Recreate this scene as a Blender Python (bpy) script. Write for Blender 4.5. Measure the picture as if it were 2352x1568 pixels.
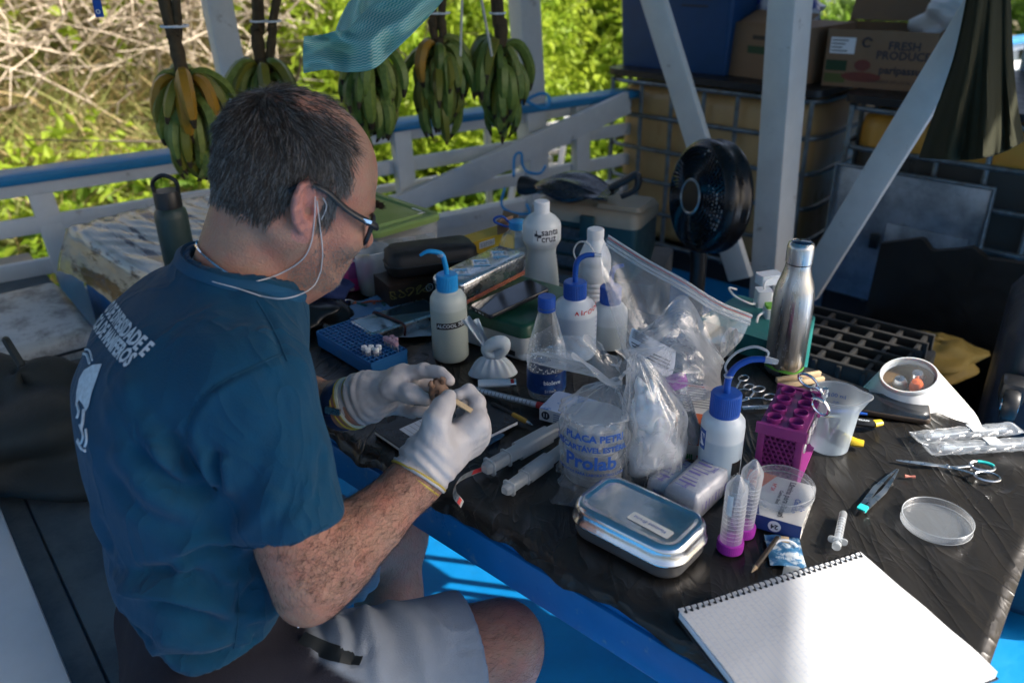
import bpy, bmesh, math, random
import numpy as np
from mathutils import Vector, Matrix, Euler
random.seed(7); RNG = np.random.default_rng(7)
sc = bpy.context.scene
COL = sc.collection
for o in list(bpy.data.objects): bpy.data.objects.remove(o)
R = math.radians
# ------------------------------------------------------------------ camera
PITCH, ROLL, CAMH, LENS = 26.2, 0.94, 1.475, 1920/2352*36
_p, _r = R(PITCH), R(ROLL)
_F = np.array([0, math.cos(_p), -math.sin(_p)]); _U0 = np.array([0, math.sin(_p), math.cos(_p)]); _R0 = np.array([1., 0, 0])
_R = math.cos(_r)*_R0 - math.sin(_r)*_U0; _U = math.cos(_r)*_U0 + math.sin(_r)*_R0
CAMC = np.array([0, 0, CAMH])
cd = bpy.data.cameras.new('camera'); cam = bpy.data.objects.new('camera', cd); COL.objects.link(cam)
cd.lens = LENS; cd.sensor_width = 36; cd.clip_start = .02; cd.clip_end = 2000
cd.dof.use_dof = True; cd.dof.focus_distance = 1.26; cd.dof.aperture_fstop = 4.0; cd.dof.aperture_blades = 9
cam.matrix_world = Matrix(((_R[0], _U[0], -_F[0], 0), (_R[1], _U[1], -_F[1], 0), (_R[2], _U[2], -_F[2], CAMH), (0, 0, 0, 1)))
sc.camera = cam
# ------------------------------------------------------------------ world, sun, exposure
SUN_EL, SUN_AZ = 38.0, -12.0          # azimuth measured from +X towards +Y
wd = bpy.data.worlds.new('World'); sc.world = wd; wd.use_nodes = True
nt = wd.node_tree; bg = nt.nodes['Background']
sk = nt.nodes.new('ShaderNodeTexSky'); sk.sky_type = 'NISHITA'; sk.sun_disc = False
sk.sun_elevation = R(SUN_EL); sk.sun_rotation = R(90-SUN_AZ); sk.air_density = .75; sk.dust_density = 5.0; sk.ozone_density = .3
nt.links.new(sk.outputs[0], bg.inputs[0]); bg.inputs[1].default_value = 0.108
sl = bpy.data.lights.new('sun', 'SUN'); sl.energy = 3.6; sl.angle = R(0.6); sl.color = (1, .95, .88)
so = bpy.data.objects.new('sun', sl); COL.objects.link(so)
SUNV = Vector((math.cos(R(SUN_EL))*math.cos(R(SUN_AZ)), math.cos(R(SUN_EL))*math.sin(R(SUN_AZ)), math.sin(R(SUN_EL))))
so.rotation_euler = SUNV.to_track_quat('Z', 'Y').to_euler(); so.location = (6, -1, 6)
sc.view_settings.view_transform = 'Standard'; sc.view_settings.look = 'None'
sc.view_settings.exposure = 1.4; sc.view_settings.gamma = 1; sc.view_settings.use_curve_mapping = False
sc.render.engine = 'CYCLES'
sc.cycles.max_bounces = 10; sc.cycles.transparent_max_bounces = 24; sc.cycles.caustics_reflective = False; sc.cycles.caustics_refractive = False

# ------------------------------------------------------------------ placing: a point seen in the photo (2352 px wide), at height z or at a distance
def ray(x, y): return _F + _R*(x-1176)/1920 + _U*(784-y)/1920
def P(x, y, z=.75):
    d = ray(x, y); return CAMC + d*(z-CAMH)/d[2]
def W(x, y, dep): return CAMC + ray(x, y)*dep
# ------------------------------------------------------------------ objects
def props(o, label=None, cat=None, group=None, kind=None):
    if label: o['label'] = label
    if cat: o['category'] = cat
    if group: o['group'] = group
    if kind: o['kind'] = kind
    return o
def thing(name, label, cat, loc=(0, 0, 0), rz=0, group=None, rot=None):
    o = bpy.data.objects.new(name, None); COL.objects.link(o)
    o.location = Vector([float(c) for c in loc]); o.rotation_euler = rot if rot is not None else (0, 0, rz)
    o.empty_display_size = .05
    return props(o, label, cat, group)
class MB:
    def __init__(s): s.v = []; s.f = []; s.m = []
    def add(s, vs, fs, mi=0):
        b = len(s.v); s.v.extend([tuple(map(float, v)) for v in vs]); s.f.extend([tuple(int(i)+b for i in f) for f in fs]); s.m.extend([mi]*len(fs)); return s
    def xf(s, M):
        M = Matrix(M); s.v = [tuple(M @ Vector(v)) for v in s.v]; return s
    def mv(s, x, y, z): s.v = [(a+x, b+y, c+z) for a, b, c in s.v]; return s
    def join(s, o, mi=None):
        b = len(s.v); s.v += o.v; s.f += [tuple(i+b for i in f) for f in o.f]; s.m += (o.m if mi is None else [mi]*len(o.f)); return s
    def map(s, fn): s.v = [tuple(map(float, fn(*v))) for v in s.v]; return s
    def mesh(s, name, mats, smooth=True, angle=40):
        me = bpy.data.meshes.new(name); me.from_pydata(s.v, [], s.f)
        for m in (mats if isinstance(mats, (list, tuple)) else [mats]): me.materials.append(m)
        if any(s.m): me.polygons.foreach_set('material_index', s.m)
        if smooth:
            me.polygons.foreach_set('use_smooth', [True]*len(me.polygons))
            if angle: me.set_sharp_from_angle(angle=R(angle))
        me.update(); return me
    def build(s, name, mats, parent=None, smooth=True, angle=40, label=None, cat=None, group=None, kind=None, loc=None, rz=None, rot=None):
        o = bpy.data.objects.new(name, s.mesh(name, mats, smooth, angle)); COL.objects.link(o)
        if parent: o.parent = parent
        if loc is not None: o.location = Vector([float(c) for c in loc])
        if rz is not None: o.rotation_euler = (0, 0, rz)
        if rot is not None: o.rotation_euler = rot
        return props(o, label, cat, group, kind)
def inst(o, parent=None, loc=None, rot=None, scale=None):
    c = o.copy(); COL.objects.link(c); c.parent = parent
    if loc is not None: c.location = Vector([float(q) for q in loc])
    if rot is not None: c.rotation_euler = rot
    if scale is not None: c.scale = scale
    return c
def box(sx, sy, sz, bev=.0, seg=2, base=True, c=(0, 0, 0)):
    bm = bmesh.new(); bmesh.ops.create_cube(bm, size=1)
    for v in bm.verts: v.co = Vector((v.co.x*sx, v.co.y*sy, v.co.z*sz + (sz/2 if base else 0)))
    if bev: bmesh.ops.bevel(bm, geom=bm.edges[:], offset=bev, segments=seg, affect='EDGES', profile=.5)
    bm.verts.index_update(); m = MB()
    m.add([(v.co.x+c[0], v.co.y+c[1], v.co.z+c[2]) for v in bm.verts], [[v.index for v in f.verts] for f in bm.faces]); bm.free(); return m
def beam(a, b, w, t, up=(0, 0, 1), bev=.004):
    a = Vector([float(q) for q in a]); b = Vector([float(q) for q in b]); d = b-a; L = d.length; d.normalize()
    up = Vector(up); s = d.cross(up); s.normalize(); u = s.cross(d)
    m = box(L, t, w, bev, 2, base=False)
    M = Matrix.Identity(4)
    for i in range(3): M[i][0] = d[i]; M[i][1] = s[i]; M[i][2] = u[i]; M[i][3] = (a[i]+b[i])/2
    return m.xf(M)
def lathe(prof, n=32, cap0=False, cap1=False):
    m = MB(); vs = []; fs = []
    for r, z in prof:
        for k in range(n):
            a = 2*math.pi*k/n; vs.append((r*math.cos(a), r*math.sin(a), z))
    for i in range(len(prof)-1):
        for k in range(n):
            k2 = (k+1) % n; fs.append((i*n+k, i*n+k2, (i+1)*n+k2, (i+1)*n+k))
    if cap0: fs.append(tuple(range(n))[::-1])
    if cap1: fs.append(tuple((len(prof)-1)*n+k for k in range(n)))
    return m.add(vs, fs)
def smoothpath(pts, n):
    pts = np.array(pts, float); K = len(pts)
    if K < 3:
        t = np.linspace(0, 1, n)[:, None]; return pts[0]*(1-t)+pts[-1]*t
    out = []; T = np.linspace(0, K-1, n)
    for t in T:
        i = min(int(t), K-2); u = t-i
        p0 = pts[max(i-1, 0)]; p1 = pts[i]; p2 = pts[i+1]; p3 = pts[min(i+2, K-1)]
        out.append(.5*((2*p1)+(-p0+p2)*u+(2*p0-5*p1+4*p2-p3)*u*u+(-p0+3*p1-3*p2+p3)*u**3))
    return np.array(out)
def tube(pts, r, n=8, res=None, cap=True, flat=1.0, upv=None):
    pts = np.array(pts, float)
    if res: pts = smoothpath(pts, res)
    K = len(pts); rr = np.interp(np.linspace(0, 1, K), np.linspace(0, 1, len(r)), r) if hasattr(r, '__len__') else np.full(K, r)
    tg = np.gradient(pts, axis=0); tg /= np.linalg.norm(tg, axis=1)[:, None]+1e-12
    u = np.array(upv if upv is not None else [0, 0, 1.]);
    if abs(tg[0]@u) > .95: u = np.array([1., 0, 0])
    vs = []; fs = []
    for i in range(K):
        u = u - tg[i]*(tg[i]@u); u /= np.linalg.norm(u)+1e-12; w = np.cross(tg[i], u)
        for k in range(n):
            a = 2*math.pi*k/n; vs.append(pts[i]+rr[i]*(math.cos(a)*w+math.sin(a)*u*flat))
    for i in range(K-1):
        for k in range(n):
            k2 = (k+1) % n; fs.append((i*n+k, i*n+k2, (i+1)*n+k2, (i+1)*n+k))
    if cap: fs.append(tuple(range(n))[::-1]); fs.append(tuple((K-1)*n+k for k in range(n)))
    return MB().add(vs, fs)
def rrect(sx, sy, r, n=5):
    r = min(r, sx/2-1e-5, sy/2-1e-5); L = []
    for cx, cy, a0 in ((sx/2-r, sy/2-r, 0), (-sx/2+r, sy/2-r, 90), (-sx/2+r, -sy/2+r, 180), (sx/2-r, -sy/2+r, 270)):
        for k in range(n+1):
            a = R(a0+90*k/n); L.append((cx+r*math.cos(a), cy+r*math.sin(a)))
    return L
def loft(loops, cap0=True, cap1=True):
    n = len(loops[0]); m = MB(); vs = [v for L in loops for v in L]; fs = []
    for i in range(len(loops)-1):
        for k in range(n):
            k2 = (k+1) % n; fs.append((i*n+k, i*n+k2, (i+1)*n+k2, (i+1)*n+k))
    if cap0: fs.append(tuple(range(n))[::-1])
    if cap1: fs.append(tuple((len(loops)-1)*n+k for k in range(n)))
    return m.add(vs, fs)
def rbox(sx, sy, r, prof, n=5, cap0=True, cap1=True):
    """rounded rectangle plan; prof = [(inset, z), ...]"""
    return loft([[(x, y, z) for x, y in rrect(sx-2*i, sy-2*i, max(r-i, .0005), n)] for i, z in prof], cap0, cap1)
def sheet(fn, nu, nv, wrapu=False):
    vs = [fn(u/(nu-1 if not wrapu else nu), v/(nv-1)) for v in range(nv) for u in range(nu)]; fs = []
    for v in range(nv-1):
        for u in range(nu if wrapu else nu-1):
            u2 = (u+1) % nu; fs.append((v*nu+u, v*nu+u2, (v+1)*nu+u2, (v+1)*nu+u))
    return MB().add(vs, fs)
def disc(r, z=0, n=32, c=(0, 0)):
    return MB().add([(c[0]+r*math.cos(2*math.pi*k/n), c[1]+r*math.sin(2*math.pi*k/n), z) for k in range(n)], [tuple(range(n))])
def fbox(A, B, depth, h, z, away=True):
    """frame from two seen base corners A,B (at height z): returns centre of base, length, angle"""
    a = P(*A, z); b = P(*B, z); d = b-a; L = np.linalg.norm(d[:2]); ang = math.atan2(d[1], d[0])
    nrm = np.array([-d[1], d[0], 0])/L
    if nrm[1] < 0: nrm = -nrm
    return (a+b)/2+nrm*depth/2, L, ang
def text(s, size, mode='CENTER', bold=0.0, sub=0, shear=0, sx=1):
    cu = bpy.data.curves.new('t', 'FONT'); cu.body = s; cu.size = size; cu.align_x = mode; cu.align_y = 'CENTER'; cu.resolution_u = 2; cu.offset = bold; cu.shear = shear
    o = bpy.data.objects.new('t', cu); COL.objects.link(o)
    dg = bpy.context.evaluated_depsgraph_get(); me = bpy.data.meshes.new_from_object(o.evaluated_get(dg))
    bm = bmesh.new(); bm.from_mesh(me)
    bmesh.ops.triangulate(bm, faces=bm.faces[:])
    if sub: bmesh.ops.subdivide_edges(bm, edges=[e for e in bm.edges if e.calc_length() > sub], cuts=2, use_grid_fill=False); bmesh.ops.triangulate(bm, faces=bm.faces[:])
    bm.verts.index_update(); m = MB().add([(v.co.x*sx, v.co.y, 0) for v in bm.verts], [[v.index for v in f.verts] for f in bm.faces])
    bm.free(); bpy.data.objects.remove(o); bpy.data.curves.remove(cu); bpy.data.meshes.remove(me); return m
def on_cyl(m, r, z0, a0, tilt=0):
    """wrap flat text (x along, y up) round a vertical cylinder at angle a0"""
    def fn(x, y, z):
        a = a0 + x/r; rr = r+z; return (rr*math.cos(a), rr*math.sin(a), z0+y+x*tilt)
    return m.map(fn)
def on_plane(m, o, ex, ey, lift=.0006):
    ex = Vector(ex).normalized(); ey = Vector(ey).normalized(); nz = ex.cross(ey); o = Vector([float(q) for q in o])
    return m.map(lambda x, y, z: o+ex*x+ey*y+nz*(lift+z))
# ------------------------------------------------------------------ materials
MATS = {}
def nodes(m): return m.node_tree.nodes, m.node_tree.links
def mat(name, col=(.5, .5, .5), rough=.5, metal=0, var=.12, vscale=18, bump=0, bscale=60, spec=.5, trans=0, ior=1.45, sss=0, sssc=None, coat=0, col2=None, v2scale=6, v2lo=.45, v2hi=.6, stretch=None, sheen=0, alpha=1, aniso=0, rvar=.12):
    """principled surface whose colour, gloss and fine relief vary with noise; col2 = worn patches"""
    m = bpy.data.materials.new(name); m.use_nodes = True; N, L = nodes(m); b = N['Principled BSDF']
    tc = N.new('ShaderNodeTexCoord'); vec = tc.outputs['Object']
    if stretch:
        mp = N.new('ShaderNodeMapping'); mp.inputs['Scale'].default_value = stretch; L.new(vec, mp.inputs[0]); vec = mp.outputs[0]
    n1 = N.new('ShaderNodeTexNoise'); n1.inputs['Scale'].default_value = vscale; n1.inputs['Detail'].default_value = 6; n1.inputs['Roughness'].default_value = .65; L.new(vec, n1.inputs[0])
    hv = N.new('ShaderNodeHueSaturation'); hv.inputs['Color'].default_value = (*col, 1)
    mr = N.new('ShaderNodeMapRange'); mr.inputs[1].default_value = .25; mr.inputs[2].default_value = .75; mr.inputs[3].default_value = 1-var; mr.inputs[4].default_value = 1+var
    L.new(n1.outputs[0], mr.inputs[0]); L.new(mr.outputs[0], hv.inputs['Value']); cs = hv.outputs[0]
    if col2:
        n2 = N.new('ShaderNodeTexNoise'); n2.inputs['Scale'].default_value = v2scale; n2.inputs['Detail'].default_value = 8; n2.inputs['Roughness'].default_value = .7; L.new(vec, n2.inputs[0])
        m2 = N.new('ShaderNodeMapRange'); m2.inputs[1].default_value = v2lo; m2.inputs[2].default_value = v2hi; L.new(n2.outputs[0], m2.inputs[0])
        mx = N.new('ShaderNodeMixRGB'); L.new(m2.outputs[0], mx.inputs[0]); L.new(cs, mx.inputs[1]); mx.inputs[2].default_value = (*col2, 1); cs = mx.outputs[0]
    L.new(cs, b.inputs['Base Color'])
    rr = N.new('ShaderNodeMapRange'); rr.inputs[1].default_value = .3; rr.inputs[2].default_value = .7; rr.inputs[3].default_value = max(rough-rvar, .02); rr.inputs[4].default_value = min(rough+rvar, 1)
    L.new(n1.outputs[0], rr.inputs[0]); L.new(rr.outputs[0], b.inputs['Roughness'])
    b.inputs['Metallic'].default_value = metal; b.inputs['Specular IOR Level'].default_value = spec
    b.inputs['Transmission Weight'].default_value = trans; b.inputs['IOR'].default_value = ior
    b.inputs['Coat Weight'].default_value = coat; b.inputs['Sheen Weight'].default_value = sheen; b.inputs['Alpha'].default_value = alpha
    if sss:
        b.inputs['Subsurface Weight'].default_value = sss; b.inputs['Subsurface Radius'].default_value = sssc or (.01, .005, .003); b.inputs['Subsurface Scale'].default_value = 1.0
    if bump:
        nb = N.new('ShaderNodeTexNoise'); nb.inputs['Scale'].default_value = bscale; nb.inputs['Detail'].default_value = 5; L.new(vec, nb.inputs[0])
        bp = N.new('ShaderNodeBump'); bp.inputs['Strength'].default_value = min(bump, 1); bp.inputs['Distance'].default_value = .002*max(bump, 1); L.new(nb.outputs[0], bp.inputs['Height']); L.new(bp.outputs[0], b.inputs['Normal'])
    MATS[name] = m; return m
def film(name, tint=(.95, .97, 1), haze=.12, gloss=.35, rough=.12, bump=.6, bscale=30, edge=.5, hazec=(.85, .88, .9)):
    """thin clear plastic: mostly clear, some milky scatter, sharp glints; milkier at grazing angles"""
    m = bpy.data.materials.new(name); m.use_nodes = True; N, L = nodes(m)
    for n in list(N): N.remove(n)
    out = N.new('ShaderNodeOutputMaterial'); tr = N.new('ShaderNodeBsdfTransparent'); tr.inputs[0].default_value = (*tint, 1)
    df = N.new('ShaderNodeBsdfDiffuse'); df.inputs[0].default_value = (*hazec, 1); tl = N.new('ShaderNodeBsdfTranslucent'); tl.inputs[0].default_value = (*hazec, 1)
    gl = N.new('ShaderNodeBsdfGlossy'); gl.inputs['Roughness'].default_value = rough
    tc = N.new('ShaderNodeTexCoord'); nz = N.new('ShaderNodeTexNoise'); nz.inputs['Scale'].default_value = bscale; nz.inputs['Detail'].default_value = 4; nz.inputs['Distortion'].default_value = 1.2
    L.new(tc.outputs['Object'], nz.inputs[0]); bp = N.new('ShaderNodeBump'); bp.inputs['Strength'].default_value = bump; bp.inputs['Distance'].default_value = .004; L.new(nz.outputs[0], bp.inputs['Height'])
    for s in (df, tl, gl): L.new(bp.outputs[0], s.inputs['Normal'])
    a0 = N.new('ShaderNodeAddShader'); mh = N.new('ShaderNodeMixShader'); mh.inputs[0].default_value = .5; L.new(df.outputs[0], mh.inputs[1]); L.new(tl.outputs[0], mh.inputs[2])
    lw = N.new('ShaderNodeLayerWeight'); lw.inputs[0].default_value = .5; L.new(bp.outputs[0], lw.inputs['Normal'])
    mp = N.new('ShaderNodeMapRange'); mp.inputs[3].default_value = haze; mp.inputs[4].default_value = min(haze+edge, 1); L.new(lw.outputs['Facing'], mp.inputs[0])
    m1 = N.new('ShaderNodeMixShader'); L.new(mp.outputs[0], m1.inputs[0]); L.new(tr.outputs[0], m1.inputs[1]); L.new(mh.outputs[0], m1.inputs[2])
    fr = N.new('ShaderNodeMath'); fr.operation = 'POWER'; fr.inputs[1].default_value = 4.0; L.new(lw.outputs['Facing'], fr.inputs[0])
    mg = N.new('ShaderNodeMath'); mg.operation = 'MULTIPLY_ADD'; mg.inputs[1].default_value = .45; mg.inputs[2].default_value = .03+gloss*.09; L.new(fr.outputs[0], mg.inputs[0])
    m2 = N.new('ShaderNodeMixShader'); L.new(mg.outputs[0], m2.inputs[0]); L.new(m1.outputs[0], m2.inputs[1]); L.new(gl.outputs[0], m2.inputs[2]); L.new(m2.outputs[0], out.inputs[0])
    MATS[name] = m; return m
M_ = mat
white_paint = M_('white_paint', (.68, .68, .66), .5, var=.10, vscale=9, bump=.5, bscale=45, col2=(.30, .27, .23), v2scale=13, v2lo=.63, v2hi=.74)
blue_paint = M_('blue_paint', (.004, .15, .38), .42, var=.12, vscale=9, bump=.3, bscale=35, col2=(.03, .22, .52), v2scale=14, v2lo=.55, v2hi=.8)
rail_blue = M_('rail_blue', (.02, .21, .42), .4, var=.1, vscale=8, bump=.2)
deck_paint = M_('deck_paint', (.002, .20, .50), .45, var=.12, vscale=9, bump=.5, bscale=35, col2=(.012, .15, .34), v2scale=11, v2lo=.58, v2hi=.8)
bench_paint = M_('bench_paint', (.085, .115, .135), .45, var=.2, vscale=7, bump=.4, bscale=30, col2=(.15, .18, .19), v2scale=5, stretch=(1, 1, 1))
black_plastic = M_('black_plastic', (.012, .013, .015), .4, var=.3)
gloss_black = M_('gloss_black', (.008, .009, .012), .12, var=.2)
steel = M_('steel', (.62, .64, .66), .28, 1, var=.08, vscale=25, bump=.1, bscale=30)
chrome = M_('chrome', (.75, .77, .8), .14, 1, var=.04)
galv = M_('galvanised', (.20, .24, .26), .5, .8, var=.25, vscale=12, bump=.3, col2=(.14, .15, .15), v2scale=18)
card = M_('cardboard', (.22, .14, .085), .85, var=.12, vscale=8, bump=.3, bscale=80)
paper = M_('paper', (.80, .81, .84), .75, var=.03, vscale=6, bump=.15, bscale=20)
ink_blue = M_('ink_blue', (.02, .09, .36), .6, var=.1)
ink_dark = M_('ink_dark', (.03, .035, .05), .6, var=.1)
ink_white = M_('ink_white', (.55, .60, .64), .7, var=.15, vscale=90)
ink_red = M_('ink_red', (.55, .03, .03), .6)
ink_green = M_('ink_green', (.03, .25, .09), .6)
# ================================================================== SETTING
def leafmat(name, c1, c2, tl=.35, rough=.5, scale=2.2):
    m = bpy.data.materials.new(name); m.use_nodes = True; N, L = nodes(m); b = N['Principled BSDF']; out = N['Material Output']
    tc = N.new('ShaderNodeTexCoord'); n1 = N.new('ShaderNodeTexNoise'); n1.inputs['Scale'].default_value = scale; n1.inputs['Detail'].default_value = 8; n1.inputs['Roughness'].default_value = .75
    L.new(tc.outputs['Object'], n1.inputs[0]); mr = N.new('ShaderNodeMapRange'); mr.inputs[1].default_value = .35; mr.inputs[2].default_value = .65; L.new(n1.outputs[0], mr.inputs[0])
    mx = N.new('ShaderNodeMixRGB'); mx.inputs[1].default_value = (*c1, 1); mx.inputs[2].default_value = (*c2, 1); L.new(mr.outputs[0], mx.inputs[0])
    L.new(mx.outputs[0], b.inputs['Base Color']); b.inputs['Roughness'].default_value = rough; b.inputs['Specular IOR Level'].default_value = .3
    t = N.new('ShaderNodeBsdfTranslucent'); L.new(mx.outputs[0], t.inputs[0]); ms = N.new('ShaderNodeMixShader'); ms.inputs[0].default_value = tl
    L.new(b.outputs[0], ms.inputs[1]); L.new(t.outputs[0], ms.inputs[2]); L.new(ms.outputs[0], out.inputs[0]); return m
leaf_bright = leafmat('leaf_bright', (.22, .36, .025), (.42, .50, .05), .52)
leaf_mid = leafmat('leaf_mid', (.10, .20, .022), (.19, .29, .04), .45)
leaf_grass = leafmat('leaf_grass', (.20, .27, .06), (.42, .41, .16), .4, scale=1.4)
leaf_dry = leafmat('leaf_dry', (.46, .32, .14), (.52, .44, .24), .3, scale=3)
twig_mat = leafmat('twig_mat', (.38, .30, .22), (.58, .50, .39), 0, .8, scale=5)
twig_dark = leafmat('twig_dark', (.07, .055, .04), (.15, .12, .09), 0, .8, scale=5)
soil = M_('soil', (.14, .115, .06), .95, var=.4, vscale=3, bump=1, bscale=8)
water_m = M_('water', (.05, .07, .06), .08, var=.1, bump=.5, bscale=3, spec=.6)
def bank_z(D): return -1.25 + .47*max(D-4.6, -1.2) if D < 11 else -1.25+.47*6.4 + .1*(D-11)
def bank_pt(az, D, dz=0):
    a = R(az); return np.array([D*math.sin(a), D*math.cos(a), bank_z(D)+dz])
# river: one sheet to the horizon; bank: slope beside the boat
sheet(lambda u, v: (-900+1800*u, -600+1500*v, -4.0), 12, 12).build('river', water_m, kind='structure', smooth=False)
def bankfn(u, v):
    az = -75+98*u; D = 3.4+14*v**1.4
    q = bank_pt(az, D); e = max(0, (az-14)/9); q[2] = q[2]*(1-min(e, 1)) - 4.2*min(e, 1)
    q[2] += .12*math.sin(az*.7+D*2)+.1*math.sin(D*3.1-az*.4); return q
sheet(bankfn, 70, 40).build('bank', soil, kind='structure')
def clumpnoise(az, D): return math.sin(az*.55+1.3*D)*.5+math.sin(az*1.31-2.1*D+1)*.3+math.sin(az*2.3+3.7*D+2)*.2
def leaves(name, mat_, n, azr, Dr, hfn, size, spread=.25, up=.5, clump=12, aspect=.45):
    """leaf-sized folded faces in sprays over the slope"""
    m = MB(); V = []; Fc = []; k = 0
    ns = n//clump
    for i in range(ns):
        az = RNG.uniform(*azr); D = RNG.uniform(*Dr)**1.0
        h = hfn(az, D)
        if h is None: continue
        c = bank_pt(az, D, h); ax = RNG.normal(size=3); ax[2] = abs(ax[2])+up; ax /= np.linalg.norm(ax); L = spread*RNG.uniform(.6, 1.4)
        for j in range(clump):
            t = j/clump; p = c+ax*L*t+RNG.normal(size=3)*L*.07
            d = RNG.normal(size=3); d[2] += .25; d -= ax*(d@ax)*.5; d /= np.linalg.norm(d)
            s = size*RNG.uniform(.6, 1.35); w = np.cross(d, RNG.normal(size=3)); w /= np.linalg.norm(w)+1e-9; w *= s*aspect*.5; nn = np.cross(d, w); nn /= np.linalg.norm(nn)+1e-9
            V += [p, p+d*s*.5+w+nn*s*.08, p+d*s-nn*s*.1, p+d*s*.5-w+nn*s*.08]; Fc.append((k, k+1, k+2)); Fc.append((k, k+2, k+3)); k += 4
    m.add(V, Fc); return m.build(name, mat_, smooth=False)
def bushh(az, D):
    c = clumpnoise(az*1.2, D*.8)
    if c < -.45: return None
    return .15+.75*RNG.random()**.6*(1+.6*c)
def edge_right(az, D): return az > 15 and RNG.random() < (az-15)/6
o = leaves('green_thicket', leaf_bright, 92000, (-13, 19), (5.6, 11.5), lambda a, D: None if edge_right(a, D) else bushh(a, D), .085, .40, .4, 16); props(o, kind='stuff')
o = leaves('thicket_undergrowth', leaf_mid, 26000, (-13, 20), (5.0, 10.5), lambda a, D: None if edge_right(a, D) else .45*RNG.random(), .12, .35, .3, 12); props(o, kind='stuff')
o = leaves('bank_herbs', leaf_mid, 22000, (-60, 14), (3.6, 6.2), lambda a, D: .05+.45*RNG.random(), .11, .22, .6, 8, .55); props(o, kind='stuff')
o = leaves('bank_creepers', leaf_bright, 12000, (-60, 16), (3.7, 6.6), lambda a, D: .2+.45*RNG.random(), .10, .22, .6, 8, .5); props(o, kind='stuff')
def inner(az): return max(0, min(1, (-az-9)/5))
o = leaves('scrub_leaves', leaf_bright, 12000, (-60, -7), (7.4, 12), lambda a, D: .3+1.0*RNG.random() if clumpnoise(a*1.7, D) > .05 else None, .12, .35, .3, 9, .6); props(o, kind='stuff')
def blades(name, mat_, n, azr, Dr, L, w, lean=.5, hb=0.0):
    V = []; Fc = []; k = 0
    for i in range(n):
        az = RNG.uniform(*azr); D = RNG.uniform(*Dr); b = bank_pt(az, D, hb*RNG.random()); l = L*RNG.uniform(.5, 1.4)
        d = RNG.normal(size=3)*lean; d[2] = abs(d[2])*.5+.7; d /= np.linalg.norm(d); side = np.cross(d, RNG.normal(size=3)); side /= np.linalg.norm(side); bend = RNG.normal(size=3)*l*.35; bend[2] = -abs(bend[2])
        for t, ww in ((0, 1), (.5, .8), (1, .1)):
            q = b+d*l*t+bend*t*t; V += [q-side*w*ww, q+side*w*ww]
        Fc += [(k, k+1, k+3, k+2), (k+2, k+3, k+5, k+4)]; k += 6
    return props(MB().add(V, Fc).build(name, mat_, smooth=False), kind='stuff')
blades('dry_grass', leaf_dry, 22000, (-60, -8), (5.4, 10.5), .62, .011, .7)
blades('green_grass', leaf_grass, 30000, (-60, -8), (4.8, 9.6), .6, .013, .6)
blades('bank_grass', leaf_mid, 7000, (-60, 10), (3.6, 5.6), .5, .012, .6)
def twigs(name, mat_, n, azr, Dr, hr, L, r):
    m = MB()
    for i in range(n):
        az = RNG.uniform(*azr); D = RNG.uniform(*Dr); p = bank_pt(az, D, RNG.uniform(*hr)); d = RNG.normal(size=3); d[2] = abs(d[2])*.8+.25; d /= np.linalg.norm(d); l = L*RNG.uniform(.5, 1.5); c = RNG.normal(size=3)*.55
        pts = []
        for t in np.linspace(0, 1, 7): pts.append(p+d*l*t+c*l*t*t*.8+RNG.normal(size=3)*l*.025)
        rr = r*RNG.uniform(.5, 1.5); m.join(tube(pts, [rr, rr*.8, rr*.35], 4, cap=False))
        if RNG.random() < .6:
            q = pts[3]; d2 = d+RNG.normal(size=3)*.7; m.join(tube([q, q+d2*l*.25, q+d2*l*.5+c*l*.15], [rr*.6, rr*.2], 4, cap=False))
    return props(m.build(name, mat_), kind='stuff')
twigs('dry_twigs', twig_mat, 2600, (-60, -6), (7.0, 11.8), (.1, 1.2), 1.1, .0082)
twigs('dark_twigs', twig_dark, 300, (-60, 10), (6.6, 11), (0, .7), 1.2, .011)
# far shore
def far_tree(p, h, w, label):
    t = thing('tree', label, 'tree', p); MB().join(tube([(0, 0, -.5), (.1, 0, h*.4), (0, .1, h*.75)], [.25, .14, .06], 8)).build('trunk', twig_dark, t)
    V = []; Fc = []; k = 0
    for i in range(1500):
        q = RNG.normal(size=3); q /= np.linalg.norm(q); rad = RNG.random()**.4; c = np.array([q[0]*w*rad, q[1]*w*rad, h*.62+q[2]*h*.42*rad])
        if math.sin(c[0]*1.7+c[2]*2)+math.sin(c[1]*2.1-c[2]) < -.9: continue
        d = RNG.normal(size=3); d /= np.linalg.norm(d); s = RNG.uniform(.25, .6); wv = np.cross(d, RNG.normal(size=3)); wv /= np.linalg.norm(wv); V += [c, c+d*s*.5+wv*s*.3, c+d*s, c+d*s*.5-wv*s*.3]; Fc.append((k, k+1, k+2, k+3)); k += 4
    MB().add(V, Fc).build('crown', leaf_mid, t, smooth=False)
for (x, y, h, w, lab) in ((2045, 100, 2.7, 2.6, 'round green tree on the far shore left of the white plastic bag'), (2125, 112, 2.2, 3.4, 'low spreading tree on the far shore behind the white plastic bag'), (2350, 118, 3.2, 2.6, 'dark tree on the far shore at the right of the hanging olive cloth'), (1975, 100, 1.9, 3, 'small low tree on the far shore above the carton flap')):
    q = P(x, y, -4.0); far_tree(q, h, w, lab)
sheet(lambda u, v: (W(1900+600*u, 60, 46)[0]-6+12*v, W(1900+600*u, 60, 46)[1]-4+10*v, -4.3+.7*math.sin(v*math.pi)), 12, 8).build('far_bank', soil, kind='structure')
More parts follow.
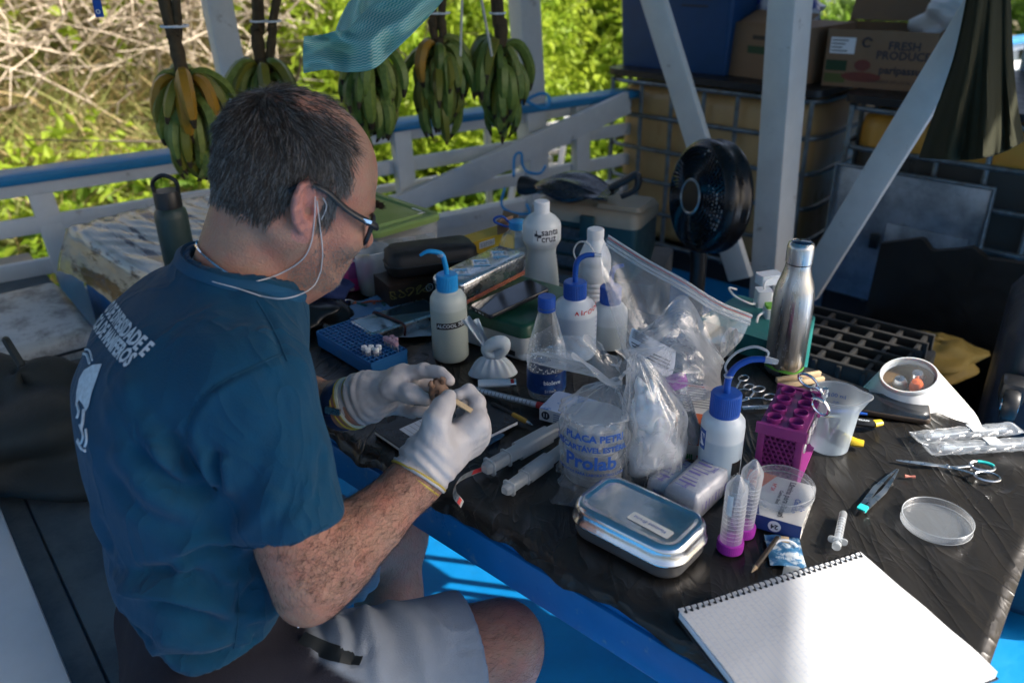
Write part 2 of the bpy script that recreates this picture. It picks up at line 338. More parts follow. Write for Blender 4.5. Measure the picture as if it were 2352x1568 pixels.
# ================================================================== BOAT
EB = np.array([math.cos(R(-43)), math.sin(R(-43)), 0]); EN = np.array([math.cos(R(47)), math.sin(R(47)), 0])   # along the table, across it
def deckfn(u, v):
    return (-4+10*u, -3+10*v, 0)
D0 = P(0, 400, .8); D1 = P(1400, 212, .8); ER = (D1-D0)/np.linalg.norm(D1-D0); RN = np.array([-ER[1], ER[0], 0])
def rl(x, y=None, z=.8):    # a point on the rail line under pixel column x
    d = ray(x, 300); n = RN; t = ((D0-CAMC)@n)/(d@n); q = CAMC+d*t; q[2] = z; return q
Ra = D0-ER*2.2; Rb = D1+ER*4.5
# deck: a painted board floor, cut along the rail
m = MB().add([Ra*[1, 1, 0]+RN*.06, (-6, -3, 0), (6, -3, 0), Rb*[1, 1, 0]+RN*.06], [(0, 1, 2, 3)]); m.build('deck', deck_paint, kind='structure', smooth=False)
# railing
rail = thing('railing', 'blue topped white board railing along the side of the boat', 'railing', D0*[1, 1, 0])
o0 = Vector(D0*[1, 1, 0])
def lp(q): return np.array(q)-np.array(o0)
def zof(x, y):    # height on the rail plane at this pixel
    d = ray(x, y); t = ((D0-CAMC)@RN)/(d@RN); return (CAMC+d*t)[2]
beam(lp(Ra*[1, 1, 0]+[0, 0, .785]), lp(Rb*[1, 1, 0]+[0, 0, .785]), .032, .12, bev=.006).build('handrail', rail_blue, rail)
zs = [zof(0, 436), zof(0, 530), zof(0, 630), zof(0, 717), zof(0, 795)]
for i, z in enumerate(zs):
    beam(lp(Ra*[1, 1, 0]+[0, 0, z]-RN*.0), lp(Rb*[1, 1, 0]+[0, 0, z]), .055 if i else .06, .028, bev=.005).build('board', white_paint, rail)
for x in (-150, 92, 560, 922, 1330, 1560):
    q = rl(x); sg = -.05 if x < 200 else -.02
    beam(lp(q*[1, 1, 0]+[0, 0, .0]-RN*.045+ER*.0), lp(q*[1, 1, 0]+[0, 0, .768]-RN*.045+RN*.07*(1 if x < 200 else .2)+ER*sg), .075, .05, up=tuple(ER), bev=.006).build('post', white_paint, rail)
# white hull planks below the rail on the right half
hull = thing('bulwark', 'white painted board wall below the railing, right of the man', 'wall', rl(960, z=0))
b0 = rl(960, z=0)
for i in range(3):
    beam(rl(960, z=.06+.125*i)-b0+RN*.05, rl(1700, z=.06+.125*i)-b0+RN*.05, .118, .03, bev=.005).build('plank', white_paint, hull)
# second, outer rail seen through the first
t = thing('outer_railing', 'pale blue slim railing outside the boat seen between the boards', 'railing', rl(900, z=0)+RN*.5); b1 = rl(900, z=0)+RN*.5
for za, zb in ((.64, .60), (.40, .37)):
    beam(rl(700, z=za)+RN*.45-b1, rl(1420, z=zb)+RN*.55-b1, .035, .03).build('bar', white_paint, t)
for x in (1035, 1250): beam(rl(x, z=.0)+RN*.5-b1, rl(x, z=.62)+RN*.5-b1, .03, .03, up=tuple(ER)).build('post', white_paint, t)
# ladder outside
lad = thing('ladder', 'white ladder lying aslant outside the railing beside the tan tank', 'ladder', rl(1330, z=0)+RN*.5); b2 = rl(1330, z=0)+RN*.5
la0, la1 = rl(1300, z=.15)+RN*.5-b2, rl(1440, z=.50)+RN*.9-b2; ls = ER*.3
for s in (0, 1): beam(la0+ls*s, la1+ls*s, .05, .03).build('side_rail', white_paint, lad)
for k in range(6):
    q = la0+(la1-la0)*(k+.5)/6; beam(q, q+ls, .03, .03).build('rung', white_paint, lad)
# tall roof posts
def vline(top, bot, dep):
    A = W(*top, dep); d = ray(*bot); t = (A[:2]-CAMC[:2])@d[:2]/(d[:2]@d[:2]); return A, CAMC+d*t
ROOFZ = 2.35
def ext(A, B, z): return A+(B-A)*((z-A[2])/(B[2]-A[2]))
def post(top, bot, dep, w, tk, label, name='roof_post', up=tuple(ER), z0=0.0, mat_=white_paint, cat='post'):
    A, B = vline(top, bot, dep); b = ext(A, B, z0); tt = ext(A, B, ROOFZ-.002)
    beam((0, 0, 0), tt-b, w, tk, up=up, bev=.007).build(name, mat_, None, label=label, cat=cat, loc=b); return A, B
post((497, 0), (548, 250), 2.75, .085, .085, 'white roof post between the two leftmost plantain bunches')
post((1204, 0), (1230, 440), 3.45, .10, .10, 'white roof post at the railing right of the plantain bunches, tied with blue rope')
PA, PB = post((1816, 0), (1769, 640), 2.5, .125, .09, 'thick white roof post in front of the stacked tanks', up=tuple(EN))
nP = EN
def onplane(x, y, Q, n):
    d = ray(x, y); return CAMC+d*(((Q-CAMC)@n)/(d@n))
Qb = PA+EN*-.09
def brace(a, b, w, label):
    A = onplane(*a, Qb, nP); B = onplane(*b, Qb, nP); A2 = A+(A-B)*((ROOFZ-.02-A[2])/(A[2]-B[2]))
    c = B; beam(B-c, A2-c, w, .03, up=tuple(np.cross((A-B)/np.linalg.norm(A-B), nP)), bev=.005).build('brace', white_paint, None, label=label, cat='brace', loc=c)
brace((1502, 0), (1702, 640), .085, 'white diagonal brace running down from the blue bin behind the fan')
brace((2262, 0), (1850, 672), .085, 'white diagonal brace crossing the galvanised plate beside the steel bottle')
# diagonal board inside the railing
A = rl(868); A[2] = zof(868, 470); B = rl(1408); B[2] = zof(1408, 228)
A, B = A-RN*.10, B-RN*.10
beam((0, 0, 0), B-A, .10, .03, bev=.005).build('diagonal_board', white_paint, None, label='white board leaning diagonally along the inside of the railing', cat='board', loc=A)
# roof, edge boards, and an unseen canvas added to keep sun off the tanks
rd = np.array([math.cos(R(72)), math.sin(R(72)), 0]); re = np.array([2.27, .17, 0])
e0, e1 = re-rd*1.12, re+rd*4.6
roof = thing('roof', 'flat white boarded roof over the deck', 'roof', (0, 0, ROOFZ))
roof_m = M_('roof_boards', (.42, .43, .44), .7, var=.1)
loft([[(-3.8, -.9, z), (e0[0], -.9, z), (e1[0], e1[1], z), (-3.8, 2.9, z)] for z in (0, .05)]).build('ceiling', roof_m, roof, smooth=False)
for k in range(7): beam((-3.6, -.7+k*.58, -.05), (1.9, -.7+k*.58, -.05), .1, .06).build('beam', white_paint, roof)
canvas = M_('canvas', (.10, .16, .20), .9, var=.15)
sheet(lambda u, v: (2.72+.05*math.sin(u*20), 1.62+2.8*u, .15+2.15*v), 40, 4).build('added_shade_canvas', canvas, None, label='added blue grey canvas out of view, hung to shade the tanks', cat='screen')
# ================================================================== TANKS AND STORES AT THE BACK
def tankmat(name, col, liq=None, level=0.5, band=.02):
    m = mat(name, col, .35, var=.12, vscale=5, bump=.3, bscale=12, stretch=(1, 1, .35))
    if liq:
        N, L = nodes(m); b = N['Principled BSDF']; src = b.inputs['Base Color'].links[0].from_socket
        tc = N.new('ShaderNodeTexCoord'); sp = N.new('ShaderNodeSeparateXYZ'); L.new(tc.outputs['Object'], sp.inputs[0])
        mr = N.new('ShaderNodeMapRange'); mr.inputs[1].default_value = level-band; mr.inputs[2].default_value = level+band; L.new(sp.outputs[2], mr.inputs[0])
        mx = N.new('ShaderNodeMixRGB'); mx.inputs[1].default_value = (*liq, 1); L.new(src, mx.inputs[2]); L.new(mr.outputs[0], mx.inputs[0]); L.new(mx.outputs[0], b.inputs['Base Color'])
    return m
TA = W(1405, 170, 3.9); TZ = float(TA[2]); TA[2] = 0
TANG = R(-43)
def tank(loc, w, label, mt, hgt, plate=False):
    t = thing('liquid_tank', label, 'tank', loc, TANG)
    dpt = .95
    body = rbox(w-.05, dpt-.05, .09, [(.05, .10), (.008, .13), (0, .16), (0, hgt-.10), (.008, hgt-.06), (.05, hgt-.025)], 6).mv(w/2, dpt/2, 0)
    body.build('bottle', mt, t, angle=60)
    rbox(w, dpt, .05, [(0, .0), (0, .09)], 4).mv(w/2, dpt/2, 0).build('pallet', black_plastic, t)
    nb = 6
    mb = None
    for k in range(nb+1):
        x = .015+(w-.03)*k/nb
        for y in (-.006, ):
            q = tube([(x, y, .09), (x, y, hgt-.01)], .0105, 8); q.build('bar', galv, t)
    for k in range(1, 6):
        y = dpt*k/6; tube([(-.006, y, .09), (-.006, y, hgt-.01)], .0105, 8).build('bar', galv, t)
    for k in range(6):
        z = .11+(hgt-.13)*k/5
        L = [(x, y, z) for x, y in rrect(w+.03, dpt+.03, .10, 4)]; L.append(L[0])
        tube(L, .0105, 8, cap=False).mv(w/2, dpt/2, 0).build('ring', galv, t)
    rbox(w+.05, dpt+.05, .06, [(0, hgt-.0), (0, hgt+.028)], 4).mv(w/2, dpt/2, 0).build('top_board', black_plastic, t)
    return t
tan_m = tankmat('tank_tan', (.58, .37, .16)); org_m = tankmat('tank_orange', (.66, .32, .05), (.06, .06, .055), TZ*.80, .012)
tank(TA, 1.0, 'tan plastic tank in a metal cage standing behind the black fan', tan_m, TZ)
TB = TA+EB*1.13; TB2 = TB*1.0
t2 = tank(TB, 1.05, 'orange tank half full of dark liquid, in a cage behind the galvanised plate', org_m, TZ)
# third, reddish tank beyond on the right
tank(TB+EB*1.12+EN*.06, 1.0, 'reddish orange tank at the right edge behind the black crates', tankmat('tank_red', (.62, .22, .05)), TZ)
# galvanised plate on tank 2
pl = thing('galvanised_plate', 'dull galvanised sheet metal plate mounted on the cage of the orange tank', 'metal plate', TB-EN*.035, TANG)
def tl(x, y):    # local x,z on tank-2 front plane
    q = onplane(x, y, TB-EN*.035, EN)-TB; return float(q@EB), float(q[2])
(x0, z0), (x1, z1), (x2, z2) = tl(1925, 382), tl(2288, 425), tl(1900, 665)
zc = (z0+z1)/2
plate_m = M_('plate_metal', (.42, .46, .50), .42, .85, var=.2, vscale=9, bump=.3, bscale=14, col2=(.25, .28, .30), v2scale=7, v2lo=.42, v2hi=.62)
box(x1-x0, .006, zc-z2, .003).mv((x0+x1)/2, 0, z2).build('sheet', plate_m, pl)
box((x1-x0)*.52, .004, (zc-z2)*.55, .002).mv(x0+(x1-x0)*.66, -.006, z2+.04).build('raised_panel', plate_m, pl)
tube([(x0, -.008, z2), (x0, -.008, zc), (x1, -.008, zc), (x1, -.008, z2)], .011, 8).build('rim', galv, pl)
for fx in (.34, .64): box(.035, .012, .06, .004).mv(x0+(x1-x0)*fx, -.014, z2+(zc-z2)*.42).build('bracket', black_plastic, pl)
# ---- on the tanks
zt = TZ+.03
def ontank(x, y=None): return onplane(x, 180, TA-EN*0, EN)
blue_bin_m = M_('blue_bin', (.004, .05, .16), .4, var=.12, bump=.2)
q = TA+EB*-.03+EN*.26; bn = thing('storage_bin', 'blue plastic storage bin with a paper label on the tan tank', 'bin', (q[0], q[1], zt), TANG)
rbox(.60, .42, .04, [(.03, 0), (0, .46), (.0, .52)], 5).mv(.30, 0, 0).build('tub', blue_bin_m, bn)
rbox(.64, .46, .05, [(0, .40), (0, .43)], 5).mv(.30, 0, 0).build('rim', blue_bin_m, bn)
lbl = thing('x', None, None); bpy.data.objects.remove(lbl)
MB().add([(.33, -.1945, .24), (.53, -.1945, .24), (.53, -.2005, .38), (.33, -.2005, .38)], [(0, 1, 2, 3)]).build('label', paper, bn, smooth=False)
for k, s in enumerate(('LABORATÓRIO DE COLETA', 'MATERIAL BIOLÓGICO', 'FRÁGIL')): on_plane(text(s, .017), (.43, -.2005, .36-.03*k), (1, 0, 0), (0, -.04, 1), .003).build('lettering', ink_dark, bn, smooth=False) if False else None
for k in range(4): MB().add([(.345, -.2015-.001, .365-.028*k), (.345+.15-.02*(k % 2), -.2015-.001, .365-.028*k), (.345+.15-.02*(k % 2), -.2015-.0005, .357-.028*k), (.345, -.2015-.0005, .357-.028*k)], [(0, 1, 2, 3)]).build('print_line', ink_dark, bn, smooth=False)
def carton(A, B, depth, h, z, label, mt=card, flaps=True, marks=None):
    c, L, ang = fbox(A, B, depth, h, z); t = thing('carton', label, 'box', c, ang)
    rbox(L, depth, .004, [(0, 0), (0, h)], 2, cap1=not flaps).build('body', mt, t, smooth=False)
    if flaps:
        for s, tilt in ((1, 50), (-1, 75)):
            f = box(L*.98, depth*.45, .004).mv(0, depth*.225, 0).xf(Matrix.Rotation(R(tilt if s > 0 else 180-tilt), 4, 'X')).mv(0, s*depth*.49 if s > 0 else -depth*.49, h+.002)
            if s > 0: f.build('flap', mt, t)
    return t, L
ct0, L0 = carton((1668, 172), (1840, 196), .34, .2, zt, 'dark brown cardboard box between the blue bin and the roof post', flaps=False)
h0 = .215
for o in list(ct0.children): bpy.data.objects.remove(o)
rbox(L0, .34, .004, [(0, 0), (0, h0)], 2).build('body', card, ct0, smooth=False)
box(L0*.8, .12, .004).mv(0, .06, 0).xf(Matrix.Rotation(R(20), 4, 'X')).mv(0, -.16, h0).build('flap', card, ct0)
MB().add([(-.09, -.1706, .10), (.06, -.1706, .10), (.06, -.1706, .13), (-.09, -.1706, .13)], [(0, 1, 2, 3)]).build('print', M_('print_green2', (.03, .07, .035), .8), ct0, smooth=False)
MB().add([(-.07, -.1706, .155), (.02, -.1706, .155), (.02, -.1706, .172), (-.07, -.1706, .172)], [(0, 1, 2, 3)]).build('hand_hole', black_plastic, ct0, smooth=False)
ct1, L1 = carton((1885, 196), (2132, 214), .36, .215, zt, 'open fruit carton with black print and a red emblem under the white plastic bag')
fy = -.1806
def flat(x0, x1, z0, z1, y=fy): return MB().add([(x0, y, z0), (x1, y, z0), (x1, y, z1), (x0, y, z1)], [(0, 1, 2, 3)])
def txt_on(parent, s, size, x, z, m_, y=fy, bold=.0, name='lettering', rot=0):
    return on_plane(text(s, size, bold=bold), (x, y, z), (math.cos(rot), 0, math.sin(rot)), (-math.sin(rot), 0, math.cos(rot)), .0008).build(name, m_, parent, smooth=False)
k = L1/.75
flat(-.345*k, -.17*k, .125, .185).build('label', paper, ct1, smooth=False)
for i in range(4): flat(-.335*k, (-.22-.02*(i % 3))*k, .172-.013*i, .176-.013*i, fy-.001).build('print_line', ink_dark, ct1, smooth=False)
flat(-.36*k, -.21*k, .06, .10).build('print', M_('print_green', (.025, .06, .03), .8), ct1, smooth=False); flat(-.36*k, -.21*k, .015, .05).build('print', M_('print_olive', (.10, .12, .04), .8), ct1, smooth=False)
txt_on(ct1, 'FRESH', .042, .165*k, .160, ink_dark, bold=.0008); txt_on(ct1, 'PRODUCE', .042, .165*k, .125, ink_dark, bold=.0008); txt_on(ct1, 'paripassu', .040, .16*k, .072, ink_dark, bold=.001)
txt_on(ct1, 'CONSERVE EM LOCAL FRESCO', .016, .16*k, .028, ink_dark)
loft([[(-.10*k+.075*math.cos(a), fy-.0008, .042+.018*math.sin(a)) for a in np.linspace(0, 2*math.pi, 20, endpoint=False)]], True, False).build('emblem', M_('print_red', (.17, .05, .04), .8), ct1, smooth=False)
loft([[(-.10*k+.03*math.cos(a), fy-.0008, .085+.022*math.sin(a)) for a in np.linspace(0, 2*math.pi, 14, endpoint=False)]], True, False).build('emblem', M_('print_red', (.17, .05, .04), .8), ct1, smooth=False)
tube([(-.09*k+.016*math.cos(a), fy-.001, .17+.016*math.sin(a)) for a in np.linspace(.3, 5.6, 12)], .003, 5).build('recycling_mark', ink_dark, ct1)
# white plastic bag in the carton
bagw = M_('bag_white', (.62, .66, .70), .35, var=.08, bump=1, bscale=25)
def lump(rx, ry, rz, seed, amp=.18, n=28, m=20, flat_base=True, freq=3.0):
    rs = np.random.default_rng(seed); ph = rs.uniform(0, 6, (6, 2)); wv = rs.integers(1, 6, (6, 2))
    def fn(u, v):
        a = 2*math.pi*u; b = -math.pi/2+math.pi*v; d = 1+amp*sum(math.sin(w[0]*a+p[0])*math.sin(w[1]*b*1.5+p[1]) for w, p in zip(wv, ph))/2
        z = math.sin(b)*rz*d
        if flat_base and z < -rz*.6: z = -rz*.6+(z+rz*.6)*.1
        return (rx*d*math.cos(a)*math.cos(b), ry*d*math.sin(a)*math.cos(b), z)
    return sheet(fn, n, m, True)
q = P(2108, 60, zt+.25); lump(.16, .12, .13, 3, .3).build('plastic_bag', bagw, None, label='white plastic bag bulging out of the open fruit carton', cat='bag', loc=P(2085, 205, zt)+EN*.2+np.array([.09, 0, .22]), angle=60)
# blue print bag above the brown box
lump(.14, .1, .10, 9, .3).build('plastic_bag', M_('bag_blueprint', (.55, .60, .72), .5, col2=(.02, .06, .35), v2scale=14, v2lo=.5, v2hi=.54, bump=.6), None, label='white and blue printed bag on the brown cardboard box', cat='bag', loc=P(1725, 175, zt)+EN*.25+np.array([0, 0, .27]), angle=60)
# ---- hanging olive cloth
olive = M_('olive_cloth', (.034, .034, .020), .95, var=.15, vscale=30, bump=.4, bscale=300, spec=.15)
def netsheet(net, nu, nv):
    net = np.array(net, float)          # rows x cols x 3 (px, py, depth)
    rows = [smoothpath(r, nu) for r in net]
    cols = np.array([smoothpath([rows[j][i] for j in range(len(rows))], nv) for i in range(nu)])  # nu x nv x 3
    return cols
def netmesh(net, nu, nv, warp=None, thick=0):
    c = netsheet(net, nu, nv); vs = []; uv = []
    for v in range(nv):
        for u in range(nu):
            a, b, d = c[u, v]
            if warp: d += warp(u/(nu-1), v/(nv-1))
            vs.append(W(a, b, d)); uv.append((u/(nu-1), v/(nv-1)))
    fs = [(v*nu+u, v*nu+u+1, (v+1)*nu+u+1, (v+1)*nu+u) for v in range(nv-1) for u in range(nu-1)]
    return MB().add(vs, fs), uv, fs
def set_uv(o, uv):
    me = o.data; l = me.uv_layers.new(name='uv'); 
    for lp_ in me.loops: l.data[lp_.index].uv = uv[lp_.vertex_index]
def solid(o, t):
    md = o.modifiers.new('thick', 'SOLIDIFY'); md.thickness = t; md.offset = 0; return o
mb, uv, fs = netmesh([[(2232, -60, 2.0), (2262, -60, 1.97), (2290, -60, 2.0), (2318, -60, 2.02)], [(2195, 120, 2.0), (2240, 130, 1.92), (2285, 130, 1.95), (2325, 120, 2.02)], [(2150, 250, 2.0), (2225, 260, 1.9), (2290, 260, 1.92), (2336, 240, 2.0)], [(2112, 362, 2.02), (2215, 368, 1.9), (2290, 355, 1.9), (2352, 325, 2.0)]], 44, 26, lambda u, v: .022*math.sin(u*19+v*1.5)*(.3+v)+.012*math.sin(u*41+2*v)*v)
solid(mb.build('hanging_cloth', olive, None, label='olive green cloth hanging in folds beside the diagonal brace', cat='cloth', angle=80), .004)
# blue drum right of the cloth + black strap
lathe([(.0, 0), (.2, 0), (.21, .02), (.21, .32), (.19, .35), (0, .35)], 28).build('blue_drum', M_('drum_blue', (.02, .10, .26), .5), None, label='blue plastic drum behind the olive cloth at the right edge', cat='drum', loc=P(2420, 260, zt-.15)+EN*.2)
lump(.16, .12, .12, 21, .2).build('black_bag', black_plastic, None, label='black bag on the blue drum at the right edge', cat='bag', loc=P(2400, 230, zt-.15)+EN*.2+np.array([0, 0, .36]))
# ---- fan
fc = W(1630, 452, 2.38)
fan = thing('floor_fan', 'black round floor fan in front of the tan tank', 'fan', (fc[0], fc[1], 0.0), 0)
vd = np.array([-fc[0], -fc[1]]); va = math.atan2(vd[1], vd[0])-R(57)      # blows to the left of the camera
FM = Matrix.Translation((0, 0, fc[2])) @ Matrix.Rotation(va, 4, 'Z') @ Matrix.Rotation(R(90-7), 4, 'Y')
fan_m = M_('fan_black', (.006, .006, .007), .3, var=.2); fr = .158
lathe([(fr*.985, -.035), (fr*1.0, -.032), (fr*1.02, -.018), (fr*1.0, -.010), (fr*1.0, .008), (fr*1.02, .014), (fr*1.01, .030), (fr*.96, .042), (fr*.90, .046), (fr*.88, .044), (fr*.95, .034), (fr*.97, .0), (fr*.96, -.033)], 48).xf(FM).build('housing', fan_m, fan)
for k, (rr, zz) in enumerate(((.14, .044), (.128, .046), (.116, .048), (.103, .051), (.09, .054), (.077, .0565), (.064, .058))): lathe([(fr*0+rr-.003, zz), (rr, zz+.004), (rr+.003, zz), (rr, zz-.004), (rr-.003, zz)], 48).xf(FM).build('guard_ring', gloss_black, fan)
g = MB()
for k in range(60):
    a = 2*math.pi*k/60; a2 = a+.35
    g.join(tube([(.05*math.cos(a), .05*math.sin(a), .06), (.09*math.cos(a+.15), .09*math.sin(a+.15), .057), (fr*.9*math.cos(a2), fr*.9*math.sin(a2), .045)], .0022, 4, 5))
g.xf(FM).build('front_guard', gloss_black, fan)
g = MB()
for k in range(48):
    a = 2*math.pi*k/48; g.join(tube([(.06*math.cos(a), .06*math.sin(a), -.06), (.10*math.cos(a), .10*math.sin(a), -.056), (fr*.985*math.cos(a), fr*.985*math.sin(a), -.032)], .0024, 4, 6))
for rr, zz in ((.115, -.05), (.085, -.057)): g.join(lathe([(rr-.003, zz), (rr, zz+.003), (rr+.003, zz), (rr, zz-.003), (rr-.003, zz)], 40))
g.xf(FM).build('rear_guard', gloss_black, fan)
for k in range(3):
    a0 = 2.094*k
    sheet(lambda u, v: ((.04+.09*v)*math.cos(a0+(u-.5)*1.5), (.04+.09*v)*math.sin(a0+(u-.5)*1.5), .02*(u-.5)*2), 10, 6).xf(FM).build('blade', black_plastic, fan)
lathe([(0, .064), (.045, .064), (.05, .058), (.05, .04)], 32).xf(FM).build('hub', black_plastic, fan)
lathe([(.043, .065), (.047, .068), (.051, .064), (.047, .06), (.043, .065)], 40).xf(FM).build('hub_ring', M_('hub_grey', (.30, .32, .33), .4, .6), fan)
lathe([(0, -.085), (.04, -.084), (.05, -.078), (.05, -.065), (.04, -.055), (0, -.055)], 28).xf(FM).build('motor', black_plastic, fan)
tube([(-.02, .05, fc[2]-.03), (.0, .06, fc[2]-.22), (.0, .03, .05)], [.035, .025, .022], 12).build('stand', black_plastic, fan)
lathe([(0, 0), (.19, 0), (.19, .015), (.06, .045), (.03, .06), (0, .06)], 32).build('base', black_plastic, fan)
# ---- tool box with tan lid and folded umbrella on it (stands on a locker behind the table)
LZ = .42
dark_green = M_('toolbox_green', (.012, .045, .05), .45); tan_pl = M_('tan_plastic', (.30, .24, .17), .5, var=.08, bump=.2)
tq = W(1385, 578, 2.55)
locker = thing('locker', 'low dark grey locker behind the table carrying the green tool box', 'locker', (tq[0], tq[1]+.1, 0), R(-20)); LH = float(tq[2])-.06
rbox(.42, .34, .02, [(0, 0), (0, LH)], 3).build('body', M_('locker_grey', (.06, .065, .07), .6), locker)
tb = thing('tool_box', 'dark green tool box with tan lid and drawers, black umbrella on top', 'tool box', (tq[0]-.02, tq[1]+.06, LH), R(-28))
TBW, TBD = .335, .20
rbox(TBW, TBD, .02, [(.012, 0), (0, .05), (0, .16)], 4).build('body', dark_green, tb)
for k in range(3): box(TBW*.62, .01, .036, .004).mv(-.05, -TBD/2-.004, .018+.045*k).build('drawer', M_('drawer_grey', (.05, .055, .06), .3), tb)
rbox(TBW+.012, TBD+.012, .03, [(0, .162), (0, .19), (.012, .205), (.03, .212)], 5).build('lid', tan_pl, tb)
rbox(.15, .14, .02, [(0, .21), (.008, .222)], 4).mv(.10, -.02, 0).build('lid_panel', tan_pl, tb)
for x in (-.13, .02): box(.045, .016, .07, .004).mv(x, -TBD/2-.012, .12).build('latch', dark_green, tb)
# umbrella
u0, u1 = W(1195, 425, 2.55), W(1455, 455, 2.42)
um = thing('umbrella', 'black folded umbrella lying on the tan lid of the tool box', 'umbrella', u0); dl = u1-u0
tube([(0, 0, 0), dl*.06, dl*.16], [.028, .03, .019], 12).build('handle', black_plastic, um)
um_m = M_('umbrella_cloth', (.012, .018, .028), .25, var=.3, bump=1, bscale=30)
sheet(lambda u, v: tuple(dl*(.14+.72*v)+np.array([0, 0, 1])*(.012+.035*math.sin(math.pi*min(1, v*1.2))*math.sin(2*math.pi*u)*(1+.35*math.sin(6*math.pi*u)))+np.array([dl[1], -dl[0], 0])/np.linalg.norm(dl[:2])*(.02+.07*math.sin(math.pi*v)**.7)*math.cos(2*math.pi*u)*(1+.25*math.sin(10*math.pi*u+3*v))), 40, 20, True).build('canopy', um_m, um, angle=80)
tube([dl*.15, dl*.6, dl*.78], .006, 6).mv(0, 0, -.015).build('shaft', steel, um)
tube([dl*.80+np.array([0, 0, .02]), dl*.93+np.array([0, 0, .05]), dl*1.02+np.array([0, 0, .07]), dl*1.02+np.array([.0, 0, .03]), dl*.90], [.012, .011, .011, .008], 8, 16).build('strap', black_plastic, um)
# ---- blue rope on the middle post and bits
rope_m = M_('blue_rope', (.02, .28, .60), .6, bump=.5, bscale=200)
pm = W(1222, 238, 3.38)
tube([pm+np.array([.075*math.cos(a), .075*math.sin(a)+.06, .02*math.sin(2*a)]) for a in np.linspace(0, 6.28, 18)], .007, 6).build('rope', rope_m, None, label='blue rope tied round the white post at handrail height', cat='rope')
tube([W(1180, 405, 3.2), W(1182, 360, 3.25), W(1197, 352, 3.25), W(1200, 378, 3.25), W(1212, 395, 3.2), W(1240, 398, 3.2), W(1252, 382, 3.25)], .0055, 6, 30).build('rope', rope_m, None, label='blue rope loop hanging at the foot of the white post', cat='rope')
tube([W(1160, 430, 3.1), W(1152, 470, 3.1), W(1175, 488, 3.05), W(1215, 490, 3.05), W(1210, 470, 3.1)], .005, 6, 24).build('rope', rope_m, None, label='blue rope end lying on the white boards above the tool box', cat='rope')
# ================================================================== PLANTAINS
ban_g = [leafmat('plantain_green%d' % i, c1, c2, 0, .42, 38) for i, (c1, c2) in enumerate((((.08, .13, .02), (.19, .24, .05)), ((.14, .18, .03), (.28, .29, .08)), ((.06, .11, .018), (.13, .18, .035))))]
ban_y = leafmat('plantain_yellow', (.42, .20, .015), (.30, .17, .02), 0, .4, 18)
stalk_m = leafmat('plantain_stalk', (.045, .032, .018), (.10, .07, .035), 0, .8, 12)
tip_m = leafmat('plantain_tip', (.02, .014, .008), (.05, .035, .02), 0, .8, 30)
def banana_mesh(i, m_, L):
    b = .018*L/.16
    pts = smoothpath([(0, 0, 0), (.030*L/.16, 0, .012), (.058*L/.16, 0, -.015), (.068*L/.16, 0, -.07*L/.16), (.058*L/.16, 0, -.115*L/.16), (.045*L/.16, 0, -.145*L/.16)], 14)
    rad = [b*.28, b*.4, b*.85, b, b*1.0, b*.95, b*.8, b*.42, b*.22]
    k_ = 5+(i % 2); m = tube(pts, rad, k_); nf = len(m.f); m.m = [1 if (f_ >= nf-2-k_*2 and f_ != nf-2) or f_ == nf-1 else 0 for f_ in range(nf)]; return m.mesh('banana', [m_, tip_m], True, 25)
BM = [banana_mesh(i, ban_g[i % 3], L) for i, L in enumerate((.17, .15, .16, .185, .14))]; BY = banana_mesh(7, ban_y, .18); BT = banana_mesh(4, leafmat('plantain_turning', (.20, .17, .02), (.12, .14, .02), 0, .4, 10), .17)
def bunch(px, ytop, ybot, dep, wpx, n, label, seed, stalks, yellow=0, turning=0, lean=0):
    rs = np.random.default_rng(seed); top = W(px, ytop, dep); bot = W(px, ybot, dep+.1); H = float(top[2]-bot[2]); Rr = wpx/2/1920*dep
    t = thing('plantain_bunch', label, 'plantain bunch', (top[0], top[1], top[2]), group='plantain bunches hanging along the railing')
    tube([(0, 0, .03), (.0, 0, -H*.4), (.01, 0, -H*.78)], [.018, .016, .008], 8, 10).build('rachis', stalk_m, t)
    for k, (sx, sy, w) in enumerate(stalks):    # stalks reach the roof beam
        q = W(sx, sy, dep-.02)-top; a = np.array([0, 0, -.02]); up_ = q*(1+max(0, (ROOFZ-top[2]-q[2])/max(q[2], .05)))
        pts = smoothpath([a+np.array([.012*k, 0, 0]), q*.5+np.array([.01*math.sin(k*2+seed), 0, 0]), q, up_], 22); rr = np.full(22, w/2/1920*dep); rr[::5] *= 1.15
        tube(pts, list(rr), 9).build('stalk', stalk_m, t)
        tube([q*.62+np.array([.024*math.cos(b), .024*math.sin(b), 0]) for b in np.linspace(0, 6.28, 12)], .003, 5).build('string', paper, t)
    rows = max(4, int(H/.034)); cnt = 0
    for r_ in range(rows):
        f = r_/(rows-1); per = int(n/rows*(1.15-.5*f)); rad = Rr*(1-.45*f**1.5)
        for k in range(per):
            a = 2*math.pi*(k+.5*(r_ % 2))/per+rs.normal()*.25
            me = BM[rs.integers(0, 5)]
            front = math.sin(a) < -.15
            if yellow and front and r_ < 2 and yellow > 0 and rs.random() < .5: me = BY; yellow -= 1
            elif turning and rs.random() < turning: me = BT
            o = bpy.data.objects.new('banana', me); COL.objects.link(o); o.parent = t
            s = (.74+.2*(rad/Rr-.6))*rs.uniform(.85, 1.12)
            o.location = (.012*math.cos(a), .012*math.sin(a), -f*H*.62+rs.normal()*.008); o.scale = (s*.95, s*1.12, s*rs.uniform(.85, 1.1))
            o.rotation_euler = (Matrix.Rotation(a, 3, 'Z') @ Matrix.Rotation(-(.30-.55*f)+rs.normal()*.22, 3, 'Y') @ Matrix.Rotation(rs.normal()*.35, 3, 'Z')).to_euler()
    return t
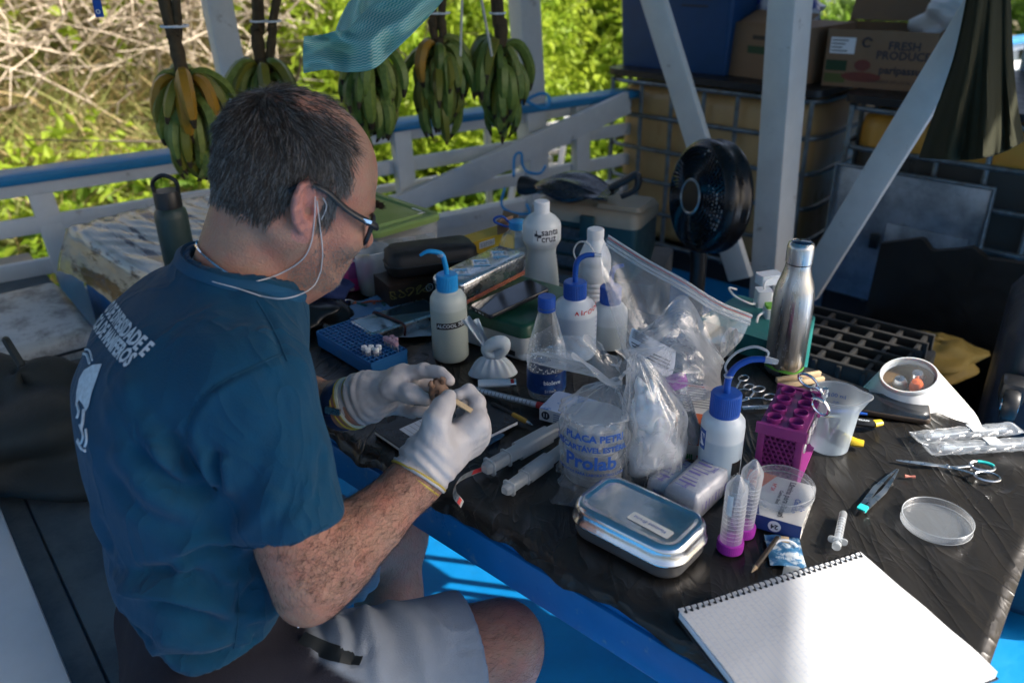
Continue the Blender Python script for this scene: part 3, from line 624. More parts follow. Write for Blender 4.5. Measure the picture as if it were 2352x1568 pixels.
bunch(424, 190, 405, 2.15, 104, 84, 'large plantain bunch with two yellow fruit, hanging left of the man\'s head', 3, [(372, -20, 30), (402, -20, 20)], 4, .22)
bunch(603, 160, 285, 2.45, 128, 56, 'plantain bunch partly hidden behind the man\'s head, with one pale striped fruit', 5, [(590, -20, 28), (640, -20, 20)], 0, .45)
bunch(848, 130, 315, 2.3, 108, 70, 'dark green plantain bunch half hidden by the teal cloth and the man\'s forehead', 8, [(845, -40, 26)], 0, 0)
bunch(1008, 112, 290, 2.5, 100, 72, 'plantain bunch on two stalks just right of the teal cloth', 11, [(988, -20, 18), (1018, -20, 18)], 1, .2)
bunch(1147, 112, 300, 2.55, 88, 72, 'plantain bunch with long drooping fruit left of the roped white post', 14, [(1140, -20, 30)], 0, .15)
# ---- teal cloth
cl = bpy.data.materials.new('teal_cloth'); cl.use_nodes = True; N, L = nodes(cl); b = N['Principled BSDF']
uvn = N.new('ShaderNodeUVMap'); mp = N.new('ShaderNodeMapping'); mp.inputs['Scale'].default_value = (1, .62, 1); L.new(uvn.outputs[0], mp.inputs[0])
sp = N.new('ShaderNodeSeparateXYZ'); L.new(mp.outputs[0], sp.inputs[0])
s1 = N.new('ShaderNodeMath'); s1.operation = 'MULTIPLY'; s1.inputs[1].default_value = 200; L.new(sp.outputs[0], s1.inputs[0]); s2 = N.new('ShaderNodeMath'); s2.operation = 'SINE'; L.new(s1.outputs[0], s2.inputs[0])
s3 = N.new('ShaderNodeMath'); s3.operation = 'MULTIPLY'; s3.inputs[1].default_value = 1.1; L.new(s2.outputs[0], s3.inputs[0])
s4 = N.new('ShaderNodeMath'); s4.operation = 'MULTIPLY_ADD'; s4.inputs[1].default_value = 210; L.new(sp.outputs[1], s4.inputs[0]); L.new(s3.outputs[0], s4.inputs[2]); s5 = N.new('ShaderNodeMath'); s5.operation = 'SINE'; L.new(s4.outputs[0], s5.inputs[0])
mr = N.new('ShaderNodeMapRange'); mr.inputs[1].default_value = -.3; mr.inputs[2].default_value = .5; L.new(s5.outputs[0], mr.inputs[0])
mx = N.new('ShaderNodeMixRGB'); mx.inputs[1].default_value = (.72, .88, .82, 1); mx.inputs[2].default_value = (.15, .58, .58, 1); L.new(mr.outputs[0], mx.inputs[0]); L.new(mx.outputs[0], b.inputs['Base Color']); b.inputs['Roughness'].default_value = .9
tr = N.new('ShaderNodeBsdfTranslucent'); L.new(mx.outputs[0], tr.inputs[0]); ms = N.new('ShaderNodeMixShader'); ms.inputs[0].default_value = .55; L.new(b.outputs[0], ms.inputs[1]); L.new(tr.outputs[0], ms.inputs[2]); L.new(ms.outputs[0], N['Material Output'].inputs[0])
DC = 1.55
mb, uv, fs = netmesh([[(697, 168, DC), (750, 160, DC), (800, 166, DC-.03), (858, 158, DC-.05), (905, 118, DC-.04), (962, 62, DC-.02), (1018, 0, DC), (1060, -70, DC)],
                      [(696, 128, DC+.02), (752, 112, DC+.03), (802, 112, DC+.04), (850, 92, DC-.06), (895, 55, DC-.02), (945, 15, DC-.05), (998, -30, DC), (1040, -90, DC)],
                      [(698, 84, DC), (742, 80, DC+.03), (770, 72, DC), (800, 66, DC+.05), (835, 30, DC+.03), (880, -8, DC+.02), (930, -50, DC), (1000, -110, DC)]], 90, 40, lambda u, v: .014*math.sin(u*26+v*5)+.008*math.sin(v*14+u*8))
o = mb.build('wiping_cloth', cl, None, label='teal wave patterned wiping cloth hanging above the man\'s head', cat='cloth', angle=80); set_uv(o, uv); solid(o, .001)
mb, uv, fs = netmesh([[(768, 78, DC+.08), (800, 70, DC+.07), (850, 40, DC+.07), (890, -10, DC+.06)], [(782, 40, DC+.09), (815, 20, DC+.07), (850, -5, DC+.08), (900, -40, DC+.06)], [(800, 5, DC+.08), (830, -20, DC+.07), (860, -40, DC+.08), (900, -80, DC+.06)]], 40, 30, lambda u, v: .01*math.sin(u*14))
o2 = mb.build('back_fold', cl, o, angle=80); set_uv(o2, uv)
for x in (1058, 1090): tube([W(x+5, -60, 2.3), W(x+(40 if x > 1070 else 0), 130, 2.3)], .004, 5).build('cord', M_('cord_pale', (.5, .48, .4), .8), None, label='thin pale cord hanging %s plantain bunches by the post' % ('beside' if x < 1070 else 'between'), cat='cord')
# blue strap end, top left
sq = W(224, 14, 1.9); st = thing('strap_end', 'dark blue perforated strap end hanging at the top left', 'strap', sq)
rbox(.020, .004, .0019, [(0, -.024), (0, .9)], 2).build('band', M_('strap_blue', (.01, .07, .33), .5), st); lathe([(.003, -.004), (.005, -.004), (.005, .004), (.003, .004)], 12).xf(Matrix.Rotation(R(90), 4, 'X')).mv(0, 0, -.012).build('eyelet', steel, st)
# ================================================================== LEFT SIDE: covered box, flask, bench, case, backpack
CZ = .72
c0 = P(140, 530, CZ); c1 = P(470, 690, CZ); c2 = P(455, 425, CZ)
d = (c1-c0); ang = math.atan2(d[1], d[0]); Lx = .52; Ly = .50
bx = thing('blue_box', 'blue painted box under silvery wrinkled plastic, behind the man', 'box', (c0[0], c0[1], 0), ang)
rbox(Lx, Ly, .01, [(0, 0), (0, CZ-.05)], 2).mv(Lx/2+.02, Ly/2+.02, 0).build('body', blue_paint, bx)
sky_sheen = M_('sky_sheen_plastic', (.32, .34, .30), .17, .3, var=.35, vscale=14, bump=1.0, bscale=26, stretch=(.4, 2.6, 1), col2=(.02, .024, .024), v2scale=9, v2lo=.53, v2hi=.59)  # pale base and dark streaks put the reflected sky into the colour
def cov(u, v):
    x, y = (u-.5)*(Lx+.10)+Lx/2+.02, (v-.5)*(Ly+.10)+Ly/2+.02; e = max(abs(u-.5), abs(v-.5))*2
    z = CZ+.012*math.sin(u*6+v*3)+.004*abs(math.sin(9*u+23*v+4*math.sin(5*u)))+.003*abs(math.sin(-7*u+31*v+3*math.sin(7*u)))-.004; return (x, y, z-.12*max(0, e-.86)/.14+.02*(1-e))
sheet(cov, 60, 60).build('plastic_cover', sky_sheen, None, label='wrinkled plastic sheet with painted silvery sky sheen over the blue box', cat='plastic sheet', loc=(c0[0], c0[1], 0), rz=ang, angle=0)
fl = W(398, 520, 1.95); fz = float(fl[2]); fk = thing('water_flask', 'dark green metal flask with loop lid on the silvery plastic', 'flask', (fl[0], fl[1], CZ+.02))
flm = M_('flask_green', (.025, .045, .04), .4, bump=.5, bscale=300)
lathe([(0, 0), (.034, 0), (.037, .004), (.037, .15), (.035, .165), (.026, .175)], 28).build('body', flm, fk)
lathe([(.027, .172), (.030, .174), (.030, .208), (.028, .212), (0, .212)], 28).build('lid', black_plastic, fk)
tube([(-.026, 0, .205), (-.027, 0, .232), (0, 0, .247), (.027, 0, .232), (.026, 0, .205)], .005, 8, 20).build('loop', black_plastic, fk)
bench = thing('bench', 'long dark painted plank bench the man sits on', 'bench', P(48, 1125, .45)*[1, 1, 0])
bo = P(48, 1125, .45)*[1, 1, 0]; bd = P(250, 1568, .45)-P(48, 1125, .45); bd /= np.linalg.norm(bd); bnr = np.array([-bd[1], bd[0], 0])
for k, (o_, w_) in enumerate(((-.0275, .052), (.165, .329))):
    beam(-bd*1.6+bnr*o_+[0, 0, .43], bd*1.9+bnr*o_+[0, 0, .43], .04, w_, bev=.006).build('plank', bench_paint, bench)
for s in (-1.2, 0.2, 1.4):
    for w_ in (.0, .45): beam(bd*s+bnr*w_, bd*s+bnr*w_+[0, 0, .41], .06, .05, up=tuple(bd)).build('leg', blue_paint, bench)
wq0, wq1 = P(0, 1165, .5), P(165, 1568, .5); wd_ = (wq1-wq0)/np.linalg.norm(wq1-wq0); wn = np.array([-wd_[1], wd_[0], 0])
chip = M_('chipped_white', (.56, .61, .64), .45, var=.06, bump=.3, bscale=25, col2=(.10, .08, .07), v2scale=22, v2lo=.70, v2hi=.74)
beam((0, 0, 0), wd_*1.9, .035, .17, bev=.006).build('white_board', chip, None, label='scratched white plank beside the bench at the lower left', cat='board', loc=wq0-wd_*.7-wn*.085)
for s in (0.15, ): beam((0, 0, 0), (0, 0, float(wq0[2])-.02), .06, .06, up=tuple(wd_)).build('board_support', white_paint, None, label='short post holding up the white plank at the lower left', cat='post', loc=(wq0-wd_*.7-wn*.085+wd_*s)*[1, 1, 0])
# pale case on the bench
cq = P(95, 850, .45); cs = thing('flat_case', 'pale grey flat case lying on the bench behind the black backpack', 'case', cq+[-.1, .12, .0], math.atan2(bd[1], bd[0]))
rbox(.46, .30, .03, [(.006, 0), (0, .02), (0, .085), (.012, .10), (.03, .104)], 5).build('shell', M_('case_pale', (.50, .52, .50), .4, bump=.8, bscale=30, col2=(.2, .2, .19), v2scale=12), cs)
tube([(x, y, .06) for x, y in rrect(.463, .303, .03, 4)]+[(.2315, .12, .06)], .004, 5).build('seam', black_plastic, cs)
tube([(-.06, -.155, .05), (-.05, -.185, .05), (.05, -.185, .05), (.06, -.155, .05)], .008, 8, 14).build('handle', black_plastic, cs)
# backpack
bpq = P(95, 1105, .45); pk = thing('backpack', 'black backpack slumped on the bench behind the man\'s back', 'backpack', bpq+[-.04, .10, 0], math.atan2(bd[1], bd[0]))
pkm = M_('pack_cloth', (.020, .025, .024), .75, var=.25, vscale=20, bump=.6, bscale=160)
lump(.25, .19, .125, 31, .24, 60, 40).mv(0, 0, .075).build('body', pkm, pk, angle=80)
lump(.14, .08, .07, 33, .2, 30, 20).mv(-.03, -.14, .05).build('pocket', pkm, pk, angle=80)
tube([(-.1, -.05, .24), (-.17, -.12, .18), (-.22, -.15, .07), (-.2, -.2, .01)], .018, 8, 20, flat=.3).build('strap', pkm, pk)
tube([(.0, .0, .25), (.04, -.01, .30), (.08, 0, .255)], .008, 8, 12).build('grab_loop', pkm, pk)
tube([(-.06, -.165, .10), (-.03, -.19, .06), (-.04, -.18, .03)], .004, 6, 10).build('zip_pull', M_('zip_red', (.2, .05, .03), .6), pk)
# ================================================================== TABLE
def isect(a, b, c, d_):
    a, b, c, d_ = [np.array(q[:2]) for q in (a, b, c, d_)]; r = b-a; s = d_-c; t = ((c-a)[0]*s[1]-(c-a)[1]*s[0])/(r[0]*s[1]-r[1]*s[0]); return a+r*t
fA, fB = P(1010, 1130), P(1555, 1450); rA, rB = P(2352, 1262), P(2268, 1500); gA, gB = P(1693, 786), P(2209, 962)
K1 = isect(fA, fB, rA, rB); K2 = isect(gA, gB, rA, rB); fd = (fA-fB)[:2]; fd /= np.linalg.norm(fd); gd = (gA-gB)[:2]; gd /= np.linalg.norm(gd)
K4 = K1+fd*1.55; K3 = K2+gd*1.55
tbl = thing('work_table', 'blue painted wooden work table under a black plastic cover', 'table', (K1[0], K1[1], 0)); ko = np.array([K1[0], K1[1], 0])
def q3(k, z): return (k[0]-ko[0], k[1]-ko[1], z)
cn = (K1+K2+K3+K4)/4
def inset(k, f): return k+(cn-k)*f
wood = M_('worn_blue_wood', (.003, .13, .38), .35, var=.15, vscale=9, bump=.4, bscale=35, col2=(.10, .22, .36), v2scale=34, v2lo=.60, v2hi=.70)
loft([[q3(inset(k, .005), z) for k in (K1, K2, K3, K4)] for z in (.722, .744)]).build('tabletop', wood, tbl, smooth=False)
for i, (a, b) in enumerate(((K1, K2), (K2, K3), (K3, K4), (K4, K1))):
    a_, b_ = inset(a, .03), inset(b, .03); beam(q3(a_, .690), q3(b_, .690), .062, .03, bev=.003).build('apron', wood, tbl)
for k in (K1, K2, K3, K4): a_ = inset(k, .07); beam(q3(a_, 0), q3(a_, .715), .07, .07, up=tuple(EB), bev=.004).build('leg', wood, tbl)
# black plastic cover
cov_m = bpy.data.materials.new('black_film'); cov_m.use_nodes = True; N, L = nodes(cov_m); b = N['Principled BSDF']
tc = N.new('ShaderNodeTexCoord')
def ridged(rot, sc_, scale, dist, pw):
    mp = N.new('ShaderNodeMapping'); mp.inputs['Rotation'].default_value = (0, 0, R(rot)); mp.inputs['Scale'].default_value = sc_; L.new(tc.outputs['Object'], mp.inputs[0])
    n = N.new('ShaderNodeTexNoise'); n.inputs['Scale'].default_value = scale; n.inputs['Detail'].default_value = 2.5; n.inputs['Roughness'].default_value = .5; n.inputs['Distortion'].default_value = dist; L.new(mp.outputs[0], n.inputs[0])
    a = N.new('ShaderNodeMath'); a.operation = 'MULTIPLY_ADD'; a.inputs[1].default_value = 2; a.inputs[2].default_value = -1; L.new(n.outputs[0], a.inputs[0]); b_ = N.new('ShaderNodeMath'); b_.operation = 'ABSOLUTE'; L.new(a.outputs[0], b_.inputs[0])
    c_ = N.new('ShaderNodeMath'); c_.operation = 'SUBTRACT'; c_.inputs[0].default_value = 1; L.new(b_.outputs[0], c_.inputs[1]); d_ = N.new('ShaderNodeMath'); d_.operation = 'POWER'; d_.inputs[1].default_value = pw; L.new(c_.outputs[0], d_.inputs[0]); return d_.outputs[0], n.outputs[0]
r1, n1_ = ridged(-62, (1, .22, 1), 9, .9, 14); r2, n2_ = ridged(35, (1, .30, 1), 12, 1.2, 16); r3, n3_ = ridged(-20, (1, .5, 1), 26, 1.5, 10)
def madd(a, k, b_):
    n = N.new('ShaderNodeMath'); n.operation = 'MULTIPLY_ADD'; n.inputs[1].default_value = k; L.new(a, n.inputs[0])
    if b_ is None: n.inputs[2].default_value = 0
    else: L.new(b_, n.inputs[2])
    return n.outputs[0]
hh = madd(r1, .55, madd(r2, .45, madd(r3, .16, madd(n1_, .40, madd(n2_, .30, None)))))
bp = N.new('ShaderNodeBump'); bp.inputs['Strength'].default_value = .5; bp.inputs['Distance'].default_value = .0042; L.new(hh, bp.inputs['Height']); L.new(bp.outputs[0], b.inputs['Normal'])
b.inputs['Base Color'].default_value = (.016, .0145, .013, 1); b.inputs['Specular IOR Level'].default_value = .38
rm = N.new('ShaderNodeMapRange'); rm.inputs[3].default_value = .20; rm.inputs[4].default_value = .40; L.new(n2_, rm.inputs[0]); L.new(rm.outputs[0], b.inputs['Roughness'])
nu_, nv_ = 130, 60
def tcov(u, v):    # u along, v across; overhangs and drapes at the edges
    ue = -.016+1.03*u; ve = -.035+1.07*v
    cu, cv = min(max(ue, 0), 1), min(max(ve, 0), 1)
    p = (K1*(1-cu)+K4*cu)*(1-cv)+(K2*(1-cu)+K3*cu)*cv
    ov = abs(ue-cu)*1.95+abs(ve-cv)*.75; out = (p-cn)/np.linalg.norm(p-cn)
    z = .7475+.0016*math.sin(ue*60+ve*14)*math.sin(ve*31)+.0012*math.sin(ue*140-ve*40)
    if ov > 0: p = p+out*(.006+.05*ov+.004*math.sin(ue*70)+.003*math.sin(ue*173)); z -= min(ov*1.0, .035)*(.75+.25*math.sin(ue*47))
    return (p[0]-ko[0], p[1]-ko[1], z)
sheet(tcov, nu_, nv_).build('table_cover', cov_m, None, label='crumpled black plastic film wrapped over the work table', cat='plastic cover', loc=ko, angle=0)
TZ0 = .7512
# ================================================================== BEYOND THE TABLE, RIGHT: crates, cone, case
crate_m = M_('crate_black', (.007, .0075, .008), .45, var=.3)
def crate(A, B, depth, h, z, label, cell=None, solidback=False):
    c, L, ang = fbox(A, B, depth, h, z); t = thing('crate', label, 'crate', c, ang); return t, L
# tall folded crate leaning against the plate
k0, k1 = onplane(1945, 900, TB-EN*.62, EN), onplane(2345, 900, TB-EN*.62, EN)
cr = thing('crate', 'black solid crate with a wavy upper edge standing against the galvanised plate', 'crate', k0*[1, 1, 0], TANG); CL = float(np.linalg.norm((k1-k0)[:2]))
ztop = [float(onplane(x, y, TB-EN*.62, EN)[2]) for x, y in ((1960, 560), (2050, 548), (2080, 580), (2150, 580), (2180, 572), (2215, 600), (2300, 610), (2340, 622))]
zi = np.interp(np.linspace(0, 1, 41), [0, .24, .31, .44, .53, .62, .85, 1], ztop)
vs = []; fs = []
for i in range(41):
    x = CL*i/40; vs += [(x, 0, .02), (x, .06, zi[i]), (x, .09, zi[i]), (x, .03, .02)]
for i in range(40):
    for k in range(4): a = i*4+k; b_ = i*4+(k+1) % 4; fs.append((a, b_, b_+4, a+4))
fs += [(0, 1, 2, 3), (163, 162, 161, 160)]
MB().add(vs, fs).build('back_wall', crate_m, cr, angle=30)
for k in range(3): box(.03, .02, .04, .003).mv(CL-.04, .055, zi[-3]-.10-.09*k).build('clip', M_('clip_orange', (.35, .12, .02), .5), cr) if k < 2 else None
rbox(CL, .52, .03, [(0, 0), (0, .30)], 3, cap1=False).mv(CL/2, -.26, 0).build('tub', crate_m, cr, smooth=False)
rbox(CL-.04, .48, .03, [(0, .03), (0, .30)], 3, cap1=False).mv(CL/2, -.26, 0).build('liner', crate_m, cr, smooth=False)
for k in range(2): MB().add([(.10+.17*k, -.5225, .17), (.22+.17*k, -.5225, .15), (.22+.17*k, -.5225, .22), (.10+.17*k, -.5225, .24)], [(0, 1, 2, 3)]).build('label', paper, cr, smooth=False)
# low grid crate nearer, its ribs in the sun
gq = P(1925, 765, .52); gr = thing('crate', 'low black crate with a ribbed grid top beside the steel bottle', 'crate', (gq[0], gq[1], 0), TANG+R(4))
rbox(.42, .36, .02, [(0, 0), (0, .46)], 3).build('body', crate_m, gr, smooth=False)
gm = M_('crate_rib', (.022, .021, .020), .5)
for k in range(6): box(.40, .012, .045, .002).mv(0, -.15+.06*k, .47).build('rib', gm, gr)
for k in range(7): box(.012, .33, .040, .002).mv(-.18+.06*k, 0, .47).build('rib', gm, gr)
# yellow cloth in the crate
lump(.13, .10, .06, 44, .2).build('yellow_bag', M_('yellow_cloth', (.22, .15, .03), .7, bump=.6), None, label='mustard yellow bag lying in the black crate', cat='bag', loc=onplane(2150, 800, TB-EN*.86, EN)+np.array([0, 0, -.03]), angle=80)
# white cone container
cq = P(2090, 950, .62); co = W(2088, 866, 1.42)
cone = thing('white_container', 'white cone shaped container with a clear round window, beyond the table edge', 'container', (co[0], co[1], float(co[2])))
wp = M_('white_plastic', (.78, .78, .76), .3, var=.03, sss=.1)
tl_ = Matrix.Rotation(R(-14), 4, 'Y') @ Matrix.Rotation(R(10), 4, 'X')
cone_b = lathe([(.047, 0), (.050, -.004), (.055, -.012), (.115, -.115), (.128, -.15), (.13, -.22), (.12, -.24), (0, -.24)], 48).xf(tl_); cone_b.build('shell', wp, cone)
lathe([(.047, -.004), (.0475, .003), (.0455, .0065), (.043, .0065), (.042, .001), (.041, -.006)], 48).xf(tl_).build('window_ring', M_('ring_milky', (.6, .62, .62), .2, sss=.2), cone)
lathe([(.042, .003), (.025, .008), (0, .010)], 40).xf(tl_).build('window', film('lens_clear', haze=.04, gloss=.5, edge=.2, bump=0), cone)
lathe([(.046, -.014), (.0, -.014)], 32).xf(tl_).build('inside', M_('amber_inside', (.22, .13, .05), .5), cone)
for k, (x, y, m_) in enumerate(((-.015, .0, steel), (.016, .004, steel), (.006, -.016, M_('orange_bit', (.75, .14, .03), .4)))): lathe([(0, .012), (.008, .01), (.012, 0), (.012, -.01)], 16).mv(x, y, -.008).xf(tl_).build('button', m_, cone)
lathe([(0, 0), (.16, 0), (.16, .03), (.14, .03), (.14, float(co[2])-.26), (0, float(co[2])-.26)], 20).build('stool', M_('stool_dark', (.03, .035, .04), .5), None, label='dark round stool carrying the white cone container', cat='stool', loc=(co[0], co[1], 0))
# dark suitcase with wheels, right edge
sq = W(2400, 905, 1.75); su = thing('suitcase', 'dark navy suitcase lying with its wheels towards the camera at the right edge', 'suitcase', (sq[0]+.12, sq[1]+.1, 0), R(-30))
navy = M_('navy_shell', (.012, .016, .03), .4, bump=.4, bscale=60)
rbox(.30, .40, .06, [(.02, .04), (0, .07), (0, float(sq[2])+.12), (.03, float(sq[2])+.17)], 5).build('shell', navy, su, angle=60)
for z in (float(sq[2])+.02, float(sq[2])-.20):
    for s in (-1, 1):
        w = lathe([(.012, -.014), (.03, -.014), (.034, -.008), (.034, .008), (.03, .014), (.012, .014)], 24).xf(Matrix.Rotation(R(90), 4, 'Y')).mv(s*.10-.02, -.27, z); o = w.build('wheel', black_plastic, su)
        lathe([(0, -.016), (.015, -.016), (.015, .016), (0, .016)], 16).xf(Matrix.Rotation(R(90), 4, 'Y')).mv(s*.10-.02, -.27, z).build('wheel_hub', steel, o)
        box(.045, .06, .05, .01, base=False).mv(s*.10-.02, -.24, z+.02).build('wheel_mount', black_plastic, su)
# ================================================================== THE MAN
from mathutils.bvhtree import BVHTree
def sgrid(lo, hi, h):
    ax = [np.arange(lo[i], hi[i]+h, h, dtype=np.float32) for i in range(3)]
    return np.stack(np.meshgrid(*ax, indexing='ij'), -1), np.array(lo, np.float32), h
def f3(a): return np.array(a, np.float32)
def rc(Pt, a, b, r1, r2):
    a, b = f3(a), f3(b); ab = b-a; t = np.clip(((Pt-a)@ab)/max(float(ab@ab), 1e-9), 0, 1); q = Pt-a-t[..., None]*ab
    return np.sqrt((q*q).sum(-1))-(r1+(r2-r1)*t)
def ell(Pt, c, rad, Rm=None):
    q = Pt-f3(c)
    if Rm is not None: q = q@f3(Rm)       # columns = local axes
    r = f3(rad); k0 = np.sqrt(((q/r)**2).sum(-1)); k1 = np.sqrt(((q/(r*r))**2).sum(-1))+1e-9
    return k0*(k0-1)/k1
def smin(a, b, k):
    h = np.maximum(k-np.abs(a-b), 0)/k; return np.minimum(a, b)-h*h*k*.25
def smax(a, b, k): return -smin(-a, -b, k)
def chain(d, Pt, pts, rads, k):
    for i in range(len(pts)-1):
        e = rc(Pt, pts[i], pts[i+1], rads[i], rads[i+1]); d = e if d is None else smin(d, e, k)
    return d
def surfnet(f, lo, h):
    s = f < 0; nx, ny, nz = f.shape
    cnt = np.zeros((nx-1, ny-1, nz-1), np.int8)
    for dx in (0, 1):
        for dy in (0, 1):
            for dz in (0, 1): cnt += s[dx:nx-1+dx, dy:ny-1+dy, dz:nz-1+dz]
    act = (cnt > 0) & (cnt < 8); idx = -np.ones(act.shape, np.int64); I = np.argwhere(act); idx[act] = np.arange(len(I))
    acc = np.zeros((len(I), 3)); n = np.zeros(len(I)); cs = [(a, b, c) for a in (0, 1) for b in (0, 1) for c in (0, 1)]
    for a in cs:
        for ax in range(3):
            if a[ax]: continue
            b = list(a); b[ax] = 1; fa = f[I[:, 0]+a[0], I[:, 1]+a[1], I[:, 2]+a[2]]; fb = f[I[:, 0]+b[0], I[:, 1]+b[1], I[:, 2]+b[2]]
            m = (fa < 0) != (fb < 0); t = np.where(m, fa/(fa-fb+1e-12), 0); p = np.array(a, float)[None]+0*acc; p[:, ax] += t
            acc[m] += p[m]; n[m] += 1
    V = (I+acc/np.maximum(n, 1)[:, None])*h+lo; F = []
    for ax in range(3):
        sl = [slice(None)]*3; s2 = [slice(None)]*3; sl[ax] = slice(0, -1); s2[ax] = slice(1, None)
        x = s[tuple(sl)] != s[tuple(s2)]; E_ = np.argwhere(x); o1, o2 = [(1, 2), (2, 0), (0, 1)][ax]
        E_ = E_[(E_[:, o1] > 0) & (E_[:, o2] > 0) & (E_[:, o1] < f.shape[o1]-1) & (E_[:, o2] < f.shape[o2]-1)]
        def cell(d1, d2): q = E_.copy(); q[:, o1] += d1; q[:, o2] += d2; return idx[q[:, 0], q[:, 1], q[:, 2]]
        Q = np.stack([cell(-1, -1), cell(0, -1), cell(0, 0), cell(-1, 0)], 1); neg = s[E_[:, 0], E_[:, 1], E_[:, 2]]
        Q[~neg] = Q[~neg][:, ::-1]; F.append(Q)
    F = np.concatenate(F); F = F[(F >= 0).all(1)]; return V, F
def relax(V, F, it=2, lam=.5):
    E_ = np.concatenate([F[:, [0, 1]], F[:, [1, 2]], F[:, [2, 3]], F[:, [3, 0]]]); 
    for _ in range(it):
        S = np.zeros_like(V); n = np.zeros(len(V)); np.add.at(S, E_[:, 0], V[E_[:, 1]]); np.add.at(n, E_[:, 0], 1); np.add.at(S, E_[:, 1], V[E_[:, 0]]); np.add.at(n, E_[:, 1], 1)
        V = V*(1-lam)+lam*S/np.maximum(n, 1)[:, None]
    return V
def vnormals(V, F):
    n = np.cross(V[F[:, 2]]-V[F[:, 0]], V[F[:, 3]]-V[F[:, 1]]); N_ = np.zeros_like(V)
    for k in range(4): np.add.at(N_, F[:, k], n)
    return N_/(np.linalg.norm(N_, axis=1)[:, None]+1e-12)
def bvh(V, F): return BVHTree.FromPolygons([Vector(v) for v in V.tolist()], F.tolist())
def hit(B, x, y, lift=0):
    d = Vector(ray(x, y)).normalized(); r = B.ray_cast(Vector(CAMC), d)
    if r[0] is None:
        # nearest point to the ray at the last known distance
        q = B.find_nearest(Vector(W(x, y, 1.0))); return np.array(q[0])+np.array(q[1])*lift, np.array(q[1])
    n = r[1]; n = n if n.dot(d) < 0 else -n
    return np.array(r[0]+n*lift), np.array(n)
def npmesh(name, V, F, mats, parent, mi=None):
    me = bpy.data.meshes.new(name); me.from_pydata(V.tolist(), [], F.tolist())
    for m in mats: me.materials.append(m)
    if mi is not None: me.polygons.foreach_set('material_index', mi.astype(np.int32))
    me.polygons.foreach_set('use_smooth', np.ones(len(F), bool)); me.update()
    o = bpy.data.objects.new(name, me); COL.objects.link(o); o.parent = parent; return o
# ---- materials
def skin(name, c, c2, sc=9):
    m = mat(name, c, .46, var=.15, vscale=55, bump=.7, bscale=330, sss=.10, sssc=(.007, .003, .002), col2=c2, v2scale=sc, v2lo=.38, v2hi=.75, spec=.4); return m
skin_m = skin('skin', (.35, .195, .130), (.42, .150, .100), 26); scalp_m = skin('scalp', (.15, .092, .068), (.26, .13, .095), 25)
ear_m = skin('skin_ear', (.46, .20, .15), (.46, .17, .13))
shirt_m = M_('shirt_cotton', (.002, .046, .095), .85, var=.10, vscale=60, bump=.5, bscale=700, sheen=.08, spec=.25)
shorts_l = M_('shorts_grey', (.25, .28, .32), .85, var=.08, vscale=20, bump=.5, bscale=500, spec=.2); shorts_d = M_('shorts_charcoal', (.035, .035, .048), .8, var=.12, bump=.5, bscale=500)
glove_m = M_('glove_latex', (.50, .465, .455), .45, var=.05, vscale=25, bump=.6, bscale=90, sss=.15, sssc=(.008, .006, .005))
hair_d = M_('hair_dark', (.055, .040, .030), .38, var=.3, spec=.6); hair_g = M_('hair_grey', (.21, .19, .175), .4, var=.3, spec=.6); armhair_m = M_('arm_hair', (.025, .016, .011), .55)
N, L = nodes(shirt_m); b = N['Principled BSDF']; old = b.inputs['Normal'].links[0].from_socket; tc = N.new('ShaderNodeTexCoord')
def cloth_bump(scale, rot, st_, pw, dist, prev):
    mp = N.new('ShaderNodeMapping'); mp.inputs['Rotation'].default_value = rot; mp.inputs['Scale'].default_value = st_; L.new(tc.outputs['Object'], mp.inputs[0]); n = N.new('ShaderNodeTexNoise'); n.inputs['Scale'].default_value = scale; n.inputs['Detail'].default_value = 2; n.inputs['Distortion'].default_value = .8; L.new(mp.outputs[0], n.inputs[0])
    a = N.new('ShaderNodeMath'); a.operation = 'MULTIPLY_ADD'; a.inputs[1].default_value = 2; a.inputs[2].default_value = -1; L.new(n.outputs[0], a.inputs[0]); c_ = N.new('ShaderNodeMath'); c_.operation = 'ABSOLUTE'; L.new(a.outputs[0], c_.inputs[0]); e_ = N.new('ShaderNodeMath'); e_.operation = 'SUBTRACT'; e_.inputs[0].default_value = 1; L.new(c_.outputs[0], e_.inputs[1]); f_ = N.new('ShaderNodeMath'); f_.operation = 'POWER'; f_.inputs[1].default_value = pw; L.new(e_.outputs[0], f_.inputs[0])
    bp = N.new('ShaderNodeBump'); bp.inputs['Strength'].default_value = .5; bp.inputs['Distance'].default_value = dist; L.new(f_.outputs[0], bp.inputs['Height']); L.new(prev, bp.inputs['Normal']); return bp.outputs[0]
o1 = cloth_bump(6, (R(20), R(35), R(15)), (1, 1, .35), 3, .004, old); o2 = cloth_bump(15, (R(-30), R(50), 0), (1, 1, .4), 7, .005, o1); L.new(o2, b.inputs['Normal'])
man = thing('person', 'man in a dark teal t-shirt and grey shorts bending over the table, in white gloves', 'person', (-.45, .86, 0)); mo = np.array([-.45, .86, 0])
def MP(V): return V-mo
TFA = R(27); tf = np.array([math.cos(TFA), math.sin(TFA), 0]); tlv = np.array([-math.sin(TFA), math.cos(TFA), 0])
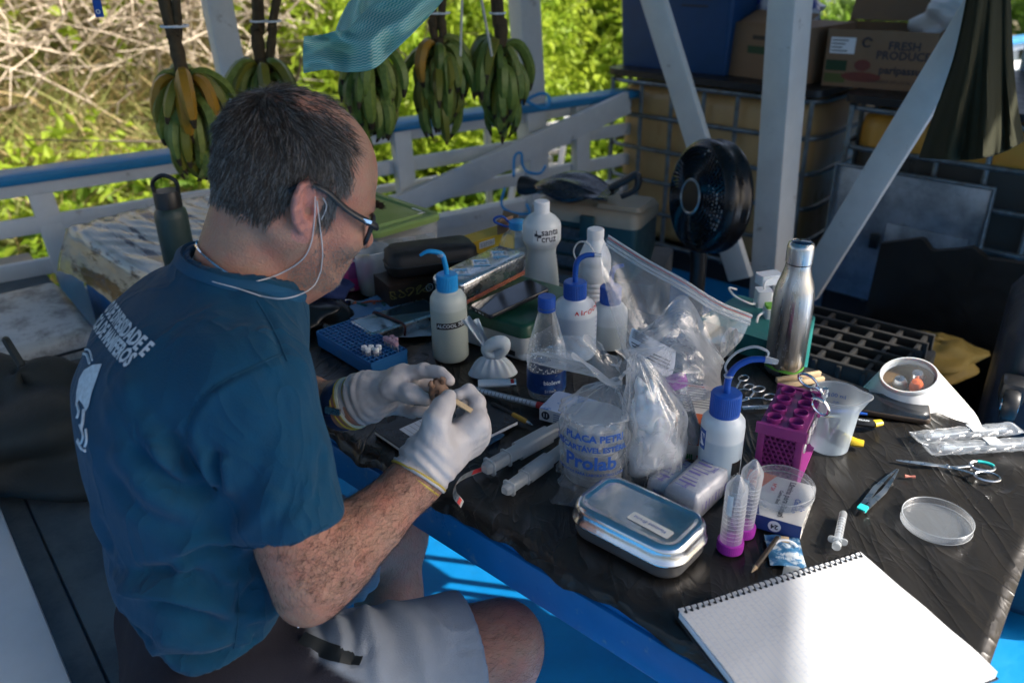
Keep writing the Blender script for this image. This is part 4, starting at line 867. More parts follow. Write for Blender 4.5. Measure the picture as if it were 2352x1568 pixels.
# ---- key points
C7 = W(470, 600, 1.01); HC = W(688, 410, 1.02); HAZ, HPI, HRO = R(29), R(26), R(0); HS = .95
HRm = np.array(Matrix.Rotation(HAZ, 3, 'Z') @ Matrix.Rotation(HPI, 3, 'Y') @ Matrix.Rotation(HRO, 3, 'X'))
def H(x, y, z): return HC+HRm@np.array([x, y, z], float)*HS
SHR = W(574, 880, .965); SHL = C7*2*[1, 1, 0]-SHR*[1, 1, 0]+[0, 0, SHR[2]-.0]+tf*.02
ELR = W(716, 1335, .985); WRR = W(972, 1085, 1.065)
WRL = W(788, 928, 1.205); ELL = np.array([-.47, 1.20, .80])
HPR = np.array([-.405, .755, .555]); HPL = np.array([-.49, .955, .555])
KNR = P(1142, 1472, .545); KNL = P(895, 1205, .545); FTR = np.array([KNR[0]-.02, KNR[1]-.06, .05]); FTL = np.array([KNL[0]+.015, KNL[1]-.02, .05])
# ---- head and neck
Pt, lo, h = sgrid(HC-[.17, .17, .23], HC+[.17, .17, .15], .0021)
Q = ((Pt-f3(HC))@f3(HRm))/HS       # head-local coordinates
Lh = lambda *a: f3(a)
d = ell(Q, (-.012, 0, .022), (.100, .078, .086)); d = smin(d, ell(Q, (.030, 0, -.005), (.066, .066, .080)), .03)
d = smin(d, ell(Q, (.045, 0, -.055), (.050, .055, .062)), .035)                         # face block
d = smin(d, rc(Q, (.0, -.056, -.060), (.062, -.026, -.108), .020, .018), .03); d = smin(d, rc(Q, (.0, .056, -.060), (.062, .026, -.108), .020, .018), .03)   # jaw
d = smin(d, ell(Q, (.074, 0, -.112), (.020, .026, .018)), .022)                          # chin
d = smin(d, rc(Q, (.083, -.034, -.006), (.090, 0, -.004), .012, .012), .014); d = smin(d, rc(Q, (.083, .034, -.006), (.090, 0, -.004), .012, .012), .014)  # brow
d = smin(d, rc(Q, (.094, 0, -.018), (.112, 0, -.052), .008, .013), .012); d = smin(d, rc(Q, (.098, -.012, -.058), (.098, .012, -.058), .010, .010), .01)    # nose
for s in (-1, 1):
    d = smax(d, -ell(Q, (.096, .033*s, -.026), (.016, .018, .012)), .014); d = smin(d, ell(Q, (.078, .032*s, -.027), (.013, .013, .012)), .006)
    d = smin(d, ell(Q, (.066, .046*s, -.052), (.022, .020, .020)), .025)                  # cheekbones
d = smin(d, rc(Q, (.088, -.016, -.082), (.088, .016, -.082), .009, .009), .012); d = smin(d, rc(Q, (.086, -.014, -.094), (.086, .014, -.094), .008, .008), .010)
# neck
iH = lambda p: HRm.T@(np.array(p)-HC)/HS
nk0 = iH(C7+np.array([0, 0, -.045])+tf*.036); nk1 = np.array([-.035, 0, -.045])
d = smin(d, rc(Q, nk0, nk1, .068, .059), .035)
thr = iH(C7+tf*.10+np.array([0, 0, -.04])); d = smin(d, rc(Q, thr, (.01, 0, -.085), .040, .038), .03)
for s in (-1, 1): d = smin(d, rc(Q, (-.035, .060*s, -.055), iH(C7+tf*.12-tlv*(-.02*s)+np.array([0, 0, -.045])), .012, .010), .022)
# ears
def ear(d, s):
    c = np.array([-.012, .080*s, -.022])
    a_ = np.array([-.30, 0, .95]); a_ /= np.linalg.norm(a_); w_ = np.array([.92, -.36*s, .22]); w_ -= a_*(w_@a_); w_ /= np.linalg.norm(w_); n_ = np.cross(w_, a_)*1.0
    if n_[1]*s < 0: n_ = -n_
    Rm_ = np.stack([w_, n_, a_], 1); q = (Q-f3(c))@f3(Rm_)
    e = ell(q, (-.002, .001, .0), (.0185, .0055, .030)); e = smin(e, ell(q, (.004, -.003, -.024), (.011, .006, .013)), .006)
    e = smax(e, -ell(q, (.004, .007, -.004), (.0110, .0095, .0140)), .003); e = smax(e, -ell(q, (.000, .0080, .011), (.0125, .0068, .0125)), .003)
    path = [(.012, .001, .016), (.010, .004, .026), (.002, .005, .0315), (-.009, .006, .028), (-.0165, .007, .016), (-.0185, .006, .0), (-.0145, .004, -.015), (-.006, .002, -.026)]
    e = chain(e, q, path, [.0032, .0036, .004, .0042, .0040, .0036, .0032, .0030], .003)
    e = chain(e, q, [(-.006, .004, .016), (-.010, .006, .002), (-.006, .005, -.011), (.002, .004, -.015)], [.0028, .0032, .003, .0028], .004)
    e = smin(e, ell(q, (.0135, .003, -.006), (.0042, .0045, .006)), .004)
    e = smax(e, -ell(q, (.009, .004, -.007), (.0045, .0085, .0055)), .003)
    return smin(d, e, .006)
d = ear(d, -1); d = ear(d, 1)
d = d*HS; V1, F1 = surfnet(d, lo, h); V1 = relax(V1, F1, 1, .4)
# ---- right arm / left arm / legs
def limb(lo, hi, h, parts, k=.03, extra=None):
    Pt, lo_, h_ = sgrid(lo, hi, h); d = None
    for pts, rads in parts: d = chain(d, Pt, pts, rads, k)
    if extra: d = extra(d, Pt)
    V, F = surfnet(d, lo_, h_); return relax(V, F, 2), F
def bb(pts, m): a = np.array(pts); return a.min(0)-m, a.max(0)+m
def mix(a, b, t): return np.array(a)*(1-t)+np.array(b)*t
upE = np.cross(WRR-ELR, [0, 0, 1.]); upE /= np.linalg.norm(upE)
olec = ELR+(ELR-WRR)/np.linalg.norm(ELR-WRR)*.016+np.array([0, 0, -.018])
V2, F2 = limb(*bb([SHR, ELR, WRR, olec], .09), .0032, [([SHR, mix(SHR, ELR, .45), mix(SHR, ELR, .8), ELR], [.056, .050, .044, .040]), ([ELR, mix(ELR, WRR, .25)+np.array([.0, -.003, .003]), mix(ELR, WRR, .55), mix(ELR, WRR, .85), WRR, mix(ELR, WRR, 1.12)], [.0385, .0395, .0325, .0268, .0255, .026]), ([olec, ELR], [.018, .032])], .03)
V3, F3 = limb(*bb([SHL, ELL, WRL], .09), .0042, [([SHL, ELL], [.056, .043]), ([ELL, mix(ELL, WRL, .3), mix(ELL, WRL, .7), WRL, mix(ELL, WRL, 1.1)], [.043, .045, .033, .029, .027])], .03)
def foot(k, t): return [k, t]
legs = []
for hp, kn, ft in ((HPR, KNR, FTR), (HPL, KNL, FTL)):
    s_ = ft-kn; fdir = np.array([kn[0]-hp[0], kn[1]-hp[1], 0]); fdir /= np.linalg.norm(fdir)
    legs += [([hp, mix(hp, kn, .5), mix(hp, kn, .85), kn], [.086, .074, .059, .054]), ([kn+fdir*.012, kn+fdir*.010+[0, 0, -.03], mix(kn, ft, .3)-fdir*.02, mix(kn, ft, .65)-fdir*.005, ft], [.052, .050, .056, .042, .034]), ([ft, ft+fdir*.15+[0, 0, -.02]], [.036, .026])]
V4, F4 = limb(*bb([HPR, HPL, KNR, KNL, FTR, FTL, FTR+[.15, 0.15, 0], FTL+[.15, .15, 0]], .12), .007, legs, .03)
# torso core, hidden by the clothes, carries the limbs
V5, F5 = limb(*bb([SHR, SHL, HPR, HPL, C7], .14), .012, [([mix(HPR, HPL, .5), mix(mix(HPR, HPL, .5), C7, .5)-tf*.0, mix(mix(HPR, HPL, .5), C7, .85)], [.085, .075, .045]), ([SHR-[0, 0, .02]+tf*.01, SHL-[0, 0, .02]+tf*.01], [.04, .04]), ([HPR, HPL], [.08, .08]), ([C7-[0, 0, .16]+tf*.02, C7-[0, 0, .07]+tf*.04], [.055, .050])], .06)
Vs = [V1, V2, V3, V4, V5]; Fs = [F1, F2, F3, F4, F5]; off = np.cumsum([0]+[len(v) for v in Vs])
BV = np.concatenate(Vs); BF = np.concatenate([f+o_ for f, o_ in zip(Fs, off)])
# scalp test in head-local coordinates
def hairden(q):
    x, y, z = q; s = abs(y)
    if x > .062 or z < -.085: return 0
    front = .046 - .06*max(0, .055-z)*0 + (.0 if z < .03 else -.006) - .45*max(0, z-.03)*.5
    line = -.060 if x < -.045 else (-.060+(x+.045)/.03*.055 if x < -.015 else -.004)
    if x > .010 and s > .05: line = -.002 if x < .018 else .0
    if .012 < x < .030 and s > .058: line = -.045           # sideburn
    if x > .030: line = .004+(x-.03)*.9
    if z < line or x > front: return 0
    den = 1.0
    top = max(0, z-.064)/.03
    if top > 0: den -= .90*min(top, 1)*(1 if x > -.055 else .35)
    den *= min(1, (front-x)/.028+.10)*min(1, (z-line)/.018+.2); return max(den, 0)
cen = BV[BF].mean(1); mi = np.zeros(len(BF), int); hl = (cen[:len(F1)]-HC)@HRm/HS
hd = np.array([hairden(q) for q in hl]); mi[:len(F1)][hd > .35] = 1
earq = (np.abs(hl[:, 1]) > .0765) & (hl[:, 0] < .02) & (hl[:, 0] > -.045) & (hl[:, 2] < .02) & (hl[:, 2] > -.065); mi[:len(F1)][earq] = 2
body = npmesh('body', MP(BV), BF, [skin_m, scalp_m, ear_m], man, mi)
BB = bvh(BV, BF)
# ---- t-shirt
Pt, lo, h = sgrid(np.minimum(C7, HPR)-[.24, .32, 0]+[0, 0, -.07], np.maximum(C7, HPL)+[.30, .34, .03], .0048)
lo_z = HPR[2]
st = np.array([  # z, forward offset, lateral offset, half lateral, half depth
    [.44, .022, 0, .172, .120], [.52, .022, 0, .172, .120], [.60, .010, 0, .168, .118], [.70, -.002, 0, .163, .115], [.80, -.008, 0, .160, .112], [.90, -.026, 0, .166, .118], [.98, -.036, 0, .162, .116], [1.04, -.026, 0, .146, .104], [1.08, -.008, 0, .112, .082], [1.11, .022, 0, .06, .05]])
B0 = mix(HPR, HPL, .5)
def torso(Pt, grow=0.0):
    z = Pt[..., 2]; g = lambda c: np.interp(z, st[:, 0], st[:, c]).astype(np.float32)
    tz = np.clip((z-.56)/(C7[2]-.56), 0, 1.1); cx = B0[0]+(C7[0]-B0[0])*tz; cy = B0[1]+(C7[1]-B0[1])*tz
    dx, dy = Pt[..., 0]-cx, Pt[..., 1]-cy; u = dx*tlv[0]+dy*tlv[1]-g(2); v = dx*tf[0]+dy*tf[1]-g(1); a, b = g(3)+grow, g(4)+grow
    n = 2.35; r = (np.abs(u/a)**n+np.abs(v/b)**n+1e-9)**(1/n); return (r-1)*np.minimum(a, b)*.9
def trace(x, y):
    s_ = np.linspace(.75, 1.4, 260); q_ = np.array([W(x, y, a) for a in s_], np.float32); v_ = torso(q_); return q_[int(np.argmax(v_ < 0))] if (v_ < 0).any() else q_[int(np.argmin(v_))]
d = torso(Pt); d = smax(d, (Pt[..., 2]-(C7[2]+.0)), .03); hemA, hemB, hemC = [trace(*q_) for q_ in ((272, 1425), (430, 1550), (640, 1440))]; hn_ = np.cross(hemB-hemA, hemC-hemA); hn_ = hn_/np.linalg.norm(hn_)*(1 if hn_[2] > 0 else -1); d = smax(d, -((Pt-f3(hemA))@f3(hn_)), .014)
d = smin(d, rc(Pt, SHR+[0, 0, -.01], SHL+[0, 0, -.01], .062, .062), .07)
d = smin(d, rc(Pt, SHR, C7+[0, 0, -.072]+tf*.03, .055, .062), .05); d = smin(d, rc(Pt, SHL, C7+[0, 0, -.072]+tf*.03, .055, .062), .05); d = smin(d, rc(Pt, C7+[0, 0, -.122]+tf*.004, C7+[0, 0, -.060]+tf*.030, .092, .070), .045)
def sleeve(d, S, E_, t1, r0, r1):
    ax = (E_-S)/np.linalg.norm(E_-S); e = mix(S, E_, t1); s_ = chain(None, Pt, [S, mix(S, E_, .35), mix(S, E_, .8)], [r0, r0*1.02, r1], .02)
    cut = (Pt-f3(e))@f3(ax); s_ = smax(s_, cut, .008); inner = rc(Pt, mix(S, E_, .35), mix(S, E_, 1.0), r0-.016, r1-.007); s_ = smax(s_, -np.maximum(inner, -(cut+.05)), .004)
    return smin(d, s_, .022)
d = sleeve(d, SHR, ELR, .745, .063, .061); d = sleeve(d, SHL, ELL, .62, .066, .066)
# collar opening
nkd = rc(Pt, HC+HRm@nk0*HS-tf*.002, HC+HRm@nk1*HS, .0668, .057); d = smax(d, -np.maximum(nkd, -(Pt[..., 2]-(C7[2]-.080)+((Pt-f3(C7))@f3(tf))*.50)), .006)
VS, FS = surfnet(d, lo, h); VS = relax(VS, FS, 2); SB = bvh(VS, FS)
folds = [  # photo polylines, height mm (+ridge, -crease), width mm
    ([(644, 813), (504, 881), (443, 943), (428, 1014), (446, 1068), (500, 1129)], -2.2, 4), ([(655, 822), (512, 892), (455, 950), (440, 1016), (458, 1068)], 1.5, 6),
    ([(380, 985), (428, 1076), (500, 1140)], -9, 11), ([(300, 1010), (396, 1105), (500, 1142)], -6, 10), ([(340, 1000), (410, 1090), (500, 1130)], 6, 10), ([(465, 1025), (480, 1080), (500, 1128)], 6, 8), ([(490, 1030), (500, 1080), (510, 1135)], -6, 7), ([(515, 1040), (515, 1090), (520, 1140)], 4, 7),
    ([(250, 1020), (330, 1120), (430, 1180)], 4, 14), ([(240, 1080), (330, 1180), (450, 1225)], -3, 12),
    ([(259, 1318), (313, 1342), (393, 1352), (450, 1374), (540, 1418)], 10, 12), ([(300, 1322), (400, 1322), (520, 1340)], -8, 11), ([(330, 1372), (420, 1392), (530, 1446)], -6, 12), ([(400, 1342), (418, 1303), (439, 1317)], 6, 8), ([(393, 1274), (468, 1234), (540, 1238)], 6, 10), ([(400, 1295), (480, 1262), (560, 1268)], -5, 9), ([(560, 1330), (480, 1330), (430, 1345)], 5, 9), ([(600, 1330), (560, 1380), (545, 1410)], -4, 9), ([(560, 1420), (610, 1410), (650, 1380)], 4, 9),
    ([(537, 1256), (652, 1256), (753, 1205)], -1.6, 3.5), ([(530, 1236), (600, 1180), (640, 1120)], 3, 12), ([(520, 1200), (560, 1130), (600, 1070)], -3, 12), ([(700, 1180), (735, 1100), (745, 1020)], -3, 9), ([(640, 1230), (700, 1160), (720, 1090)], 3, 11),
    ([(548, 1300), (548, 1414), (538, 1490)], -1.6, 3.5), ([(263, 1450), (328, 1508), (454, 1522), (544, 1497), (652, 1443)], -8, 8), ([(270, 1470), (340, 1525), (454, 1540), (560, 1512), (660, 1455)], 6, 8), ([(350, 1460), (450, 1480), (540, 1460)], 4, 12), ([(270, 1400), (300, 1450), (360, 1490)], -5, 9),
    ([(270, 850), (324, 942), (370, 1010), (420, 1060)], 3, 16), ([(232, 900), (290, 1015), (350, 1090)], 3, 14), ([(300, 880), (350, 960), (400, 1020)], -2.5, 12),
    ([(590, 690), (630, 760), (660, 840)], -2.5, 6), ([(540, 665), (600, 700), (650, 770)], 2, 9), ([(230, 1180), (262, 1290), (300, 1330)], -3, 14), ([(210, 1150), (245, 1260), (280, 1300)], 3, 12)]
NS = vnormals(VS, FS); disp = np.zeros(len(VS))
for pl_, amp, wd in folds:
    pts = np.array([hit(SB, *q)[0] for q in smoothpath(np.array(pl_, float), 4*len(pl_))]); L_ = len(pts); best = np.full(len(VS), 9.0); tt = np.zeros(len(VS))
    near = np.where((np.abs(VS-pts.mean(0)) < np.ptp(pts, axis=0)/2+.05).all(1))[0]
    for i in range(L_-1):
        a, b = pts[i], pts[i+1]; ab = b-a; t = np.clip(((VS[near]-a)@ab)/(ab@ab+1e-12), 0, 1); dd = np.linalg.norm(VS[near]-a-t[:, None]*ab, axis=1); u = dd < best[near]; best[near[u]] = dd[u]; tt[near[u]] = (i+t[u])/(L_-1)
    disp += 2.2*amp*1e-3*np.exp(-(best/(wd*1e-3))**2)*np.clip(np.sin(np.pi*np.clip(tt, .03, .97))*1.6, 0, 1)
nz_ = .0022*np.sin(VS[:, 0]*41+VS[:, 2]*23)*np.sin(VS[:, 2]*37-VS[:, 1]*29)+.0008*np.sin(VS[:, 0]*90-VS[:, 2]*75+VS[:, 1]*60)
VS = VS+NS*(disp+nz_)[:, None]; SB = bvh(VS, FS)
shirt = npmesh('t_shirt', MP(VS), FS, [shirt_m], man)
# collar band
ang_ = np.linspace(0, 2*math.pi, 49); cpts = []
for a in ang_:
    dv = math.cos(a)*tf+math.sin(a)*tlv; axp = HC+HRm@mix(nk0, nk1, .22)*HS+[0, 0, -.012]; r_ = SB.find_nearest(Vector(axp+dv*.078+np.array([0, 0, .012-.034*math.cos(a)])))[0]; cpts.append(np.array(r_))
tube(MP(smoothpath(cpts, 90)), .0050, 6, flat=1.6, cap=False).build('collar', M_('collar_rib', (.004, .062, .13), .85, var=.1, bump=.6, bscale=900), shirt)
seam_m = M_('shirt_seam', (.002, .045, .09), .9)
for pl_ in ([(644, 813), (504, 881), (443, 943), (428, 1014), (446, 1068), (500, 1129)], [(537, 1256), (652, 1256), (753, 1205)], [(548, 1300), (548, 1414), (538, 1490)], [(590, 690), (630, 760), (660, 830)]):
    tube(MP(np.array([hit(SB, *q, .0002)[0] for q in smoothpath(np.array(pl_, float), 40)])), .0011, 5).build('seam', seam_m, shirt)
# print on the back
def decal(m, O, ex, ey, lift=.0012):
    nn = Vector(np.cross(ex, ey)).normalized()
    def fn(x, y, z):
        p = Vector(O+np.array(ex)*x+np.array(ey)*y); r = SB.ray_cast(p+nn*.12, -nn, .3)
        q = r[0]+r[1]*lift if r[0] is not None else p
        return tuple(MP(np.array(q)))
    return m.map(fn)
print_m = M_('shirt_print', (.55, .60, .64), .8, var=.25, vscale=150)
for s, e0_, e1_, vis in (('LABORATÓRIO DE DIVERSIDADE E', (342, 808), (236, 712), .64), ('GENÉTICA DE MAMÍFEROS', (303, 832), (224, 754), .80)):
    O = hit(SB, *e0_)[0]; A_ = hit(SB, *e1_)[0]; ex = (O-A_)/np.linalg.norm(O-A_); n_ = hit(SB, (e0_[0]+e1_[0])/2, (e0_[1]+e1_[1])/2)[1]; n0_ = hit(SB, *e0_)[1]; ey = np.cross(n_, ex); ey /= np.linalg.norm(ey)
    if ey[2] < 0: ey = -ey
    tm_ = text(s, .0255, 'RIGHT', bold=.0010, sub=.006, sx=.70); path = [(O, n0_)]; dv_ = -ex
    for _ in range(140):
        p_, m_ = path[-1]; dv_ = dv_-m_*(dv_@m_); dv_ /= np.linalg.norm(dv_); r_ = SB.find_nearest(Vector(p_+dv_*.002)); m2 = np.array(r_[1]); m2 = m2 if m2@m_ > 0 else -m2; m2 = m_*.85+m2*.15; m2 /= np.linalg.norm(m2); path.append((np.array(r_[0]), m2))
    def along(x, y, z):
        f_ = min(max(-x/.002, 0), 138.9); i_ = int(f_); a_ = f_-i_; p_ = path[i_][0]*(1-a_)+path[i_+1][0]*a_; m_ = path[i_][1]; tt_ = path[i_+1][0]-path[i_][0]; tt_ = tt_/(np.linalg.norm(tt_)+1e-9); up_ = np.cross(tt_, m_); up_ = up_ if up_[2] > 0 else -up_
        q_ = SB.find_nearest(Vector(p_+up_*y)); return tuple(MP(np.array(q_[0])+m_*.0014))
    tm_.map(along).build('shirt_lettering', print_m, shirt, smooth=False)
def outline(poly, B, lift=.0012):
    bm = bmesh.new(); vs_ = [bm.verts.new((x, y, 0)) for x, y in poly]; f_ = bm.faces.new(vs_); bmesh.ops.triangulate(bm, faces=[f_])
    for _ in range(2): bmesh.ops.subdivide_edges(bm, edges=[e for e in bm.edges if e.calc_length() > 8], cuts=1); bmesh.ops.triangulate(bm, faces=bm.faces[:])
    bm.verts.index_update(); m = MB().add([MP(hit(B, v.co.x, v.co.y, lift)[0]) for v in bm.verts], [[v.index for v in f.verts] for f in bm.faces]); bm.free(); return m
outline([(236, 836), (226, 864), (212, 905), (206, 932), (199, 945), (193, 930), (184, 918), (180, 925), (176, 935), (178, 900), (184, 870), (195, 850), (215, 838)], SB).build('shirt_bat_print', print_m, shirt, smooth=False)
for pl_, w in (([(187, 812), (200, 815), (207, 835)], .0016), ([(190, 802), (206, 805), (213, 828)], .0012), ([(194, 940), (192, 965), (188, 985)], .002), ([(184, 975), (192, 1000), (186, 1018), (180, 1008)], .0012), ([(198, 985), (200, 1010), (196, 1025)], .0014), ([(180, 1012), (190, 1030), (198, 1034)], .002), ([(178, 925), (182, 945), (178, 960)], .0016)):
    tube(MP(np.array([hit(SB, *q, .0006)[0] for q in smoothpath(np.array(pl_, float), 14)])), w, 5).build('shirt_bat_print', print_m, shirt)
# ---- shorts
Pt, lo, h = sgrid(*[np.array(q) for q in (bb([HPR, HPL, KNR, KNL], .14))], .005)
d = None
for hp, kn, t1, r0, r1 in ((HPR, KNR, .90, .104, .084), (HPL, KNL, .80, .104, .086)):
    ax = (kn-hp)/np.linalg.norm(kn-hp); e = mix(hp, kn, t1); cut = (Pt-f3(e))@f3(ax); s_ = chain(None, Pt, [hp, mix(hp, kn, .5), mix(hp, kn, .95)], [r0, .5*(r0+r1), r1], .02)
    s_ = smax(s_, cut, .006); s_ = smax(s_, -np.maximum(rc(Pt, mix(hp, kn, .3), kn, r0-.018, r1-.014), -(cut+.03)), .004); d = s_ if d is None else smin(d, s_, .04)
d = smin(d, rc(Pt, HPR+[0, 0, .0]+tf*.02, HPL+tf*.02, .098, .098), .05); d = smin(d, rc(Pt, B0+tf*.01, B0+[0, 0, .10]+tf*.03, .10, .092), .05); d = smax(d, Pt[..., 2]-.70, .01)
d = smax(d, .452-Pt[..., 2], .03)
VH, FH = surfnet(d, lo, h); VH = relax(VH, FH, 2); NH = vnormals(VH, FH); HB = bvh(VH, FH); disp = np.zeros(len(VH))
for pl_, amp, wd in (([(830, 1370), (850, 1430), (862, 1500), (870, 1568)], 8, 10), ([(862, 1380), (900, 1440), (915, 1520)], -5, 12), ([(890, 1385), (945, 1430), (968, 1500), (975, 1560)], 6, 12), ([(800, 1400), (815, 1450), (810, 1510)], -8, 10), ([(940, 1385), (1000, 1420), (1030, 1480)], 4, 12), ([(770, 1420), (790, 1470), (780, 1510)], 7, 9), ([(735, 1430), (740, 1480), (720, 1530)], -6, 9), ([(1085, 1385), (1106, 1440), (1095, 1540)], -2, 4), ([(1000, 1440), (1060, 1450), (1090, 1440)], 2, 6)):
    pts = np.array([hit(HB, *q)[0] for q in smoothpath(np.array(pl_, float), 12)]); best = np.full(len(VH), 9.)
    for i in range(len(pts)-1):
        a, b = pts[i], pts[i+1]; ab = b-a; t = np.clip(((VH-a)@ab)/(ab@ab+1e-12), 0, 1); best = np.minimum(best, np.linalg.norm(VH-a-t[:, None]*ab, axis=1))
    disp += amp*1e-3*np.exp(-(best/(wd*1e-3))**2)
VH = VH+NH*(disp+.001*np.sin(VH[:, 0]*60+VH[:, 1]*45)*np.sin(VH[:, 2]*50))[:, None]; HB = bvh(VH, FH)
cH = VH; tr_ = ((cH-HPR)@(KNR-HPR))/((KNR-HPR)@(KNR-HPR)); tl2 = ((cH-HPL)@(KNL-HPL))/((KNL-HPL)@(KNL-HPL)); dR = np.linalg.norm(cH-HPR-np.clip(tr_, 0, 1)[:, None]*(KNR-HPR), axis=1); dL = np.linalg.norm(cH-HPL-np.clip(tl2, 0, 1)[:, None]*(KNL-HPL), axis=1)
sd = np.cross((KNR-HPR)/np.linalg.norm(KNR-HPR), [0, 0, 1.]); ss = (cH-HPR-np.clip(tr_, 0, 1)[:, None]*(KNR-HPR))@sd; zz_ = cH[:, 2]-HPR[2]
sidew = np.clip((ss-.02)/.05, 0, 1)*(dR < dL); lim = .36+.26*sidew*np.clip(1-(zz_-.0)/.12, 0, 1)
dk = np.clip((lim-np.where(dR < dL, tr_, tl2))/.03+.5, 0, 1)
shorts = npmesh('shorts', MP(VH), FH, [shorts_l], man); at_ = shorts.data.attributes.new('panel', 'FLOAT', 'POINT'); at_.data.foreach_set('value', dk.astype(np.float32))
N, L = nodes(shorts_l); b = N['Principled BSDF']; src = b.inputs['Base Color'].links[0].from_socket; an_ = N.new('ShaderNodeAttribute'); an_.attribute_name = 'panel'; mx = N.new('ShaderNodeMixRGB'); mx.inputs[2].default_value = (.020, .020, .028, 1); L.new(an_.outputs['Fac'], mx.inputs[0]); L.new(src, mx.inputs[1]); L.new(mx.outputs[0], b.inputs['Base Color'])
pp = [hit(HB, x, y, .001)[0] for x, y in smoothpath(np.array([(690, 1468), (740, 1490), (790, 1505), (832, 1512)], float), 14)]
tube(MP(np.array(pp)), .011, 6, flat=.12, upv=hit(HB, 760, 1497)[1]).build('pocket_tape', M_('tape_black', (.012, .016, .018), .6), shorts)
lathe([(0, .002), (.004, .0018), (.005, 0)], 14).mv(*MP(hit(HB, 686, 1438, .002)[0])).build('button', chrome, shorts)
# ---- gloves: five fingers each
def glove(name, wrist, fore, palm, fingers, thumb, cuff_r, extra=None):
    allp = [wrist, fore]+[q for f_ in fingers+[thumb] for q in f_[0]]; Pt, lo, h = sgrid(*bb(allp, .035), .0019); d = None
    d = rc(Pt, fore, wrist, cuff_r*1.10, cuff_r)
    for q, r in palm: d = smin(d, rc(Pt, wrist, q, cuff_r*.86, r), .020)
    for i in range(len(palm)-1): d = smin(d, rc(Pt, palm[i][0], palm[i+1][0], palm[i][1], palm[i+1][1]), .014)
    ds = [chain(None, Pt, pts, rad, .004) for pts, rad in fingers]
    for e in ds: d = smin(d, e, .009)
    d = smin(d, chain(None, Pt, thumb[0], thumb[1], .010), .016)
    ax = (wrist-fore)/np.linalg.norm(wrist-fore); d = smax(d, -((Pt-f3(fore))@f3(ax)), .003)
    V, F = surfnet(d, lo, h); V = relax(V, F, 2); n_ = vnormals(V, F)
    t = (V-wrist)@ax; cr_ = np.exp(-((t+.02)/.03)**2)*.0016*np.sin(t*420+2*np.sin(V[:, 0]*60))+.0007*np.sin(V[:, 0]*230+V[:, 2]*190)*np.sin(V[:, 1]*210-V[:, 2]*120)
    # rolled cuff
    V = V+n_*(cr_+.0022*np.exp(-((V-fore)@ax/.004)**2))[:, None]
    return npmesh(name, MP(V), F, [glove_m], man), bvh(V, F)
def w3(*q): return [W(*a) for a in q]
foreL = WRL+(WRL-ELL)/np.linalg.norm(WRL-ELL)*.0; foreL = W(806, 926, 1.20); wrL = W(842, 912, 1.185)
glL, GLB = glove('glove', wrL, foreL, [(W(922, 866, 1.165), .0155), (W(925, 884, 1.185), .016), (W(915, 904, 1.205), .015), (W(893, 925, 1.215), .0135)],
    [(w3((922, 866, 1.165), (972, 850, 1.150), (1010, 857, 1.135), (1031, 874, 1.125)), [.0118, .0102, .0092, .0080]), (w3((925, 884, 1.185), (978, 880, 1.175), (1008, 893, 1.165), (1014, 912, 1.155)), [.0115, .010, .009, .008]), (w3((915, 904, 1.205), (962, 912, 1.205), (985, 930, 1.195), (976, 945, 1.180)), [.011, .0098, .009, .008]), (w3((893, 925, 1.215), (925, 940, 1.205), (945, 947, 1.190), (956, 944, 1.175)), [.0100, .0092, .0085, .0078])],
    (w3((858, 915, 1.165), (900, 893, 1.140), (942, 904, 1.125), (978, 917, 1.120)), [.0185, .0145, .0120, .0092]), .0305)
foreR = W(962, 1092, 1.06); wrR = W(985, 1058, 1.065)
glR, GRB = glove('glove', wrR, foreR, [(W(1092, 975, 1.085), .0170), (W(1090, 995, 1.110), .0170), (W(1080, 1012, 1.130), .0160), (W(1066, 1026, 1.145), .0145)],
    [(w3((1092, 975, 1.085), (1097, 922, 1.100), (1076, 898, 1.105), (1052, 906, 1.100)), [.0122, .0104, .0094, .0080]), (w3((1090, 995, 1.110), (1100, 945, 1.130), (1083, 918, 1.140), (1062, 926, 1.135)), [.0120, .0104, .0094, .0082]), (w3((1080, 1012, 1.130), (1094, 968, 1.155), (1078, 942, 1.160), (1058, 946, 1.150)), [.0115, .010, .009, .008]), (w3((1066, 1026, 1.145), (1080, 990, 1.170), (1066, 968, 1.172), (1050, 970, 1.160)), [.0105, .0092, .0085, .0078])],
    (w3((1000, 1020, 1.050), (1002, 968, 1.048), (1018, 935, 1.060), (1032, 910, 1.072)), [.0225, .0165, .0132, .0098]), .0310)
# rubber bands, cuff edges, watch
def ringat(c, ax, r, rad, nm, m_, flat=1.0, tilt=0, squash=1.0, parent=None, n=36, wob=0):
    ax = np.array(ax)/np.linalg.norm(ax); u = np.cross(ax, [0, 0, 1.]); u /= np.linalg.norm(u); v = np.cross(ax, u); pts = [np.array(c)+r*(math.cos(a)*u+squash*math.sin(a)*v)+ax*(tilt*math.cos(a)*r+wob*math.sin(3*a)) for a in np.linspace(0, 2*math.pi, n)]
    return tube(MP(np.array(pts)), rad, 8, cap=False, flat=flat, upv=ax).build(nm, m_, parent or man)
axL = wrL-foreL; axR = wrR-foreR
yel = M_('rubber_yellow', (.50, .36, .05), .5); pal = M_('rubber_pale', (.62, .60, .45), .5)
ringat(foreL+axL*.02, axL, .0375, .0017, 'rubber_band', yel, tilt=.12); ringat(foreL-axL*.08, axL, .0372, .0017, 'rubber_band', yel, tilt=-.05); ringat(foreL+axL*.16, axL, .0368, .0020, 'rubber_band', pal, tilt=.05); ringat(foreL+axL*.26, axL, .0362, .0020, 'rubber_band', pal, tilt=.0); ringat(foreL+axL*.45, axL, .0352, .0013, 'rubber_band', yel, tilt=.18)
